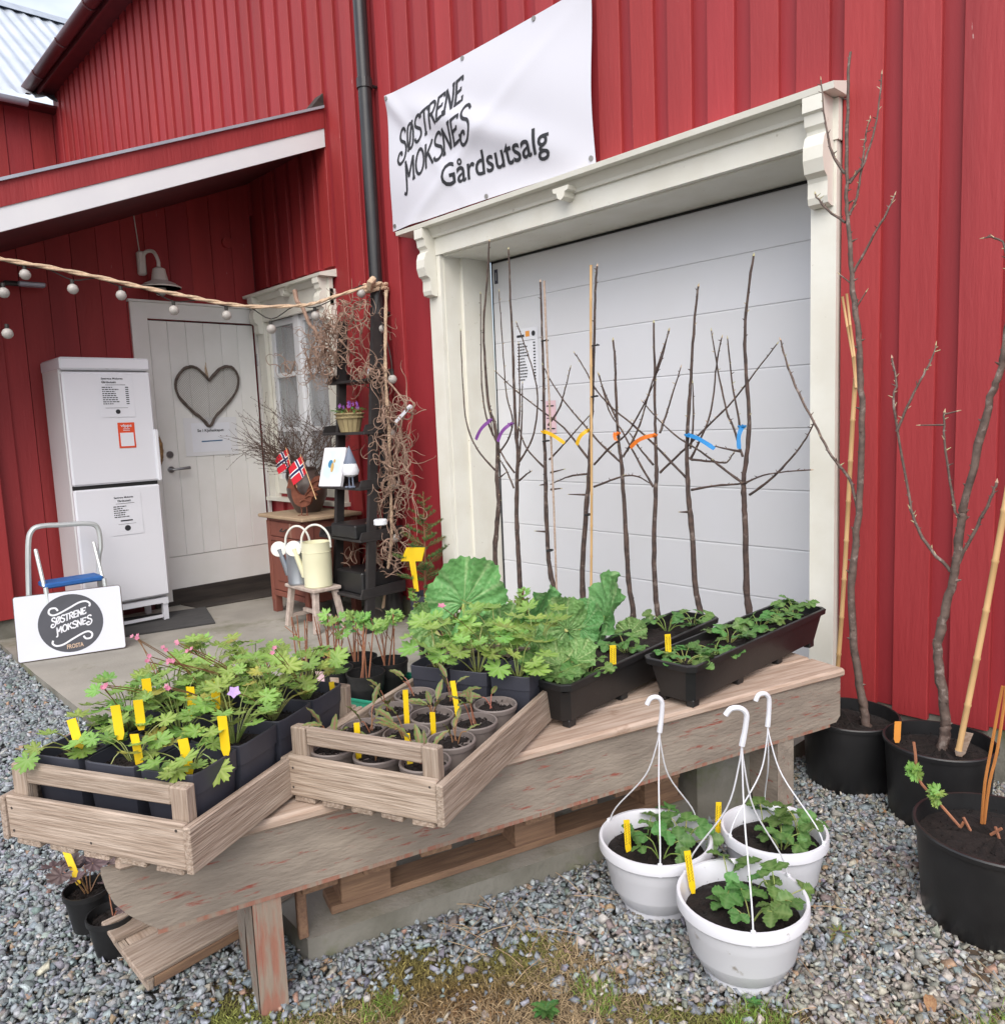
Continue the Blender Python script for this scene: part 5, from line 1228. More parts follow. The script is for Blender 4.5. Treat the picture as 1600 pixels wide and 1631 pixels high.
for b in (.012, .45): plank('end_board', weather, C3, o3(.0, b, -.052), E1, E3, .256, .017, .0355)
for a in (.0, .238): plank('side_board', pallet_wood, C3, o3(a+.017, .03, -.050), E2, E3, .419, .017, .033)
plank('cross_batten', end_wood, C3, o3(.075, .03, -.036), E1, E3, .06, .10, .018)

def tag_y(label, pos, h=.11, lean=(0, 0), turn=0.0, m=None, wid=.019, scribble=False):
    pos = Vector(pos); d = Vector((lean[0], lean[1], 1)).normalized(); fc = Vector((math.cos(turn), math.sin(turn), 0)); x = d.cross(fc).normalized(); nrm = x.cross(d)
    g_ = G(); n = 6
    V = []
    for i in range(n+1):
        t_ = i/n; c = pos-d*.02+d*(h+.02)*t_+nrm*(.006*t_*t_); w_ = wid*(.55 if i == 0 else 1)
        V += [c-x*w_/2+nrm*.0008, c+x*w_/2+nrm*.0008, c+x*w_/2-nrm*.0008, c-x*w_/2-nrm*.0008]
    F = [(3, 2, 1, 0), (4*n, 4*n+1, 4*n+2, 4*n+3)]
    for i in range(n):
        for k in range(4): F.append((4*i+k, 4*i+(k+1) % 4, 4*i+4+(k+1) % 4, 4*i+4+k))
    g_.add(V, F)
    if scribble:
        t = thing('plant_label', label, 'plant label', tuple(pos), group='yellow plant labels'); g_.build('strip', m or yellow, t, w=True)
        for row in (-1, 1):
            q = []
            for i in range(26):
                t_ = .28+.62*i/25; c = pos-d*.02+d*(h+.02)*t_+nrm*(.006*t_*t_+.0016)+x*(row*.0042+.0028*math.sin(i*2.1+row)*rv(.4, 1)); q.append(c)
            g_ = G().tube(q, .00055, 3, caps=False); g_.build('handwriting', ink, t, w=True)
        return t
    return single(g_, 'plant_label', m or yellow, label, 'plant label', tuple(pos), group='yellow plant labels' if m is None else None)

ROW = ['front row', 'second row', 'third row', 'fourth row']; COLN = ['left', 'middle', 'right']
# square pots of geraniums
def sqpot_mesh(h, r_):
    g_ = G().lathe([(r_*.80, 0), (r_*.84, .004), (r_*.955, h*.72), (r_*1.0, h*.73), (r_*1.015, h*.99), (r_*1.0, h), (r_*.96, h), (r_*.94, h*.8)], 32, sq=9)
    return g_.mesh('pot', greypl, smooth=30)
SQP = sqpot_mesh(.175, .0745); SQP2 = sqpot_mesh(.155, .066)
def potted(name, label, cat, group, pos, rz, potmesh, soil_r, soil_z, sq=None):
    t = thing(name, label, cat, tuple(pos), rz, group); o_ = bpy.data.objects.new('pot', potmesh); link(o_, t)
    g_ = G(); soil(g_, soil_r, soil_z, sq=sq); g_.build('soil', soil_m, t); return t
def flower(parent, base, tip, m, n=5, r_=.012):
    g_ = G().tube(smooth_path([base, Vector(base).lerp(Vector(tip), .5)+Vector((rv(-.01, .01), rv(-.01, .01), .015)), tip], 3), .0011, 4, caps=False); g_.build('flower_stalk', st_red, parent, w=True)
    g_ = G(); c = Vector(tip); ax = Vector((rv(.1, .8), rv(-.8, -.1), .6)).normalized(); u = ax.orthogonal().normalized(); w_ = ax.cross(u)
    for k in range(n):
        a = 2*math.pi*k/n; d = u*math.cos(a)+w_*math.sin(a); e = -u*math.sin(a)+w_*math.cos(a)
        g_.add([c, c+d*r_*.6+e*r_*.42+ax*.003, c+d*r_*1.1+ax*.004, c+d*r_*.6-e*r_*.42+ax*.003], [(0, 1, 2, 3)])
    g_.build('flower', m, parent, w=True)
e1ang = math.atan2(.229, .446)
for r_ in range(4):
    for c_ in range(3):
        p = O1(.090+c_*.160, .132+r_*.152, .0175)
        t = potted('potted_geranium', f'geranium in a square charcoal pot, {COLN[c_]} pot in the {ROW[r_]} of the left crate', 'potted plant', 'geraniums in the left crate', p, e1ang, SQP, .069, .147, 9)
        b_ = Vector(p)+Vector((0, 0, .148))
        if r_ == 0: leafy(t, b_, LF_GER, 9, .10, .095, .036, st_green, .0013, yellowed=LF_GERY)
        else: leafy(t, b_, LF_GER if rnd.random() < .7 else LF_LADY, 27, .135+.014*r_, .10, .034, st_green, .0013, yellowed=LF_GERY)
        if (r_, c_) == (2, 2): flower(t, b_, at(373, 1103, Z=.80), lilac, 5, .015)
        for px, py in {(1, 0): [(170, 1100)], (2, 0): [(172, 1090), (215, 1018)], (2, 1): [(262, 1092), (260, 1035)], (3, 0): [(212, 1015), (238, 1050), (275, 1058)], (3, 1): [(282, 1022), (300, 1033), (275, 1058)], (3, 2): [(434, 1035)]}.get((r_, c_), []):
            for k in range(2): flower(t, b_, at(px+rv(-7, 7), py+rv(-6, 6), Z=.82+.02*r_), pink, 5, .0062)
# trailing leaves over the front rail, as parts of the front pots
front = [o for o in bpy.data.objects if o.name.startswith('potted_geranium') and 'front row' in o.get('label', '')]
for (px, py, z_, sz_, k) in ((62, 1198, .69, .030, 0), (186, 1218, .655, .027, 1), (268, 1213, .672, .034, 1), (360, 1212, .66, .036, 2), (295, 1212, .69, .03, 2)):
    tgt = at(px, py, Z=z_)+Vector((.03, -.03, 0)); b_ = WM[front[k].name].translation+Vector((0, 0, .14))
    G().tube(smooth_path([b_, b_.lerp(tgt, .5)+Vector((0, 0, .04)), tgt], 3), .0014, 4, caps=False).build('trailing_stem', st_green, front[k], w=True)
    put(front[k], LF_GER[k], tgt, (.5, -.5, -.7), (.6, -.6, .5), sz_*1.1)
for i, (px, py, z_, h_, ln, lab) in enumerate(((128, 1195, .69, .10, (-.35, -.05), 'slanting yellow plant label at the left front of the geranium crate'), (222, 1212, .68, .085, (-.1, 0), 'yellow plant label behind the front rail, middle of the geranium crate'),
        (300, 1220, .68, .085, (-.12, -.05), 'yellow plant label beside the right front post of the geranium crate'), (359, 1190, .70, .10, (0, 0), 'yellow plant label at the right edge of the geranium crate'),
        (306, 1128, .73, .075, (0, .05), 'yellow plant label among leaves near the middle of the geranium crate'), (344, 1120, .74, .075, (0, .05), 'yellow plant label left of the lilac flower'),
        (236, 1112, .75, .07, (0, 0), 'yellow plant label farthest back in the geranium crate'), (190, 1165, .72, .085, (-.1, 0), 'yellow plant label in the leaves at the left of the geranium crate'), (224, 1150, .73, .075, (0, 0), 'yellow plant label half hidden in the centre of the geranium crate'))):
    tag_y(lab, at(px, py, Z=z_), h_*.74, ln, -.75+rv(-.3, .3), wid=.021)

# crate 2: round pots with seedlings, then square pots
RP = G().lathe([(.044, 0), (.047, .003), (.0575, .085), (.061, .086), (.063, .098), (.061, .101), (.057, .100), (.056, .085)], 28).mesh('pot', taupepl, smooth=35)
e2ang = math.atan2(.158, .388)
for r_ in range(4):
    for c_ in range(3):
        p = O2(.079+c_*.131, .088+r_*.131, .0175)
        t = potted('potted_seedling', f'seedling in a round taupe pot, {COLN[c_]} pot in the {ROW[r_]} of the middle crate', 'potted plant', 'seedlings in the middle crate', p, rv(0, 6), RP, .0565, .0885)
        b_ = Vector(p)+Vector((rv(-.012, .012), rv(-.012, .012), .090)); g = G()
        for k in range(rnd.randint(2, 5)):
            a = rv(0, 6.28); sp_ = rv(.010, .035); hh = rv(.02, .07); tip = b_+Vector((math.cos(a)*sp_, math.sin(a)*sp_, hh))
            g.tube(smooth_path([b_+Vector((rv(-.01, .01), rv(-.01, .01), -.005)), b_.lerp(tip, .6)+Vector((0, 0, .008)), tip], 3), .0016, 5, caps=False)
            put(t, rnd.choice(LF_SEED), tip, (math.cos(a)*rv(.2, .9), math.sin(a)*rv(.2, .9), rv(.2, 1.1)), (-math.cos(a)+.3, -math.sin(a)-.3, .6), rv(.038, .070))
        g.build('stems', st_red, t, w=True)
for px, py, z_, h_, ln, lab in ((571, 1203, .60, .085, (0, 0), 'yellow plant label in the front middle seedling pot'), (653, 1215, .60, .07, (-.2, .1), 'yellow plant label leaning in the front right seedling pot'), (648, 1152, .60, .095, (0, 0), 'tall yellow plant label in the centre of the seedling crate'),
        (729, 1138, .60, .095, (-.15, 0), 'yellow plant label in the back right seedling pot'), (534, 1130, .61, .08, (-.15, 0), 'yellow plant label at the left edge of the seedling crate'), (690, 1165, .60, .055, (.05, 0), 'short yellow plant label behind the top rail of the seedling crate')):
    tag_y(lab, at(px, py, Z=z_), h_, ln, -.7+rv(-.3, .3), wid=.014)
for r_ in range(2):
    for c_ in range(3):
        p = O2(.075+c_*.137, .632+r_*.138, .0175)
        t = potted('potted_cranesbill', f'cranesbill in a square charcoal pot, {COLN[c_]}, {"nearer" if r_ == 0 else "farther"} square-pot row, middle crate', 'potted plant', 'cranesbills in the middle crate', p, e2ang, SQP2, .058, .13, 9)
        leafy(t, Vector(p)+Vector((0, 0, .13)), LF_LADY if c_ != 2 else LF_GER, 12, .14 if r_ == 0 else .19, .12, .044, st_green, .0015)
        if (r_, c_) == (1, 1): flower(t, Vector(p)+Vector((0, 0, .13)), at(703, 966, Z=.93), pink, 5, .011)
# crate 3: heucheras
hp_m = G().lathe([(.045, 0), (.06, .10), (.064, .10), (.064, .115), (.06, .115), (.056, .09)], 24).mesh('pot', blackpl, smooth=35)
for i, (px, py, z_, lab) in enumerate(((138, 1408, .15, 'purple-leaved heuchera in a black pot nearest below the left crate'), (176, 1448, .115, 'nearly leafless heuchera in a black pot against the upturned crate'))):
    c = at(px, py, Z=z_); t = thing('potted_heuchera', lab, 'potted plant', (c.x, c.y, z_-.125), group='heucheras under the bench end'); o_ = bpy.data.objects.new('pot', hp_m); link(o_, t)
    g = G(); soil(g, .056, .095); g.build('soil', soil_m, t)
    leafy(t, Vector((c.x, c.y, z_-.025)), LF_HEU, 8 if i == 0 else 2, .07, .09, .040, st_red, .0018, lean=(-.05, -.03, .02))
tag_y('yellow plant label leaning in a heuchera pot below the left crate', at(122, 1398, Z=.16), .085, (-.7, -.1), -.6)

# ================================================================== long planters with strawberries
def planter(label, near, far, zr, spots, tags):
    near = Vector(near); far = Vector(far); e2 = (far-near); L_ = e2.length; e2.normalize(); e1 = Vector((e2.y, -e2.x, 0))
    z0 = BZ+.0005; H = zr-z0
    t = thing('flower_box', label, 'planter', (near.x, near.y, z0), math.atan2(-e1.x*0+e1.y, e1.x))
    def ring(hw, end_, z_, ch=.022):
        a, b = -hw, hw; c, d = -end_, L_+end_
        return [(a+ch, c, z_), (b-ch, c, z_), (b, c+ch, z_), (b, d-ch, z_), (b-ch, d, z_), (a+ch, d, z_), (a, d-ch, z_), (a, c+ch, z_)]
    R_ = [ring(.066, -.03, .022), ring(.084, -.004, H-.022), ring(.095, .006, H-.020), ring(.097, .008, H-.002), ring(.095, .006, H), ring(.086, -.003, H), ring(.083, -.006, H-.03)]
    V = [p for q in R_ for p in q]; n = 8
    F = [tuple(range(n))[::-1]]+[(i*n+k, i*n+(k+1) % n, (i+1)*n+(k+1) % n, (i+1)*n+k) for i in range(len(R_)-1) for k in range(n)]
    g_ = G().add(V, F); g_.build('trough', blackpl, t, smooth=25)
    for yy in (.06, L_*.36, L_*.66, L_-.06):
        for xx in (-.052, .052):
            g_ = G().bbox((xx-.016, yy-.018, 0), (xx+.012, yy+.018, .0235), c=.003); g_.build('foot', blackpl, t)
    g_ = G(); g_.grid(8, 36, lambda u, v: (-.082+.164*u, .008+(L_-.016)*v, H-.030+rv(-.008, .010))); g_.build('soil', soil_m, t)
    Wm = WM[t.name]
    for (u, v, n_, sp_, h_) in spots: leafy_at(t, Wm @ Vector((u, v*L_, H-.03)), n_, sp_, h_)
    return t
def leafy_at(t, base, n_, sp_, h_): leafy(t, base, LF_STR, n_, h_, sp_, .040, st_green, .0014, flat=.7)
planter('long black plastic flower box of strawberries standing left on the bench', (-1.575, -1.60, 0), (-1.655, -.66, 0), .635, [(-.02, .07, 16, .10, .08), (.03, .20, 10, .07, .06), (0, .47, 9, .07, .06), (-.02, .80, 9, .08, .08), (.02, .93, 7, .06, .05)], None)
planter('long black plastic flower box of strawberries at the right end of the bench', (-1.395, -1.225, 0), (-1.41, -.295, 0), .635, [(0, .10, 14, .08, .05), (.02, .26, 9, .07, .04), (-.01, .42, 10, .07, .05), (.0, .62, 13, .08, .06), (.0, .78, 8, .06, .05), (.0, .92, 10, .07, .07)], None)
tag_y('yellow written plant label in the left flower box', at(976, 1058, Z=.635), .062, (0, 0), -.75, scribble=True)
tag_y('yellow written plant label in the right flower box', at(1064, 1036, Z=.635), .055, (-.06, 0), -.75, scribble=True)

# ================================================================== white hanging pots
def hanging(label, rc, half_px, hook_px, junc_px, ang, leaves):
    zr = .195; c = at(*rc, Z=zr); dep = (c-Vector(CAM)).dot(Vector(_f)); r_ = half_px*dep/FPX
    zg = -.012
    t = thing('hanging_pot', label, 'hanging pot', (c.x, c.y, zg), group='white hanging pots on the gravel')
    H = zr-zg; k = r_/.15
    prof = [(.088, 0), (.092, .004), (.092, .022), (.102, .030), (.1215, .068), (.1230, .071), (.1273, .098), (.1288, .101), (.1333, .128), (.1348, .131), (.139, .165), (.149, .168), (.152, .172), (.152, .196), (.150, .2), (.143, .2), (.138, .19), (.130, .14)]
    g_ = G().lathe([(a*k, b*H/.2) for a, b in prof], 48); g_.build('pot', whitepl, t, smooth=30)
    g_ = G(); soil(g_, .134*k, H*.80, n=24, rough=.012); g_.build('soil', soil_m, t)
    J = at(*junc_px, Y=c.y); T_ = at(*hook_px, Y=c.y); Wt = WM[t.name]
    for a in ang:
        e = Vector((c.x+.147*k*math.cos(a), c.y+.147*k*math.sin(a), zr-.012)); 
        m1 = e.lerp(J, .18)+Vector((math.cos(a), math.sin(a), 0))*.004; m2 = e.lerp(J, .55)-Vector((math.cos(a), math.sin(a), 0))*.030; m3 = e.lerp(J, .85)-Vector((math.cos(a), math.sin(a), 0))*.016
        g_ = G().tube(smooth_path([e, m1, m2, m3, J], 5), .0021, 7); h_ = g_.build('strap', whitepl, t, smooth=True, w=True)
        g_ = G().bbox((-.006, -.004, -.022), (.006, .006, .018), Matrix.Translation(e) @ Matrix.Rotation(a+math.pi/2, 4, 'Z'), c=.002); g_.build('clip', whitepl, h_, w=True)
    return t, c, J, T_, H, k
def hook(t, J, T_, side):
    up = (T_-J); s_ = Vector(side); h_ = up.length
    pts = [J-Vector((0, 0, .008)), J+up*.25+s_*.004, J+up*.6+s_*.006, J+up*.85+s_*.004, J+up*1.0-s_*.012, J+up*.98-s_*.034, J+up*.80-s_*.046]
    g_ = G(); P_ = smooth_path(pts, 4); g_.tube(P_, [.0075 if i < 4 else .0068 for i in range(len(P_))], 8); g_.build('hook', whitepl, t, smooth=True, w=True)
IR = Vector(_r2)                             # picture-right in the world
TOW = Vector((.72, -.69, 0))
a0 = math.atan2(TOW.y, TOW.x)
for lab, rc, hp_, hk, jc, dA, side in (('white hanging pot of strawberry plants standing nearest on the gravel', (1181, 1423), 101, (1186, 1128), (1181, 1183), -.12, tuple(IR)),
                                   ('white hanging pot of strawberry plants on the left with a dirty base', (1043, 1331), 88, (1052, 1110), (1050, 1162), -.10, (.5, .7, 0)),
                                   ('white hanging pot of strawberry plants on the right near the black pots', (1232, 1318), 81, (1222, 1104), (1222, 1153), .85, (.4, .75, 0))):
    t, c, J, T_, H, k = hanging(lab, rc, hp_, hk, jc, [a0+dA, a0+dA+2.15, a0+dA-2.15], None); hook(t, J, T_, side)
    for (u, v, n_, h_) in ((-.05, .03, 3, .08), (.06, .05, 5, .09), (.04, -.03, 5, .07), (-.01, .07, 3, .08)):
        b_ = Vector((c.x+u*k, c.y+v*k, H*.80-.008)); leafy(t, b_, LF_STR, n_, h_, .075, .048, st_green, .0016, flat=.9)
tag_y('yellow written plant label in the nearest white hanging pot', at(1102, 1412, Z=.17), .10, (-.12, -.05), -.8, scribble=True, wid=.017)
tag_y('yellow written plant label in the left white hanging pot', at(1000, 1350, Z=.17), .085, (-.05, 0), -.8, scribble=True, wid=.017)
tag_y('yellow written plant label in the right white hanging pot', at(1143, 1322, Z=.17), .09, (.02, 0), -.8, scribble=True, wid=.016)

# ================================================================== big black pots with trees
def bigpot(t, r_, h):
    g_ = G().lathe([(r_*.86, 0), (r_*.88, .006), (r_*.97, h*.93), (r_*1.0, h*.935), (r_*1.015, h*.985), (r_*1.0, h), (r_*.965, h), (r_*.95, h*.8)], 44); g_.build('pot', blackpl, t, smooth=30)
    g_ = G(); soil(g_, r_*.95, h*.86, n=28, rough=.012); g_.build('soil', soil_m, t)
def limb(g_, pts, r0, r1, buds=.6, wob=.0, bg=None, spur=.012):
    P_ = smooth_path(pts, 5); n = len(P_)
    if wob: P_ = [p+Vector((rv(-wob, wob), rv(-wob, wob), rv(-wob, wob))) for p in P_]
    rs = [(r0+(r1-r0)*(i/(n-1)))*(1+(.16 if rnd.random() < .16 else 0)) for i in range(n)]
    g_.tube(P_, rs, 7)
    for i in range(2, n-1):
        if rnd.random() < buds:
            a = rv(0, 6.28); d = Vector((math.cos(a), rv(-.5, .5), rv(.2, .9))).normalized()*spur*rv(.5, 1.3)
            (bg if bg is not None and rnd.random() < .45 else g_).tube([P_[i], P_[i]+d*.6, P_[i]+d], [rs[i]*.75, max(.0016, rs[i]*.35), .0008], 4, caps=False)
    if bg is not None: bg.tube([P_[-1], P_[-1]+(P_[-1]-P_[-2]).normalized()*.014], [r1*1.3, .0006], 5)
def c5(x, y): return (680+x/2.388, 380+y/2.388)
def c6(x, y): return (1180+x/2.548, 60+y/2.548)
def c7(x, y): return (1200+x/1.9625, 800+y/1.9625)

def big_tree(label, c, r_, h, trunk, branches, Yp, bark_, r0, r1, nm='potted_fruit_tree'):
    zg = -.012
    t = thing(nm, label, 'potted tree', (c[0], c[1], zg), group='potted trees by the red wall'); bigpot(t, r_, h)
    g_ = G(); bg = G(); P_ = [at(*p, Y=Yp) for p in trunk]; limb(g_, P_, r0, r1, .6, .003, None, .022); g_.build('trunk', bark_, t, smooth=60, w=True)
    for br, ra, rb in branches:
        g_ = G(); limb(g_, [at(*p, Y=Yp+(i*.012 if len(br) > 2 else 0)) for i, p in enumerate(br)], ra, rb, .85, .002, bg, .016); g_.build('branch', bark_, t, smooth=60, w=True)
    if bg.v: bg.build('buds', bud_m, t, w=True)['kind'] = 'stuff'
    return t
pt1 = tuple(at(1353, 1136, Z=.25))[:2]; pt2 = tuple(at(1495, 1181, Z=.255))[:2]
big_tree('tall bare fruit tree in a black pot between the garage casing and the bench end', pt1, .172, .262,
         [c7(352, 705), c7(345, 660), c7(335, 590), c7(318, 480), c7(305, 340), c7(315, 150), c7(330, 0), c6(490, 1560), c6(483, 1350), c6(475, 1200), c6(450, 990), c6(440, 830), c6(430, 700), c6(430, 550), c6(430, 300), c6(440, 60)],
         [([c6(425, 750), c6(350, 700), c6(300, 635)], .005, .003), ([c6(420, 550), c6(370, 470), c6(340, 330), c6(325, 170)], .0055, .002), ([c6(440, 720), c6(475, 620), c6(495, 480), c6(505, 400), c6(525, 325)], .005, .002), ([c6(440, 590), c6(500, 500), c6(550, 330), c6(570, 150)], .005, .002),
          ([c6(455, 950), c6(540, 800), c6(600, 690), c6(622, 640)], .005, .002), ([c6(450, 1000), c6(400, 960)], .003, .002), ([c6(470, 1090), c6(508, 1030)], .003, .002), ([(1367, 815), (1352, 763), c5(1540, 830), c5(1470, 700), c5(1400, 560), c5(1360, 450), c5(1345, 385)], .006, .003)], pt1[1], bark_grey, .0165, .0045)
big_tree('bare fruit tree in a black pot in front of the red boards, leaning right', pt2, .172, .275,
         [c7(590, 772), c7(598, 710), c7(600, 670), c7(585, 560), c7(575, 440), c7(600, 330), c7(625, 220), c7(650, 60), c7(660, 0), c6(1000, 1500), c6(1040, 1380), c6(1075, 1240), c6(1110, 900), c6(1140, 500)],
         [([c7(615, 215), c7(540, 130), c7(500, 50), c7(485, -20), c6(620, 1500), c6(630, 1400), c6(610, 1300)], .006, .003), ([c6(630, 1600), c6(700, 1440), c6(760, 1330), c6(790, 1250)], .005, .002), ([c7(640, 190), c7(690, 90), c7(735, 0), c7(760, -60)], .006, .004), ([c7(650, 60), c7(625, 10), c6(825, 1631), c6(825, 1520)], .005, .003), ([c6(825, 1570), c6(725, 1575)], .003, .002), ([c6(825, 1530), c6(875, 1515)], .003, .002), ([c6(1090, 1000), c6(1060, 830), c6(985, 810)], .004, .002)], pt2[1], bark_grey, .0175, .008)
p3 = tuple(at(1588, 1318, Z=.25))[:2]; p4 = (-.36, -.42)
for c, r_, h, lab in ((p3, .203, .262, 'young raspberry canes in the largest black pot at the front right'), (p4, .16, .26, 'black pot with orange shoots cut off by the right picture edge')):
    t = thing('potted_shrub', lab, 'potted plant', (c[0], c[1], -.012), group='big black pots by the red wall'); bigpot(t, r_, h); b_ = Vector((c[0], c[1], h*.86-.012))
    if c is p3:
        g = G(); Yp = c[1]; g.tube(smooth_path([at(*c7(695, 1075), Y=Yp), at(*c7(640, 1010), Y=Yp), at(*c7(570, 930), Y=Yp), at(*c7(515, 865), Y=Yp), at(*c7(505, 790), Y=Yp), at(*c7(500, 750), Y=Yp)], 4), .0042, 6); g.build('cane', twig_red, t, smooth=True, w=True)
        for px, py, n_ in ((505, 845, 7), (570, 905, 5), (575, 930, 3)):
            for k in range(n_): put(t, rnd.choice(LF_CURR), at(*c7(px+rv(-12, 12), py+rv(-14, 10)), Y=Yp-.01), (rv(-1, 1), rv(-1, .3), rv(-.2, .8)), (.6, -.6, .5), .024)
        for a, b in (((655, 1000), (640, 1030)), ((690, 1050), (655, 985)), ((770, 1060), (755, 1015)), ((740, 1040), (775, 1020))): 
            g = G().tube([at(*c7(*a), Y=Yp), at(*c7(*b), Y=Yp)], .004, 5); g.build('cut_stub', twig_red, t, w=True)
        g = G()
        for k in range(2): g.tube(smooth_path([at(*c7(712+k*8, 1005), Y=Yp+.05), at(*c7(722+k*14, 880), Y=Yp+.05), at(*c7(740+k*20, 780), Y=Yp+.06), at(*c7(765+k*16, 640), Y=Yp+.06), at(*c7(778+k*10, 575), Y=Yp+.06)], 3), .004, 5)
        g.build('orange_shoot', mat('orange_bark', (.52, .21, .05), (.40, .15, .04), rough=.6), t, w=True)
    else: leafy(t, b_, LF_CURR, 8, .2, .08, .03, st_red)
def cane(label, a, b, r_=.0075, m=bamboo):
    a = Vector(a); b = Vector(b); g_ = G(); n = int((b-a).length/.17)+2; pts = []; rs = []
    for i in range(n):
        for e, rr_ in ((-.004, r_), (0, r_*1.22), (.004, r_)):
            t_ = min(1, max(0, i/(n-1)+e)); pts.append(a.lerp(b, t_)+Vector((.004*math.sin(t_*5), 0, 0))); rs.append(rr_)
    g_.tube(pts, rs, 8); return single(g_, 'bamboo_cane', m, label, 'cane', tuple(a), group='bamboo canes', smooth=60)
cane('thick bamboo cane beside the white garage casing', at(1331, 1062, Y=-.10)-Vector((0, 0, .1)), at(*c6(468, 1380), Y=-.16), .009)
for p, lab in (((415, 1050), 'left split bamboo tip above the thick cane by the casing'), ((432, 1038), 'right split bamboo tip above the thick cane by the casing')): cane(lab, at(*c6(466, 1420), Y=-.17), at(*c6(*p), Y=-.17), .005)
cane('long bamboo cane in the pot of the right leaning tree', at(*c7(640, 775), Y=pt2[1]-.05), at(*c7(770, -180), Y=pt2[1]-.05)+Vector((.12, 0, .6)), .0095)
tag_y('small orange plant label in the black pot beside the cane', at(*c7(448, 735), Z=.245), .060, (0, 0), -.9, m=orange_l, wid=.022)
tag_y('pale wooden plant label at the foot of the bamboo cane', at(*c7(646, 778), Z=.245), .075, (.25, 0), -.9, m=end_wood, wid=.034)

# ================================================================== espalier trees in front of the garage door
YT = -.12
def espalier(label, trunk, branches, r0=.0155, r1=.0045):
    base = at(*c5(*trunk[0]), Y=YT); t = thing('espalier_tree', label, 'potted tree', (base.x, YT, slab_z(base.x)+.0005), group='espalier fruit trees before the garage door'); 
    h = .24; r_ = .125
    g_ = G().lathe([(r_*.8, 0), (r_*.97, h*.93), (r_, h*.94), (r_, h), (r_*.95, h), (r_*.93, h*.8)], 28); g_.build('pot', blackpl, t, smooth=30); g_ = G(); soil(g_, r_*.93, h*.85); g_.build('soil', soil_m, t)
    g_ = G(); bg = G(); P_ = [Vector((base.x+.01, YT, slab_z(base.x)+.2))]+[at(*c5(*p), Y=YT) for p in trunk]; limb(g_, P_, r0, r1, .75, .0015, bg, .015); g_.build('trunk', bark, t, smooth=60, w=True)
    for br in branches:
        g_ = G(); dy = rv(-.03, .03); limb(g_, [at(*c5(*p), Y=YT+dy*(i/len(br))) for i, p in enumerate(br)], .0058, .0026, .85, .001, bg, .014); g_.build('branch', bark, t, smooth=60, w=True)
    bg.build('buds', bud_m, t, w=True)['kind'] = 'stuff'; return t
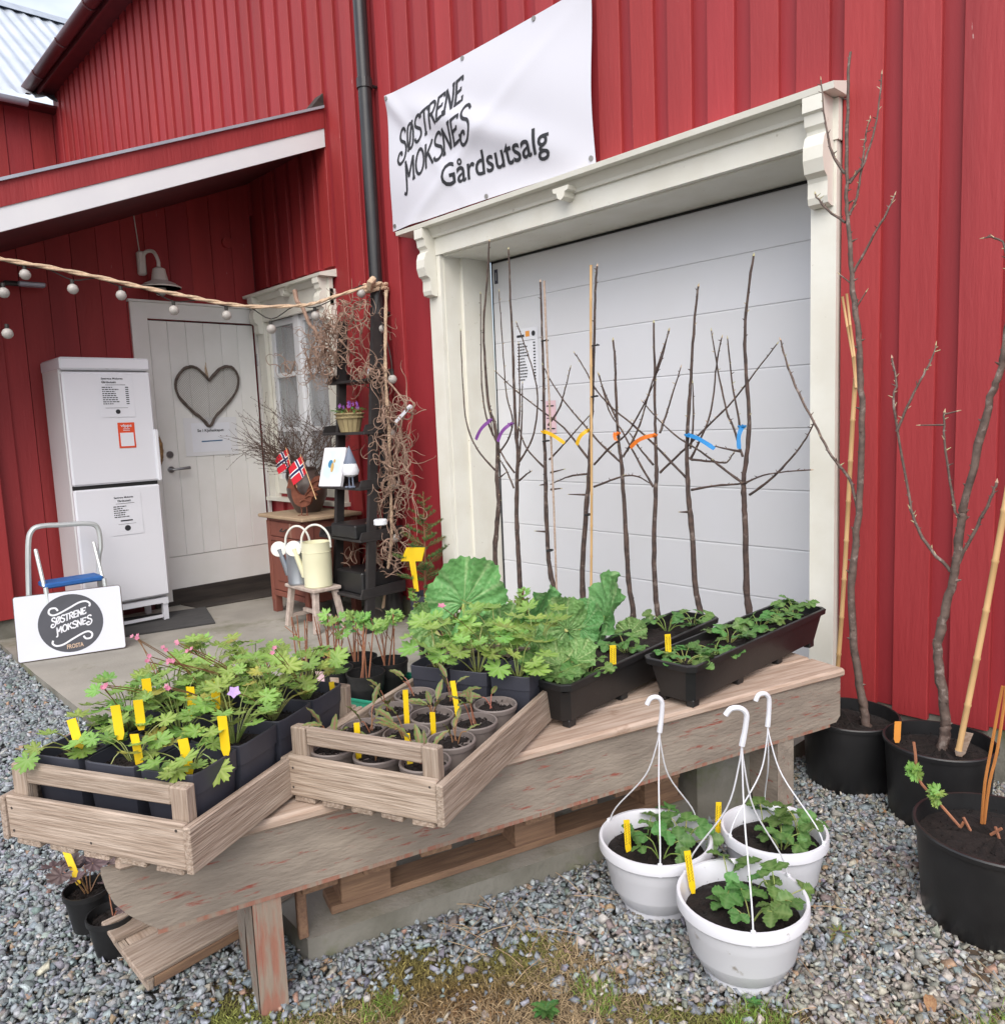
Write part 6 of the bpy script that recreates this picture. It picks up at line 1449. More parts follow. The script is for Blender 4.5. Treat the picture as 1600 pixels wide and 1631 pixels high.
ESP = [('first espalier tree from the left, purple ribbon and tall thin shoots', [(258, 1210), (265, 1100), (272, 1000), (265, 900), (268, 800), (255, 700), (235, 640), (222, 500), (215, 330), (225, 200), (237, 10)],
        [[(258, 880), (190, 800), (150, 700), (135, 550), (127, 350)], [(252, 750), (225, 680), (210, 580), (205, 450), (203, 210)], [(270, 820), (310, 760), (325, 690), (303, 600), (290, 450), (273, 200)], [(275, 910), (300, 890)]]),
       ('second espalier tree from the left, purple ribbon beside the price list', [(350, 1270), (345, 1160), (340, 1050), (342, 900), (345, 830), (335, 700), (330, 550), (325, 400), (315, 200), (310, 40)],
        [[(332, 890), (290, 830), (250, 740), (240, 660)], [(350, 850), (400, 760), (420, 640), (412, 540), (380, 430), (340, 320)], [(345, 760), (352, 640), (350, 500), (348, 400)], [(330, 950), (300, 880), (270, 830)], [(350, 920), (380, 895), (395, 885)], [(350, 840), (360, 690), (362, 550)]]),
       ('third espalier tree from the left, yellow ribbon and pale cane', [(485, 1350), (465, 1250), (455, 1100), (450, 900), (445, 700), (442, 500), (437, 350), (430, 165)],
        [[(445, 870), (380, 800), (350, 720)], [(465, 840), (530, 770), (615, 675)], [(460, 710), (500, 650), (520, 590), (545, 490)], [(470, 890), (520, 878)], [(470, 955), (508, 950)], [(450, 1115), (415, 1112)], [(448, 935), (430, 938)]]),
       ('fourth espalier tree from the left, yellow ribbon and tall bamboo cane', [(590, 1300), (600, 1100), (612, 950), (618, 860), (622, 740), (628, 600), (635, 400), (640, 200), (645, 105)],
        [[(615, 840), (520, 720), (430, 650), (340, 580), (260, 505)], [(635, 860), (700, 790), (760, 740), (830, 620), (870, 500), (920, 350)], [(610, 895), (540, 905), (470, 935)], [(605, 975), (540, 973)], [(635, 945), (740, 905), (800, 905), (845, 930)]]),
       ('fifth espalier tree from the left, small orange ribbon', [(785, 1450), (780, 1390), (765, 1300), (755, 1100), (745, 950), (737, 840), (728, 770), (720, 650), (715, 480), (707, 385)],
        [[(735, 850), (660, 780), (590, 700), (530, 630), (470, 540), (440, 480)], [(745, 830), (780, 770), (815, 690), (840, 600), (868, 540)], [(722, 690), (680, 600), (650, 515)]]),
       ('sixth espalier tree from the left, long orange ribbon', [(880, 1450), (868, 1350), (862, 1150), (868, 980), (872, 880), (868, 760), (866, 600), (862, 320)],
        [[(860, 945), (800, 840), (740, 730), (690, 650), (655, 520)], [(885, 890), (985, 795), (1060, 720), (1160, 620), (1230, 530), (1330, 400)], [(885, 740), (905, 680), (930, 600), (965, 490)], [(868, 520), (890, 460), (918, 350)], [(860, 860), (810, 800), (770, 740)]]),
       ('seventh espalier tree from the left, long blue ribbon', [(1040, 1430), (1020, 1330), (1010, 1150), (995, 1000), (990, 900), (988, 790), (995, 650), (1005, 500), (1015, 330), (1030, 180)],
        [[(985, 910), (880, 800), (790, 715), (700, 640), (640, 570), (590, 480), (560, 435)], [(1005, 955), (1100, 940), (1200, 930), (1300, 895), (1460, 880)], [(1000, 840), (1040, 760), (1080, 650), (1100, 480), (1120, 375)], [(1000, 800), (1012, 700), (1010, 550)], [(1005, 840), (1100, 850), (1140, 850), (1165, 815)], [(990, 1040), (962, 1040)]]),
       ('eighth espalier tree from the left, hanging blue ribbon, next to the right casing', [(1225, 1430), (1215, 1330), (1210, 1100), (1205, 1000), (1203, 920), (1212, 850), (1225, 700), (1215, 550), (1208, 400), (1215, 250), (1240, 65)],
        [[(1200, 930), (1120, 870), (1040, 810), (960, 760), (880, 690), (820, 620)], [(1225, 975), (1300, 920), (1380, 840), (1440, 760), (1470, 700)], [(1200, 830), (1165, 720), (1140, 660), (1105, 500), (1080, 350)], [(1190, 740), (1185, 690), (1160, 550), (1143, 380)], [(1195, 810), (1140, 800), (1095, 790)]])]
for a in ESP: espalier(*a)
cane('pale cane tied to the third espalier tree', at(*c5(492, 1345), Y=YT-.02), at(*c5(447, 160), Y=YT-.02), .0055, end_wood)
cane('tall bamboo cane tied to the fourth espalier tree', at(*c5(622, 1440), Y=YT-.025), at(*c5(625, 100), Y=YT-.025), .0065)
rb = {'purple': (.26, .08, .36), 'yellow': (.80, .46, .01), 'orange': (.82, .20, .02), 'blue': (.02, .24, .58)}
RM = {k: mat(k+'_ribbon', v, tuple(c*.85 for c in v), rough=.45, scale=20, transl=.15) for k, v in rb.items()}
for col, kn, tail, lab in (('purple', (243, 690), (185, 765), 'purple ribbon on the first espalier tree'), ('purple', (318, 705), (268, 772), 'purple ribbon on the second espalier tree'), ('yellow', (445, 735), (522, 778), 'yellow ribbon drooping right from the third espalier tree'), ('yellow', (612, 730), (568, 785), 'yellow ribbon on the fourth espalier tree with bamboo cane'),
                           ('orange', (722, 742), (716, 768), 'short orange ribbon knot on the fifth espalier tree'), ('orange', (862, 748), (772, 795), 'long orange ribbon on the sixth espalier tree'), ('blue', (993, 748), (1092, 800), 'long blue ribbon on the seventh espalier tree'), ('blue', (1197, 716), (1185, 800), 'hanging blue ribbon on the eighth espalier tree')):
    a = at(*c5(*kn), Y=YT-.012); b = at(*c5(*tail), Y=YT-.05); d = b-a; g = G(); sd = d.cross(Vector((.7, -.7, .1))).normalized()*.0095
    V = []; n = 8
    for i in range(n+1):
        t_ = i/n; c = a+d*t_+Vector((0, -.01*math.sin(t_*3.1), .012*math.sin(t_*3.14))); s2 = sd if i < n else sd*.8
        V += [c-s2+Vector((.002*math.sin(i), 0, 0)), c+s2]
    g.add(V, [(2*i, 2*i+1, 2*i+3, 2*i+2) for i in range(n)])
    ax = at(*c5(*kn), Y=YT); g.tube([ax+Vector((.014*math.cos(q), .014*math.sin(q)*1.0, .003*math.sin(2*q))) for q in [k*math.pi/5 for k in range(11)]], .0055, 6); g.tube([a+Vector((-.006, 0, -.006)), a+Vector((.006, 0, .006))], .008, 6)
    single(g, 'ribbon', RM[col], lab, 'ribbon', tuple(b), group='ribbons on the espalier trees')
ty = mat('black_tie', (.012, .012, .013), rough=.6)
for i, (x_, y_, lab) in enumerate(((447, 388, 'uppermost black plant tie on the third tree cane'), (452, 770, 'middle black plant tie on the third tree cane'), (466, 1186, 'lowest black plant tie on the third tree cane'), (640, 406, 'uppermost black plant tie on the fourth tree cane'), (636, 600, 'second black plant tie on the fourth tree cane'), (612, 1050, 'lowest black plant tie on the fourth tree cane'))):
    c = at(*c5(x_, y_), Y=YT-.01); g = G().tube([c+Vector((.016*math.cos(q), .02*math.sin(q), .002*math.sin(q))) for q in [k*math.pi/5 for k in range(11)]], .004, 5); g.tube([c+Vector((.012, -.01, 0)), c+Vector((.03, -.02, .003))], .003, 4)
    single(g, 'plant_tie', ty, lab, 'plant tie', tuple(c), group='plant ties')
YP = .3725
o0 = at(824, 620, Y=YP); o1 = at(858, 530, Y=YP)
t, P = sheet('price_sheet', 'white price list sheet taped on the garage door behind the second espalier tree', 'price list', (o0.x, YP, o0.z), (1, 0, 0), UZ, .195, .375,
      [('bar', .06, .86, .40, .90), ('dot', .82, .90, .085), ('bar', .06, .795, .9, .80)]+listing(.08, .88, .74, 13, .05))
g = G().add([P(u, v, .0018) for u, v in ((.46, .86), (.64, .86), (.64, .95), (.46, .95))], [(0, 1, 2, 3)]); g.build('print_logo', orange_l, t, w=True)
o0 = at(872, 690, Y=YP); pinkp = mat('pink_paper', (.72, .50, .55), rough=.7)
sheet('pink_card', 'small pink card taped on the garage door behind the third espalier tree', 'card', (o0.x-.01, YP, o0.z), (1, 0, 0), UZ, .085, .20, [('bar', .1, .82, .8, .86), ('bar', .1, .45, .9, .48), ('bar', .1, .12, .9, .16)], m=pinkp)

# ================================================================== plants standing on the slab behind the crates
def cdir(a, b, c=0.0): return Vector(_r2)*a-Vector(_d2)*b+Vector(_f)*c
def slabpot(name, label, x_, y_, r_=.14, h=.23, m=blackpl, cat='potted plant', group='potted plants on the slab'):
    t = thing(name, label, cat, (x_, y_, slab_z(x_)+.0005), group=group)
    g_ = G().lathe([(r_*.8, 0), (r_*.95, h*.88), (r_*1.0, h*.89), (r_*1.03, h), (r_*.98, h), (r_*.95, h*.8)], 28); g_.build('pot', m, t, smooth=30); g_ = G(); soil(g_, r_*.95, h*.86); g_.build('soil', soil_m, t); return t, Vector((x_, y_, slab_z(x_)+h*.86))
def rleaf(t, base, tipx, Yp, d, size, k, nrm=(.1, .35, -1), petr=.009):
    tip = at(*tipx, Y=Yp); g_ = G(); g_.tube(smooth_path([base, base.lerp(tip, .55)+Vector((0, 0, .02)), tip], 4), [petr*(1.25-.5*i/8) for i in range(9)], 8); g_.build('stalk', st_rhub, t, smooth=True, w=True)
    put(t, LF_RHU[k % 4], tip, cdir(*d), cdir(*nrm), size)
t, b_ = slabpot('rhubarb_plant', 'large rhubarb with one broad round leaf, in a pot behind the middle crate', -2.62, -1.05, .15, .26)
rleaf(t, b_, (738, 962), -1.05, (.50, .80, -.1), .225, 0); rleaf(t, b_, (690, 1000), -1.10, (-.75, .55, -.2), .13, 1); rleaf(t, b_, (800, 1005), -1.12, (.35, .85, -.3), .13, 2); rleaf(t, b_, (850, 995), -1.0, (.35, .95, 0), .17, 3, (.85, .2, -.5)); rleaf(t, b_, (760, 1010), -1.2, (-.1, .9, -.4), .10, 1)
t, b_ = slabpot('rhubarb_plant', 'rhubarb with crinkled upright leaves in a black pot behind the left flower box', -1.98, -.95, .15, .27)
rleaf(t, at(868, 1048, Y=-1.1), (902, 1003), -1.1, (-.42, .88, -.2), .135, 2, (.15, .3, -1), .012); rleaf(t, at(882, 1045, Y=-1.08), (925, 1000), -1.05, (.3, .9, .1), .11, 0, (-.5, .3, -1)); rleaf(t, at(945, 1010, Y=-.98), (962, 985), -.98, (.28, .95, 0), .175, 3, (-.95, .35, -.30), .013); rleaf(t, b_, (1000, 1010), -1.0, (.8, .3, -.3), .075, 1); rleaf(t, b_, (850, 1020), -1.05, (-.2, .9, .1), .10, 0)
t, b_ = slabpot('rhubarb_plant', 'small rhubarb with drooping leaves pressed between middle crate and left flower box', -1.83, -1.42, .09, .30)
rleaf(t, b_, (895, 1062), -1.50, (-.85, .30, -.3), .10, 1, (.1, .7, -.7)); rleaf(t, b_, (915, 1052), -1.46, (.75, .45, -.3), .085, 2, (.1, .7, -.7)); rleaf(t, b_, (875, 1050), -1.50, (-.6, .7, -.2), .085, 0)
def upright(name, label, x_, y_, n, h, meshes, stalk, size, r_=.12, top_only=True, leaves=9, hp=.2):
    t, b_ = slabpot(name, label, x_, y_, r_, hp); g_ = G()
    for k in range(n):
        a = rv(0, 6.28); p = b_+Vector((math.cos(a)*r_*.5, math.sin(a)*r_*.5, -.01)); tip = p+Vector((math.cos(a)*.06+rv(-.03, .03), math.sin(a)*.06+rv(-.03, .03), h*rv(.65, 1.1)))
        P_ = smooth_path([p, p.lerp(tip, .5)+Vector((rv(-.02, .02), rv(-.02, .02), 0)), tip], 4); g_.tube(P_, [.0042-.0002*i for i in range(len(P_))], 5)
        if rnd.random() < .6:
            q = P_[4]; g_.tube([q, q+Vector((rv(-.06, .06), rv(-.06, .06), h*.3))], .002, 4)
        for j in range(leaves):
            q = P_[-1].lerp(P_[0], rv(0, .35 if top_only else .8)); aa = rv(0, 6.28)
            put(t, rnd.choice(meshes), q+Vector((math.cos(aa)*.012, math.sin(aa)*.012, 0)), (math.cos(aa), math.sin(aa), rv(-.1, .9)), (-math.cos(aa)+.5, -math.sin(aa)-.5, .8), size*rv(.6, 1.2))
    g_.build('canes', stalk, t, w=True); return t
def slabxy(px, py, Z): p = at(px, py, Z=Z); return p.x, p.y
upright('currant_bush', 'leafy young currant bush left of the first espalier trunk', -3.02, -.72, 5, .46, LF_CURR, twig_red, .034, top_only=False, leaves=34)
upright('currant_bush', 'leafy young currant bush right of the second espalier trunk', -2.72, -.66, 4, .44, LF_CURR, twig_red, .034, top_only=False, leaves=26)
upright('currant_bush', 'thin currant bush with sparse leaves behind the broad rhubarb leaf', -3.32, -.62, 4, .34, LF_CURR, twig_red, .026, top_only=False, leaves=20)
tray_m = mat('green_tray_plastic', (.01, .22, .13), (.012, .18, .11), rough=.4, scale=9)
tx, ty_ = slabxy(555, 1098, .08)
tr_ = thing('plastic_tray', 'green plastic tray holding black pots of canes behind the crates', 'tray', (tx, ty_, slab_z(tx)), R(20))
for (a, b) in (((-.30, -.20, .0005), (.30, .20, .008)),): g = G().box(a, b); g.build('base', tray_m, tr_)
for (a, b) in (((-.30, -.21, .002), (.30, -.198, .075)), ((-.30, .198, .002), (.30, .21, .075)), ((-.31, -.21, .002), (-.298, .21, .075)), ((.298, -.21, .002), (.31, .21, .075))):
    g = G().bbox(a, b, c=.003); g.build('side_wall', tray_m, tr_)
g = G().tube([(-.31, -.21, .078), (.31, -.21, .078), (.31, .21, .078), (-.31, .21, .078), (-.31, -.21, .078)], .008, 6); g.build('rim', tray_m, tr_)
k_ = 0
for (u, v, lv, lab) in ((-.19, -.10, 0, 'bare reddish canes in a black pot at the left front of the green tray'), (.0, -.10, 3, 'budding canes in a black pot at the front middle of the green tray'), (.19, -.10, 5, 'leafy canes in a black pot at the right front of the green tray'), (-.19, .10, 0, 'bare canes in a black pot at the left back of the green tray'), (.0, .10, 4, 'leaf-topped canes in a black pot at the back middle of the green tray'), (.19, .10, 7, 'leafiest canes in a black pot at the right back of the green tray')):
    q = WM[tr_.name] @ Vector((u, v, .009)); t = thing('potted_canes', lab, 'potted plant', tuple(q), group='potted canes in the green tray')
    r_, h = .092, .17; g = G().lathe([(r_*.8, 0), (r_*.96, h*.9), (r_*1.02, h*.91), (r_*1.03, h), (r_*.98, h), (r_*.95, h*.6)], 26); g.build('pot', blackpl, t, smooth=30); g = G(); soil(g, r_*.9, h*.66); g.build('soil', soil_m, t)
    g = G(); b_ = q+Vector((0, 0, h*.66))
    for k in range(5):
        a = rv(0, 6.28); p = b_+Vector((math.cos(a)*.03, math.sin(a)*.03, 0)); tip = p+Vector((rv(-.05, .05), rv(-.05, .05), rv(.17, .34))); g.tube([p, p.lerp(tip, .5)+Vector((rv(-.01, .01), 0, 0)), tip], [.0042, .0036, .0026], 5)
        m_ = p.lerp(tip, rv(.5, .8)); g.tube([m_, m_+Vector((rv(-.05, .05), rv(-.05, .05), .06))], .002, 4)
        if k < 3:
            for j in range(lv):
                aa = rv(0, 6.28); put(t, rnd.choice(LF_SHR+LF_CURR), tip+Vector((math.cos(aa)*.01, math.sin(aa)*.01, rv(-.03, .01))), (math.cos(aa), math.sin(aa), rv(-.1, .7)), (.5, -.5, .8), rv(.028, .045))
    g.build('canes', twig_red, t, w=True)
for (px, py, lab, m_) in ((510, 1085, 'small pinkish paper plant tag in the green tray', pinkp), (533, 1095, 'small pale paper plant tag at the front of the green tray', end_wood)):
    tag_y(lab, at(px, py, Z=.22), .05, (.1, 0), -.8, m=m_, wid=.04)
cx_, cy_ = slabxy(395, 1075, .12)
upright('currant_bush', 'bare reddish currant twigs behind the left crate', -2.72, -1.86, 6, .30, LF_CURR, twig_red, .02, .10, leaves=2, hp=.22)
# spruce with big yellow label
t, b_ = slabpot('young_spruce', 'young spruce in a grey pot beside the left garage casing', -4.02, -.17, .10, .27, greypl)
g = G(); tipz = at(680, 788, Y=-.17); tipz.x = -3.98; g.tube([b_, b_.lerp(tipz, .5)+Vector((.01, 0, 0)), tipz], [.008, .006, .002], 6); g.build('trunk', twig_red, t, w=True)
def spray(g_, gn_, p, d, L_, depth):
    d = Vector(d).normalized(); n = int(L_/.008); q = Vector(p)
    for i in range(n):
        q2 = q+d*.008; d = (d+Vector((rv(-.05, .05), rv(-.05, .05), .010))).normalized()
        for k in range(6):
            a = rv(0, 6.28); u = d.orthogonal().normalized(); w_ = d.cross(u); nd = (u*math.cos(a)+w_*math.sin(a)+d*.8).normalized()*rv(.013, .019); s_ = d.cross(nd).normalized()*.0017
            gn_.add([q-s_, q+s_, q+nd], [(0, 1, 2)])
        if depth and i > 2 and i % 4 == 0:
            for s_ in (-1, 1): sd = Matrix.Rotation(s_*.85, 3, 'Z') @ d; spray(g_, gn_, q, sd, L_*.42*(1-i/n*.6), depth-1)
        q = q2
    g_.tube([p, q], [.0025, .001], 4, caps=False)
g = G(); gn_ = G()
for k in range(26):
    f_ = k/25; z0 = b_.lerp(tipz, .12+.84*f_); a = k*2.4; spray(g, gn_, z0, (math.cos(a), math.sin(a), .12+.5*f_), .21*(1-f_)**.8+.05, 1)
spray(g, gn_, tipz-Vector((0, 0, .03)), (0, 0, 1), .05, 0)
g.build('branches', twig_red, t, w=True); gn_.build('needles', needle_m, t, w=True)['kind'] = 'stuff'
g = G(); a = at(657, 915, Y=-.30); 
g.box((-.045, -.002, .0), (.045, .002, .07), frame(at(658, 893, Y=-.30), cdir(1, .12), cdir(.12, 1, -.2))) if False else None
q4 = [at(*p, Y=-.30) for p in ((638, 894), (671, 894), (676, 872), (647, 872))]; off = Vector((.002, .003, 0))
g.add([p for p in q4]+[p+off for p in q4], [(0, 1, 2, 3), (7, 6, 5, 4), (0, 4, 5, 1), (1, 5, 6, 2), (2, 6, 7, 3), (3, 7, 4, 0)])
q4 = [at(*p, Y=-.302) for p in ((660, 942), (666, 942), (660, 892), (651, 892))]; g.add([p for p in q4]+[p+off for p in q4], [(0, 1, 2, 3), (7, 6, 5, 4), (0, 4, 5, 1), (1, 5, 6, 2), (2, 6, 7, 3), (3, 7, 4, 0)])
single(g, 'plant_label', yellow, 'large yellow T-shaped plant label in front of the young spruce', 'plant label', tuple(at(663, 942, Y=-.3)), group='yellow plant labels')

# ================================================================== gravel, moss and litter
rng = np.random.default_rng(5)
def inslab(x, y, m=0.0):
    P_ = [(a, b) for a, b in SLAB]; c = np.zeros(len(x), bool); n = len(P_)
    for i in range(n):
        (x1, y1), (x2, y2) = P_[i], P_[(i+1) % n]
        cond = ((y1 > y) != (y2 > y)) & (x < (x2-x1)*(y-y1)/(y2-y1+1e-12)+x1); c ^= cond
    return c
def noise2(x, y, s, seed=0):
    q = np.random.default_rng(seed); o = np.zeros_like(x)
    for k in range(7):
        a = q.uniform(0, 6.28); f_ = s*q.uniform(.6, 1.9); o += np.sin(x*f_*np.cos(a)+y*f_*np.sin(a)+q.uniform(0, 6.28))
    return o/7
def cam_vis(x, y):
    d = np.stack([x-CAM[0], y-CAM[1], np.full_like(x, -CAM[2])], 1); w_ = d @ _f; u = 800+FPX*(d @ _r2)/w_; v = 815.5+FPX*(d @ _d2)/w_
    return (w_ > 0) & (u > -450) & (u < 2000) & (v < 2150) & (v > 600)
MOSS = [(-2.05, -2.50), (-1.90, -2.42), (-1.76, -2.353), (-1.683, -2.233), (-1.603, -2.004), (-1.473, -1.771), (-1.371, -1.675), (-1.22, -1.70), (-1.104, -1.667), (-.944, -1.664), (-.783, -1.511), (-.64, -1.317), (-.487, -1.141), (-.2, -.95), (.2, -1.2), (-.3, -2.6), (-1.2, -3.1)]
def moss_amt(x, y):
    # strip of moss, dry grass and weeds along the yard side of the gravel
    c = np.zeros(len(x), bool); dmin = np.full(len(x), 9.0); n = len(MOSS)
    for i in range(n):
        (x1, y1), (x2, y2) = MOSS[i], MOSS[(i+1) % n]
        c ^= ((y1 > y) != (y2 > y)) & (x < (x2-x1)*(y-y1)/(y2-y1+1e-12)+x1)
        t = np.clip(((x-x1)*(x2-x1)+(y-y1)*(y2-y1))/((x2-x1)**2+(y2-y1)**2), 0, 1); dmin = np.minimum(dmin, np.hypot(x-x1-t*(x2-x1), y-y1-t*(y2-y1)))
    sd = np.where(c, dmin, -dmin)
    return np.clip(sd*8+.02+noise2(x, y, 13, 4)*1.5, 0, 1)
def stones(name, N, xr, yr, size, cols, mask, zoff=0.0):
    x = rng.uniform(*xr, N); y = rng.uniform(*yr, N); k = cam_vis(x, y) & ~inslab(x, y) & (y < .02) & mask(x, y); x, y = x[k], y[k]; n = len(x)
    ph = (1+5**.5)/2; ico = np.array([(-1, ph, 0), (1, ph, 0), (-1, -ph, 0), (1, -ph, 0), (0, -1, ph), (0, 1, ph), (0, -1, -ph), (0, 1, -ph), (ph, 0, -1), (ph, 0, 1), (-ph, 0, -1), (-ph, 0, 1)], float)/1.9
    fc = np.array([(0, 11, 5), (0, 5, 1), (0, 1, 7), (0, 7, 10), (0, 10, 11), (1, 5, 9), (5, 11, 4), (11, 10, 2), (10, 7, 6), (7, 1, 8), (3, 9, 4), (3, 4, 2), (3, 2, 6), (3, 6, 8), (3, 8, 9), (4, 9, 5), (2, 4, 11), (6, 2, 10), (8, 6, 7), (9, 8, 1)])
    cube = np.array([(-1, -1, -1), (1, -1, -1), (1, 1, -1), (-1, 1, -1), (-1, -1, 1), (1, -1, 1), (1, 1, 1), (-1, 1, 1)], float)*.72
    fc = np.array([(0, 3, 2), (0, 2, 1), (4, 5, 6), (4, 6, 7), (0, 1, 5), (0, 5, 4), (1, 2, 6), (1, 6, 5), (2, 3, 7), (2, 7, 6), (3, 0, 4), (3, 4, 7)])
    V = np.repeat(cube[None], n, 0)*rng.uniform(.55, 1.25, (n, 8, 1))+rng.normal(0, .17, (n, 8, 3))
    sc = size*np.exp(rng.normal(0, .30, (n, 1, 1)))*np.stack([rng.uniform(.8, 1.55, n), rng.uniform(.65, 1.1, n), rng.uniform(.36, .70, n)], 1)[:, None, :]
    V *= sc; q = rng.normal(0, 1, (n, 4)); q[:, :2] *= .45; q[:, 2] *= .45; q[:, 0] = rng.normal(0, .35, n); q[:, 1] = rng.normal(0, .35, n); q[:, 2] = rng.normal(0, 1, n); q[:, 3] = rng.normal(0, 1, n); q /= np.linalg.norm(q, axis=1, keepdims=True)
    X, Y_, Z_, W_ = q.T
    Rm = np.stack([1-2*(Y_*Y_+Z_*Z_), 2*(X*Y_-Z_*W_), 2*(X*Z_+Y_*W_), 2*(X*Y_+Z_*W_), 1-2*(X*X+Z_*Z_), 2*(Y_*Z_-X*W_), 2*(X*Z_-Y_*W_), 2*(Y_*Z_+X*W_), 1-2*(X*X+Y_*Y_)], 1).reshape(n, 3, 3)
    V = np.einsum('nij,nkj->nki', Rm, V)
    V += np.stack([x, y, zoff+rng.uniform(-.016, .0, n)], 1)[:, None, :]
    F = (fc[None]+np.arange(n)[:, None, None]*8).reshape(-1, 3)
    me = bpy.data.meshes.new(name); me.vertices.add(n*8); me.vertices.foreach_set('co', V.reshape(-1).astype(np.float32))
    me.loops.add(len(F)*3); me.loops.foreach_set('vertex_index', F.reshape(-1).astype(np.int32)); me.polygons.add(len(F)); me.polygons.foreach_set('loop_start', (np.arange(len(F))*3).astype(np.int32)); me.update(calc_edges=True)
    C = cols(x, y, n); ca = me.color_attributes.new('tint', 'FLOAT_COLOR', 'POINT'); ca.data.foreach_set('color', np.repeat(np.concatenate([C, np.ones((n, 1))], 1), 8, 0).reshape(-1).astype(np.float32))
    me.materials.append(stone_m); o = bpy.data.objects.new(name, me); link(o); return o
stone_m = mat('crushed_stone', (.3, .3, .3), (.2, .2, .2), rough=.85, scale=90, bump=.5, bscale=240, attr='tint', coord='World')
def cols(x, y, n):
    base = np.array([.255, .282, .30])[None]*np.exp(rng.normal(0, .24, (n, 1))); warm = np.clip((x+2.3)*.55+noise2(x, y, 3, 8)*.5, 0, 1)[:, None]
    tan = np.array([.305, .285, .25])[None]*np.exp(rng.normal(0, .26, (n, 1))); pick = (rng.random((n, 1)) < warm*.75); c = np.where(pick, tan, base)
    l_ = rng.random((n, 1)); c = np.where(l_ > .965, np.array([.44, .44, .42])[None], c); c = np.where(l_ < .02, np.array([.36, .24, .17])[None], c); return np.clip(c+rng.normal(0, .012, (n, 3)), .03, .75)
always = lambda x, y: rng.random(len(x)) > moss_amt(x, y)*.93
props(stones('gravel', 140000, (-3.4, .25), (-3.15, .0), .0083, cols, always), 'grey crushed stone gravel covering the yard around the bench', 'gravel', kind='stuff')
props(stones('gravel_far', 52000, (-9.5, -3.4), (-3.6, -2.15), .0105, cols, lambda x, y: y < -2.15, -.002), 'grey crushed stone gravel left of the concrete slab', 'gravel', kind='stuff')
# soil patch, moss and dry grass
def blades(name, N, fx, hgt, wid, colf, lean=.6, label=None, cat=None):
    x, y, k = fx(N); x, y = x[k], y[k]; n = len(x); a = rng.uniform(0, 6.28, n); h = hgt*np.exp(rng.normal(0, .35, n)); l_ = rng.normal(0, lean, (n, 2)); s_ = np.stack([np.cos(a), np.sin(a)], 1)*wid
    z0 = np.full(n, -.014); p0 = np.stack([x, y, z0], 1); d = np.stack([l_[:, 0], l_[:, 1], np.ones(n)], 1); d /= np.linalg.norm(d, axis=1, keepdims=True)
    S = np.concatenate([s_, np.zeros((n, 1))], 1); mid = p0+d*h[:, None]*.55; tip = mid+(d+np.concatenate([l_*.5, np.zeros((n, 1))-.15], 1))*h[:, None]*.45
    V = np.stack([p0-S, p0+S, mid+S*.8, mid-S*.8, tip], 1); F4 = np.array([(0, 1, 2), (0, 2, 3), (3, 2, 4)]); F = (F4[None]+np.arange(n)[:, None, None]*5).reshape(-1, 3)
    me = bpy.data.meshes.new(name); me.vertices.add(n*5); me.vertices.foreach_set('co', V.reshape(-1).astype(np.float32)); me.loops.add(len(F)*3); me.loops.foreach_set('vertex_index', F.reshape(-1).astype(np.int32)); me.polygons.add(len(F)); me.polygons.foreach_set('loop_start', (np.arange(len(F))*3).astype(np.int32)); me.update(calc_edges=True)
    C = colf(x, y, n); ca = me.color_attributes.new('tint', 'FLOAT_COLOR', 'POINT'); ca.data.foreach_set('color', np.repeat(np.concatenate([C, np.ones((n, 1))], 1), 5, 0).reshape(-1).astype(np.float32)); me.materials.append(grass_m)
    o = bpy.data.objects.new(name, me); link(o); return props(o, label, cat, kind='stuff')
grass_m = mat('moss_and_grass', (.2, .2, .1), None, rough=.8, attr='tint', transl=.15)
def area(N):
    x = rng.uniform(-2.2, .0, N); y = rng.uniform(-2.9, -.4, N); return x, y
def f_moss(N):
    x, y = area(N); m = moss_amt(x, y)*np.clip(.5+noise2(x, y, 7, 21)*2.0, 0, 1); return x, y, cam_vis(x, y) & (rng.random(N) < m)
def f_dry(N):
    x, y = area(N); m = moss_amt(x, y)*np.clip(.45-noise2(x, y, 7, 21)*2.0, 0, 1); return x, y, cam_vis(x, y) & (rng.random(N) < m)
def f_green(N):
    x, y = area(N); m = np.clip(moss_amt(x, y)*1.2, 0, 1)*(noise2(x, y, 16, 31) > .30); return x, y, cam_vis(x, y) & (rng.random(N) < m)
blades('moss', 480000, f_moss, .011, .0016, lambda x, y, n: np.array([.20, .175, .055])[None]*np.exp(rng.normal(0, .35, (n, 1)))*np.stack([np.ones(n), 1+noise2(x, y, 8, 5)*.5, np.ones(n)], 1), .9, 'yellow-green moss patches at the front edge of the gravel', 'moss')
blades('dry_grass', 200000, f_dry, .026, .0010, lambda x, y, n: np.array([.40, .30, .175])[None]*np.exp(rng.normal(0, .3, (n, 1))), 1.6, 'dry straw-coloured grass matted over the gravel edge', 'grass')
blades('green_grass', 130000, f_green, .028, .0012, lambda x, y, n: np.array([.17, .27, .045])[None]*np.exp(rng.normal(0, .3, (n, 1))), .6, 'short green grass tufts among the moss', 'grass')
g = G()
earth = mat('bare_earth', (.10, .068, .042), (.055, .038, .026), rough=1, scale=14, bump=1, bscale=90, coord='World')
def _e(u, v):
    a = 2*math.pi*u; r_ = v*(1+.25*math.sin(a*3+1)+.15*math.sin(a*5)); return (-.47+.22*r_*math.cos(a), -1.06+.16*r_*math.sin(a), -.008+.006*(1-v))
g.grid(28, 5, _e); props(g.build('bare_soil', earth), kind='structure')
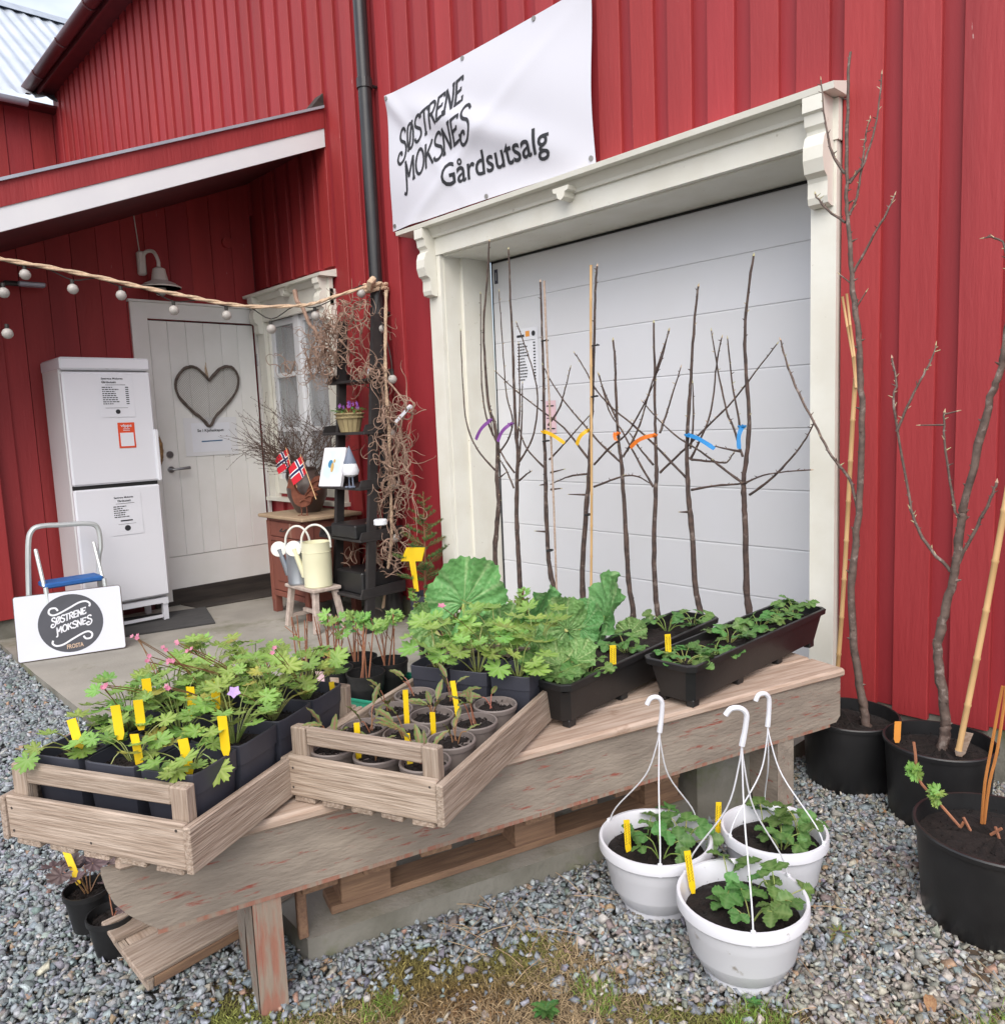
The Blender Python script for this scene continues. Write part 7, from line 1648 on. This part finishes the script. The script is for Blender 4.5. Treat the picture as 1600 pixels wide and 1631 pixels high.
props(G().add([(x_, y_, -.017) for x_, y_ in MOSS], [tuple(range(len(MOSS)))]).build('mossy_soil', earth), kind='structure')
g = G()
for k in range(70):
    p = Vector((rv(-1.9, -.3), rv(-2.4, -.7), .004)); 
    if rnd.random() < .35: p = at(rv(640, 900), rv(1420, 1500), Z=.006)
    a = rv(0, 6.28); d = Vector((math.cos(a), math.sin(a), rv(-.02, .10)))*rv(.04, .15); g.tube([p, p+d*.5+Vector((0, 0, .006)), p+d], .0011, 4, caps=False)
props(g.build('dry_straws', mat('straw_litter', (.46, .34, .20), (.32, .20, .12), rough=.9, scale=20)), 'loose dry straws and stalks scattered on the gravel', 'straw', kind='stuff')
dl = mat('dead_leaf', (.24, .12, .06), (.33, .20, .10), rough=.9, scale=12)
DL = simple_leaf('leaf_blade', dl, .55, .5, .5, 3, .03)
for i, (px, py, lab) in enumerate(((1375, 1258, 'dead brown leaf by the foot of the first black pot'), (1412, 1295, 'reddish dead leaf between the two tree pots'), (1088, 1275, 'dead brown leaf at the concrete block under the bench'), (1478, 1585, 'orange dead leaf near the lower right corner'), (1060, 1270, 'curled dead leaf behind the left hanging pot'), (330, 950, 'dead leaves on the slab beside the door step'))):
    p = at(px, py, Z=.008 if px > 900 else .035); o_ = bpy.data.objects.new('dead_leaf', DL); o_.scale = (.05,)*3; o_.location = p; o_.rotation_euler = (rv(-.2, .2), rv(-.3, .3), rv(0, 6)); link(o_); props(o_, lab, 'leaf', 'dead leaves on the ground')
for i, (px, py, n_, sz_, lab) in enumerate(((870, 1612, 14, .035, 'bright green weed growing in the moss at the bottom edge'), (1335, 1490, 9, .045, 'narrow-leaved green weed in the gravel right of the nearest hanging pot'), (1200, 1600, 7, .02, 'tiny green weed below the nearest hanging pot'))):
    p = at(px, py, Z=.0); t = thing('weed', lab, 'weed', tuple(p), group='weeds in the gravel')
    for k in range(n_):
        a = k*2.4+rv(-.3, .3); put(t, LF_SHR[k % 2] if i != 1 else LF_SEED[k % 2], p+Vector((0, 0, .002)), (math.cos(a), math.sin(a), rv(.15, .8)), (0, 0, 1), sz_*rv(.7, 1.2))
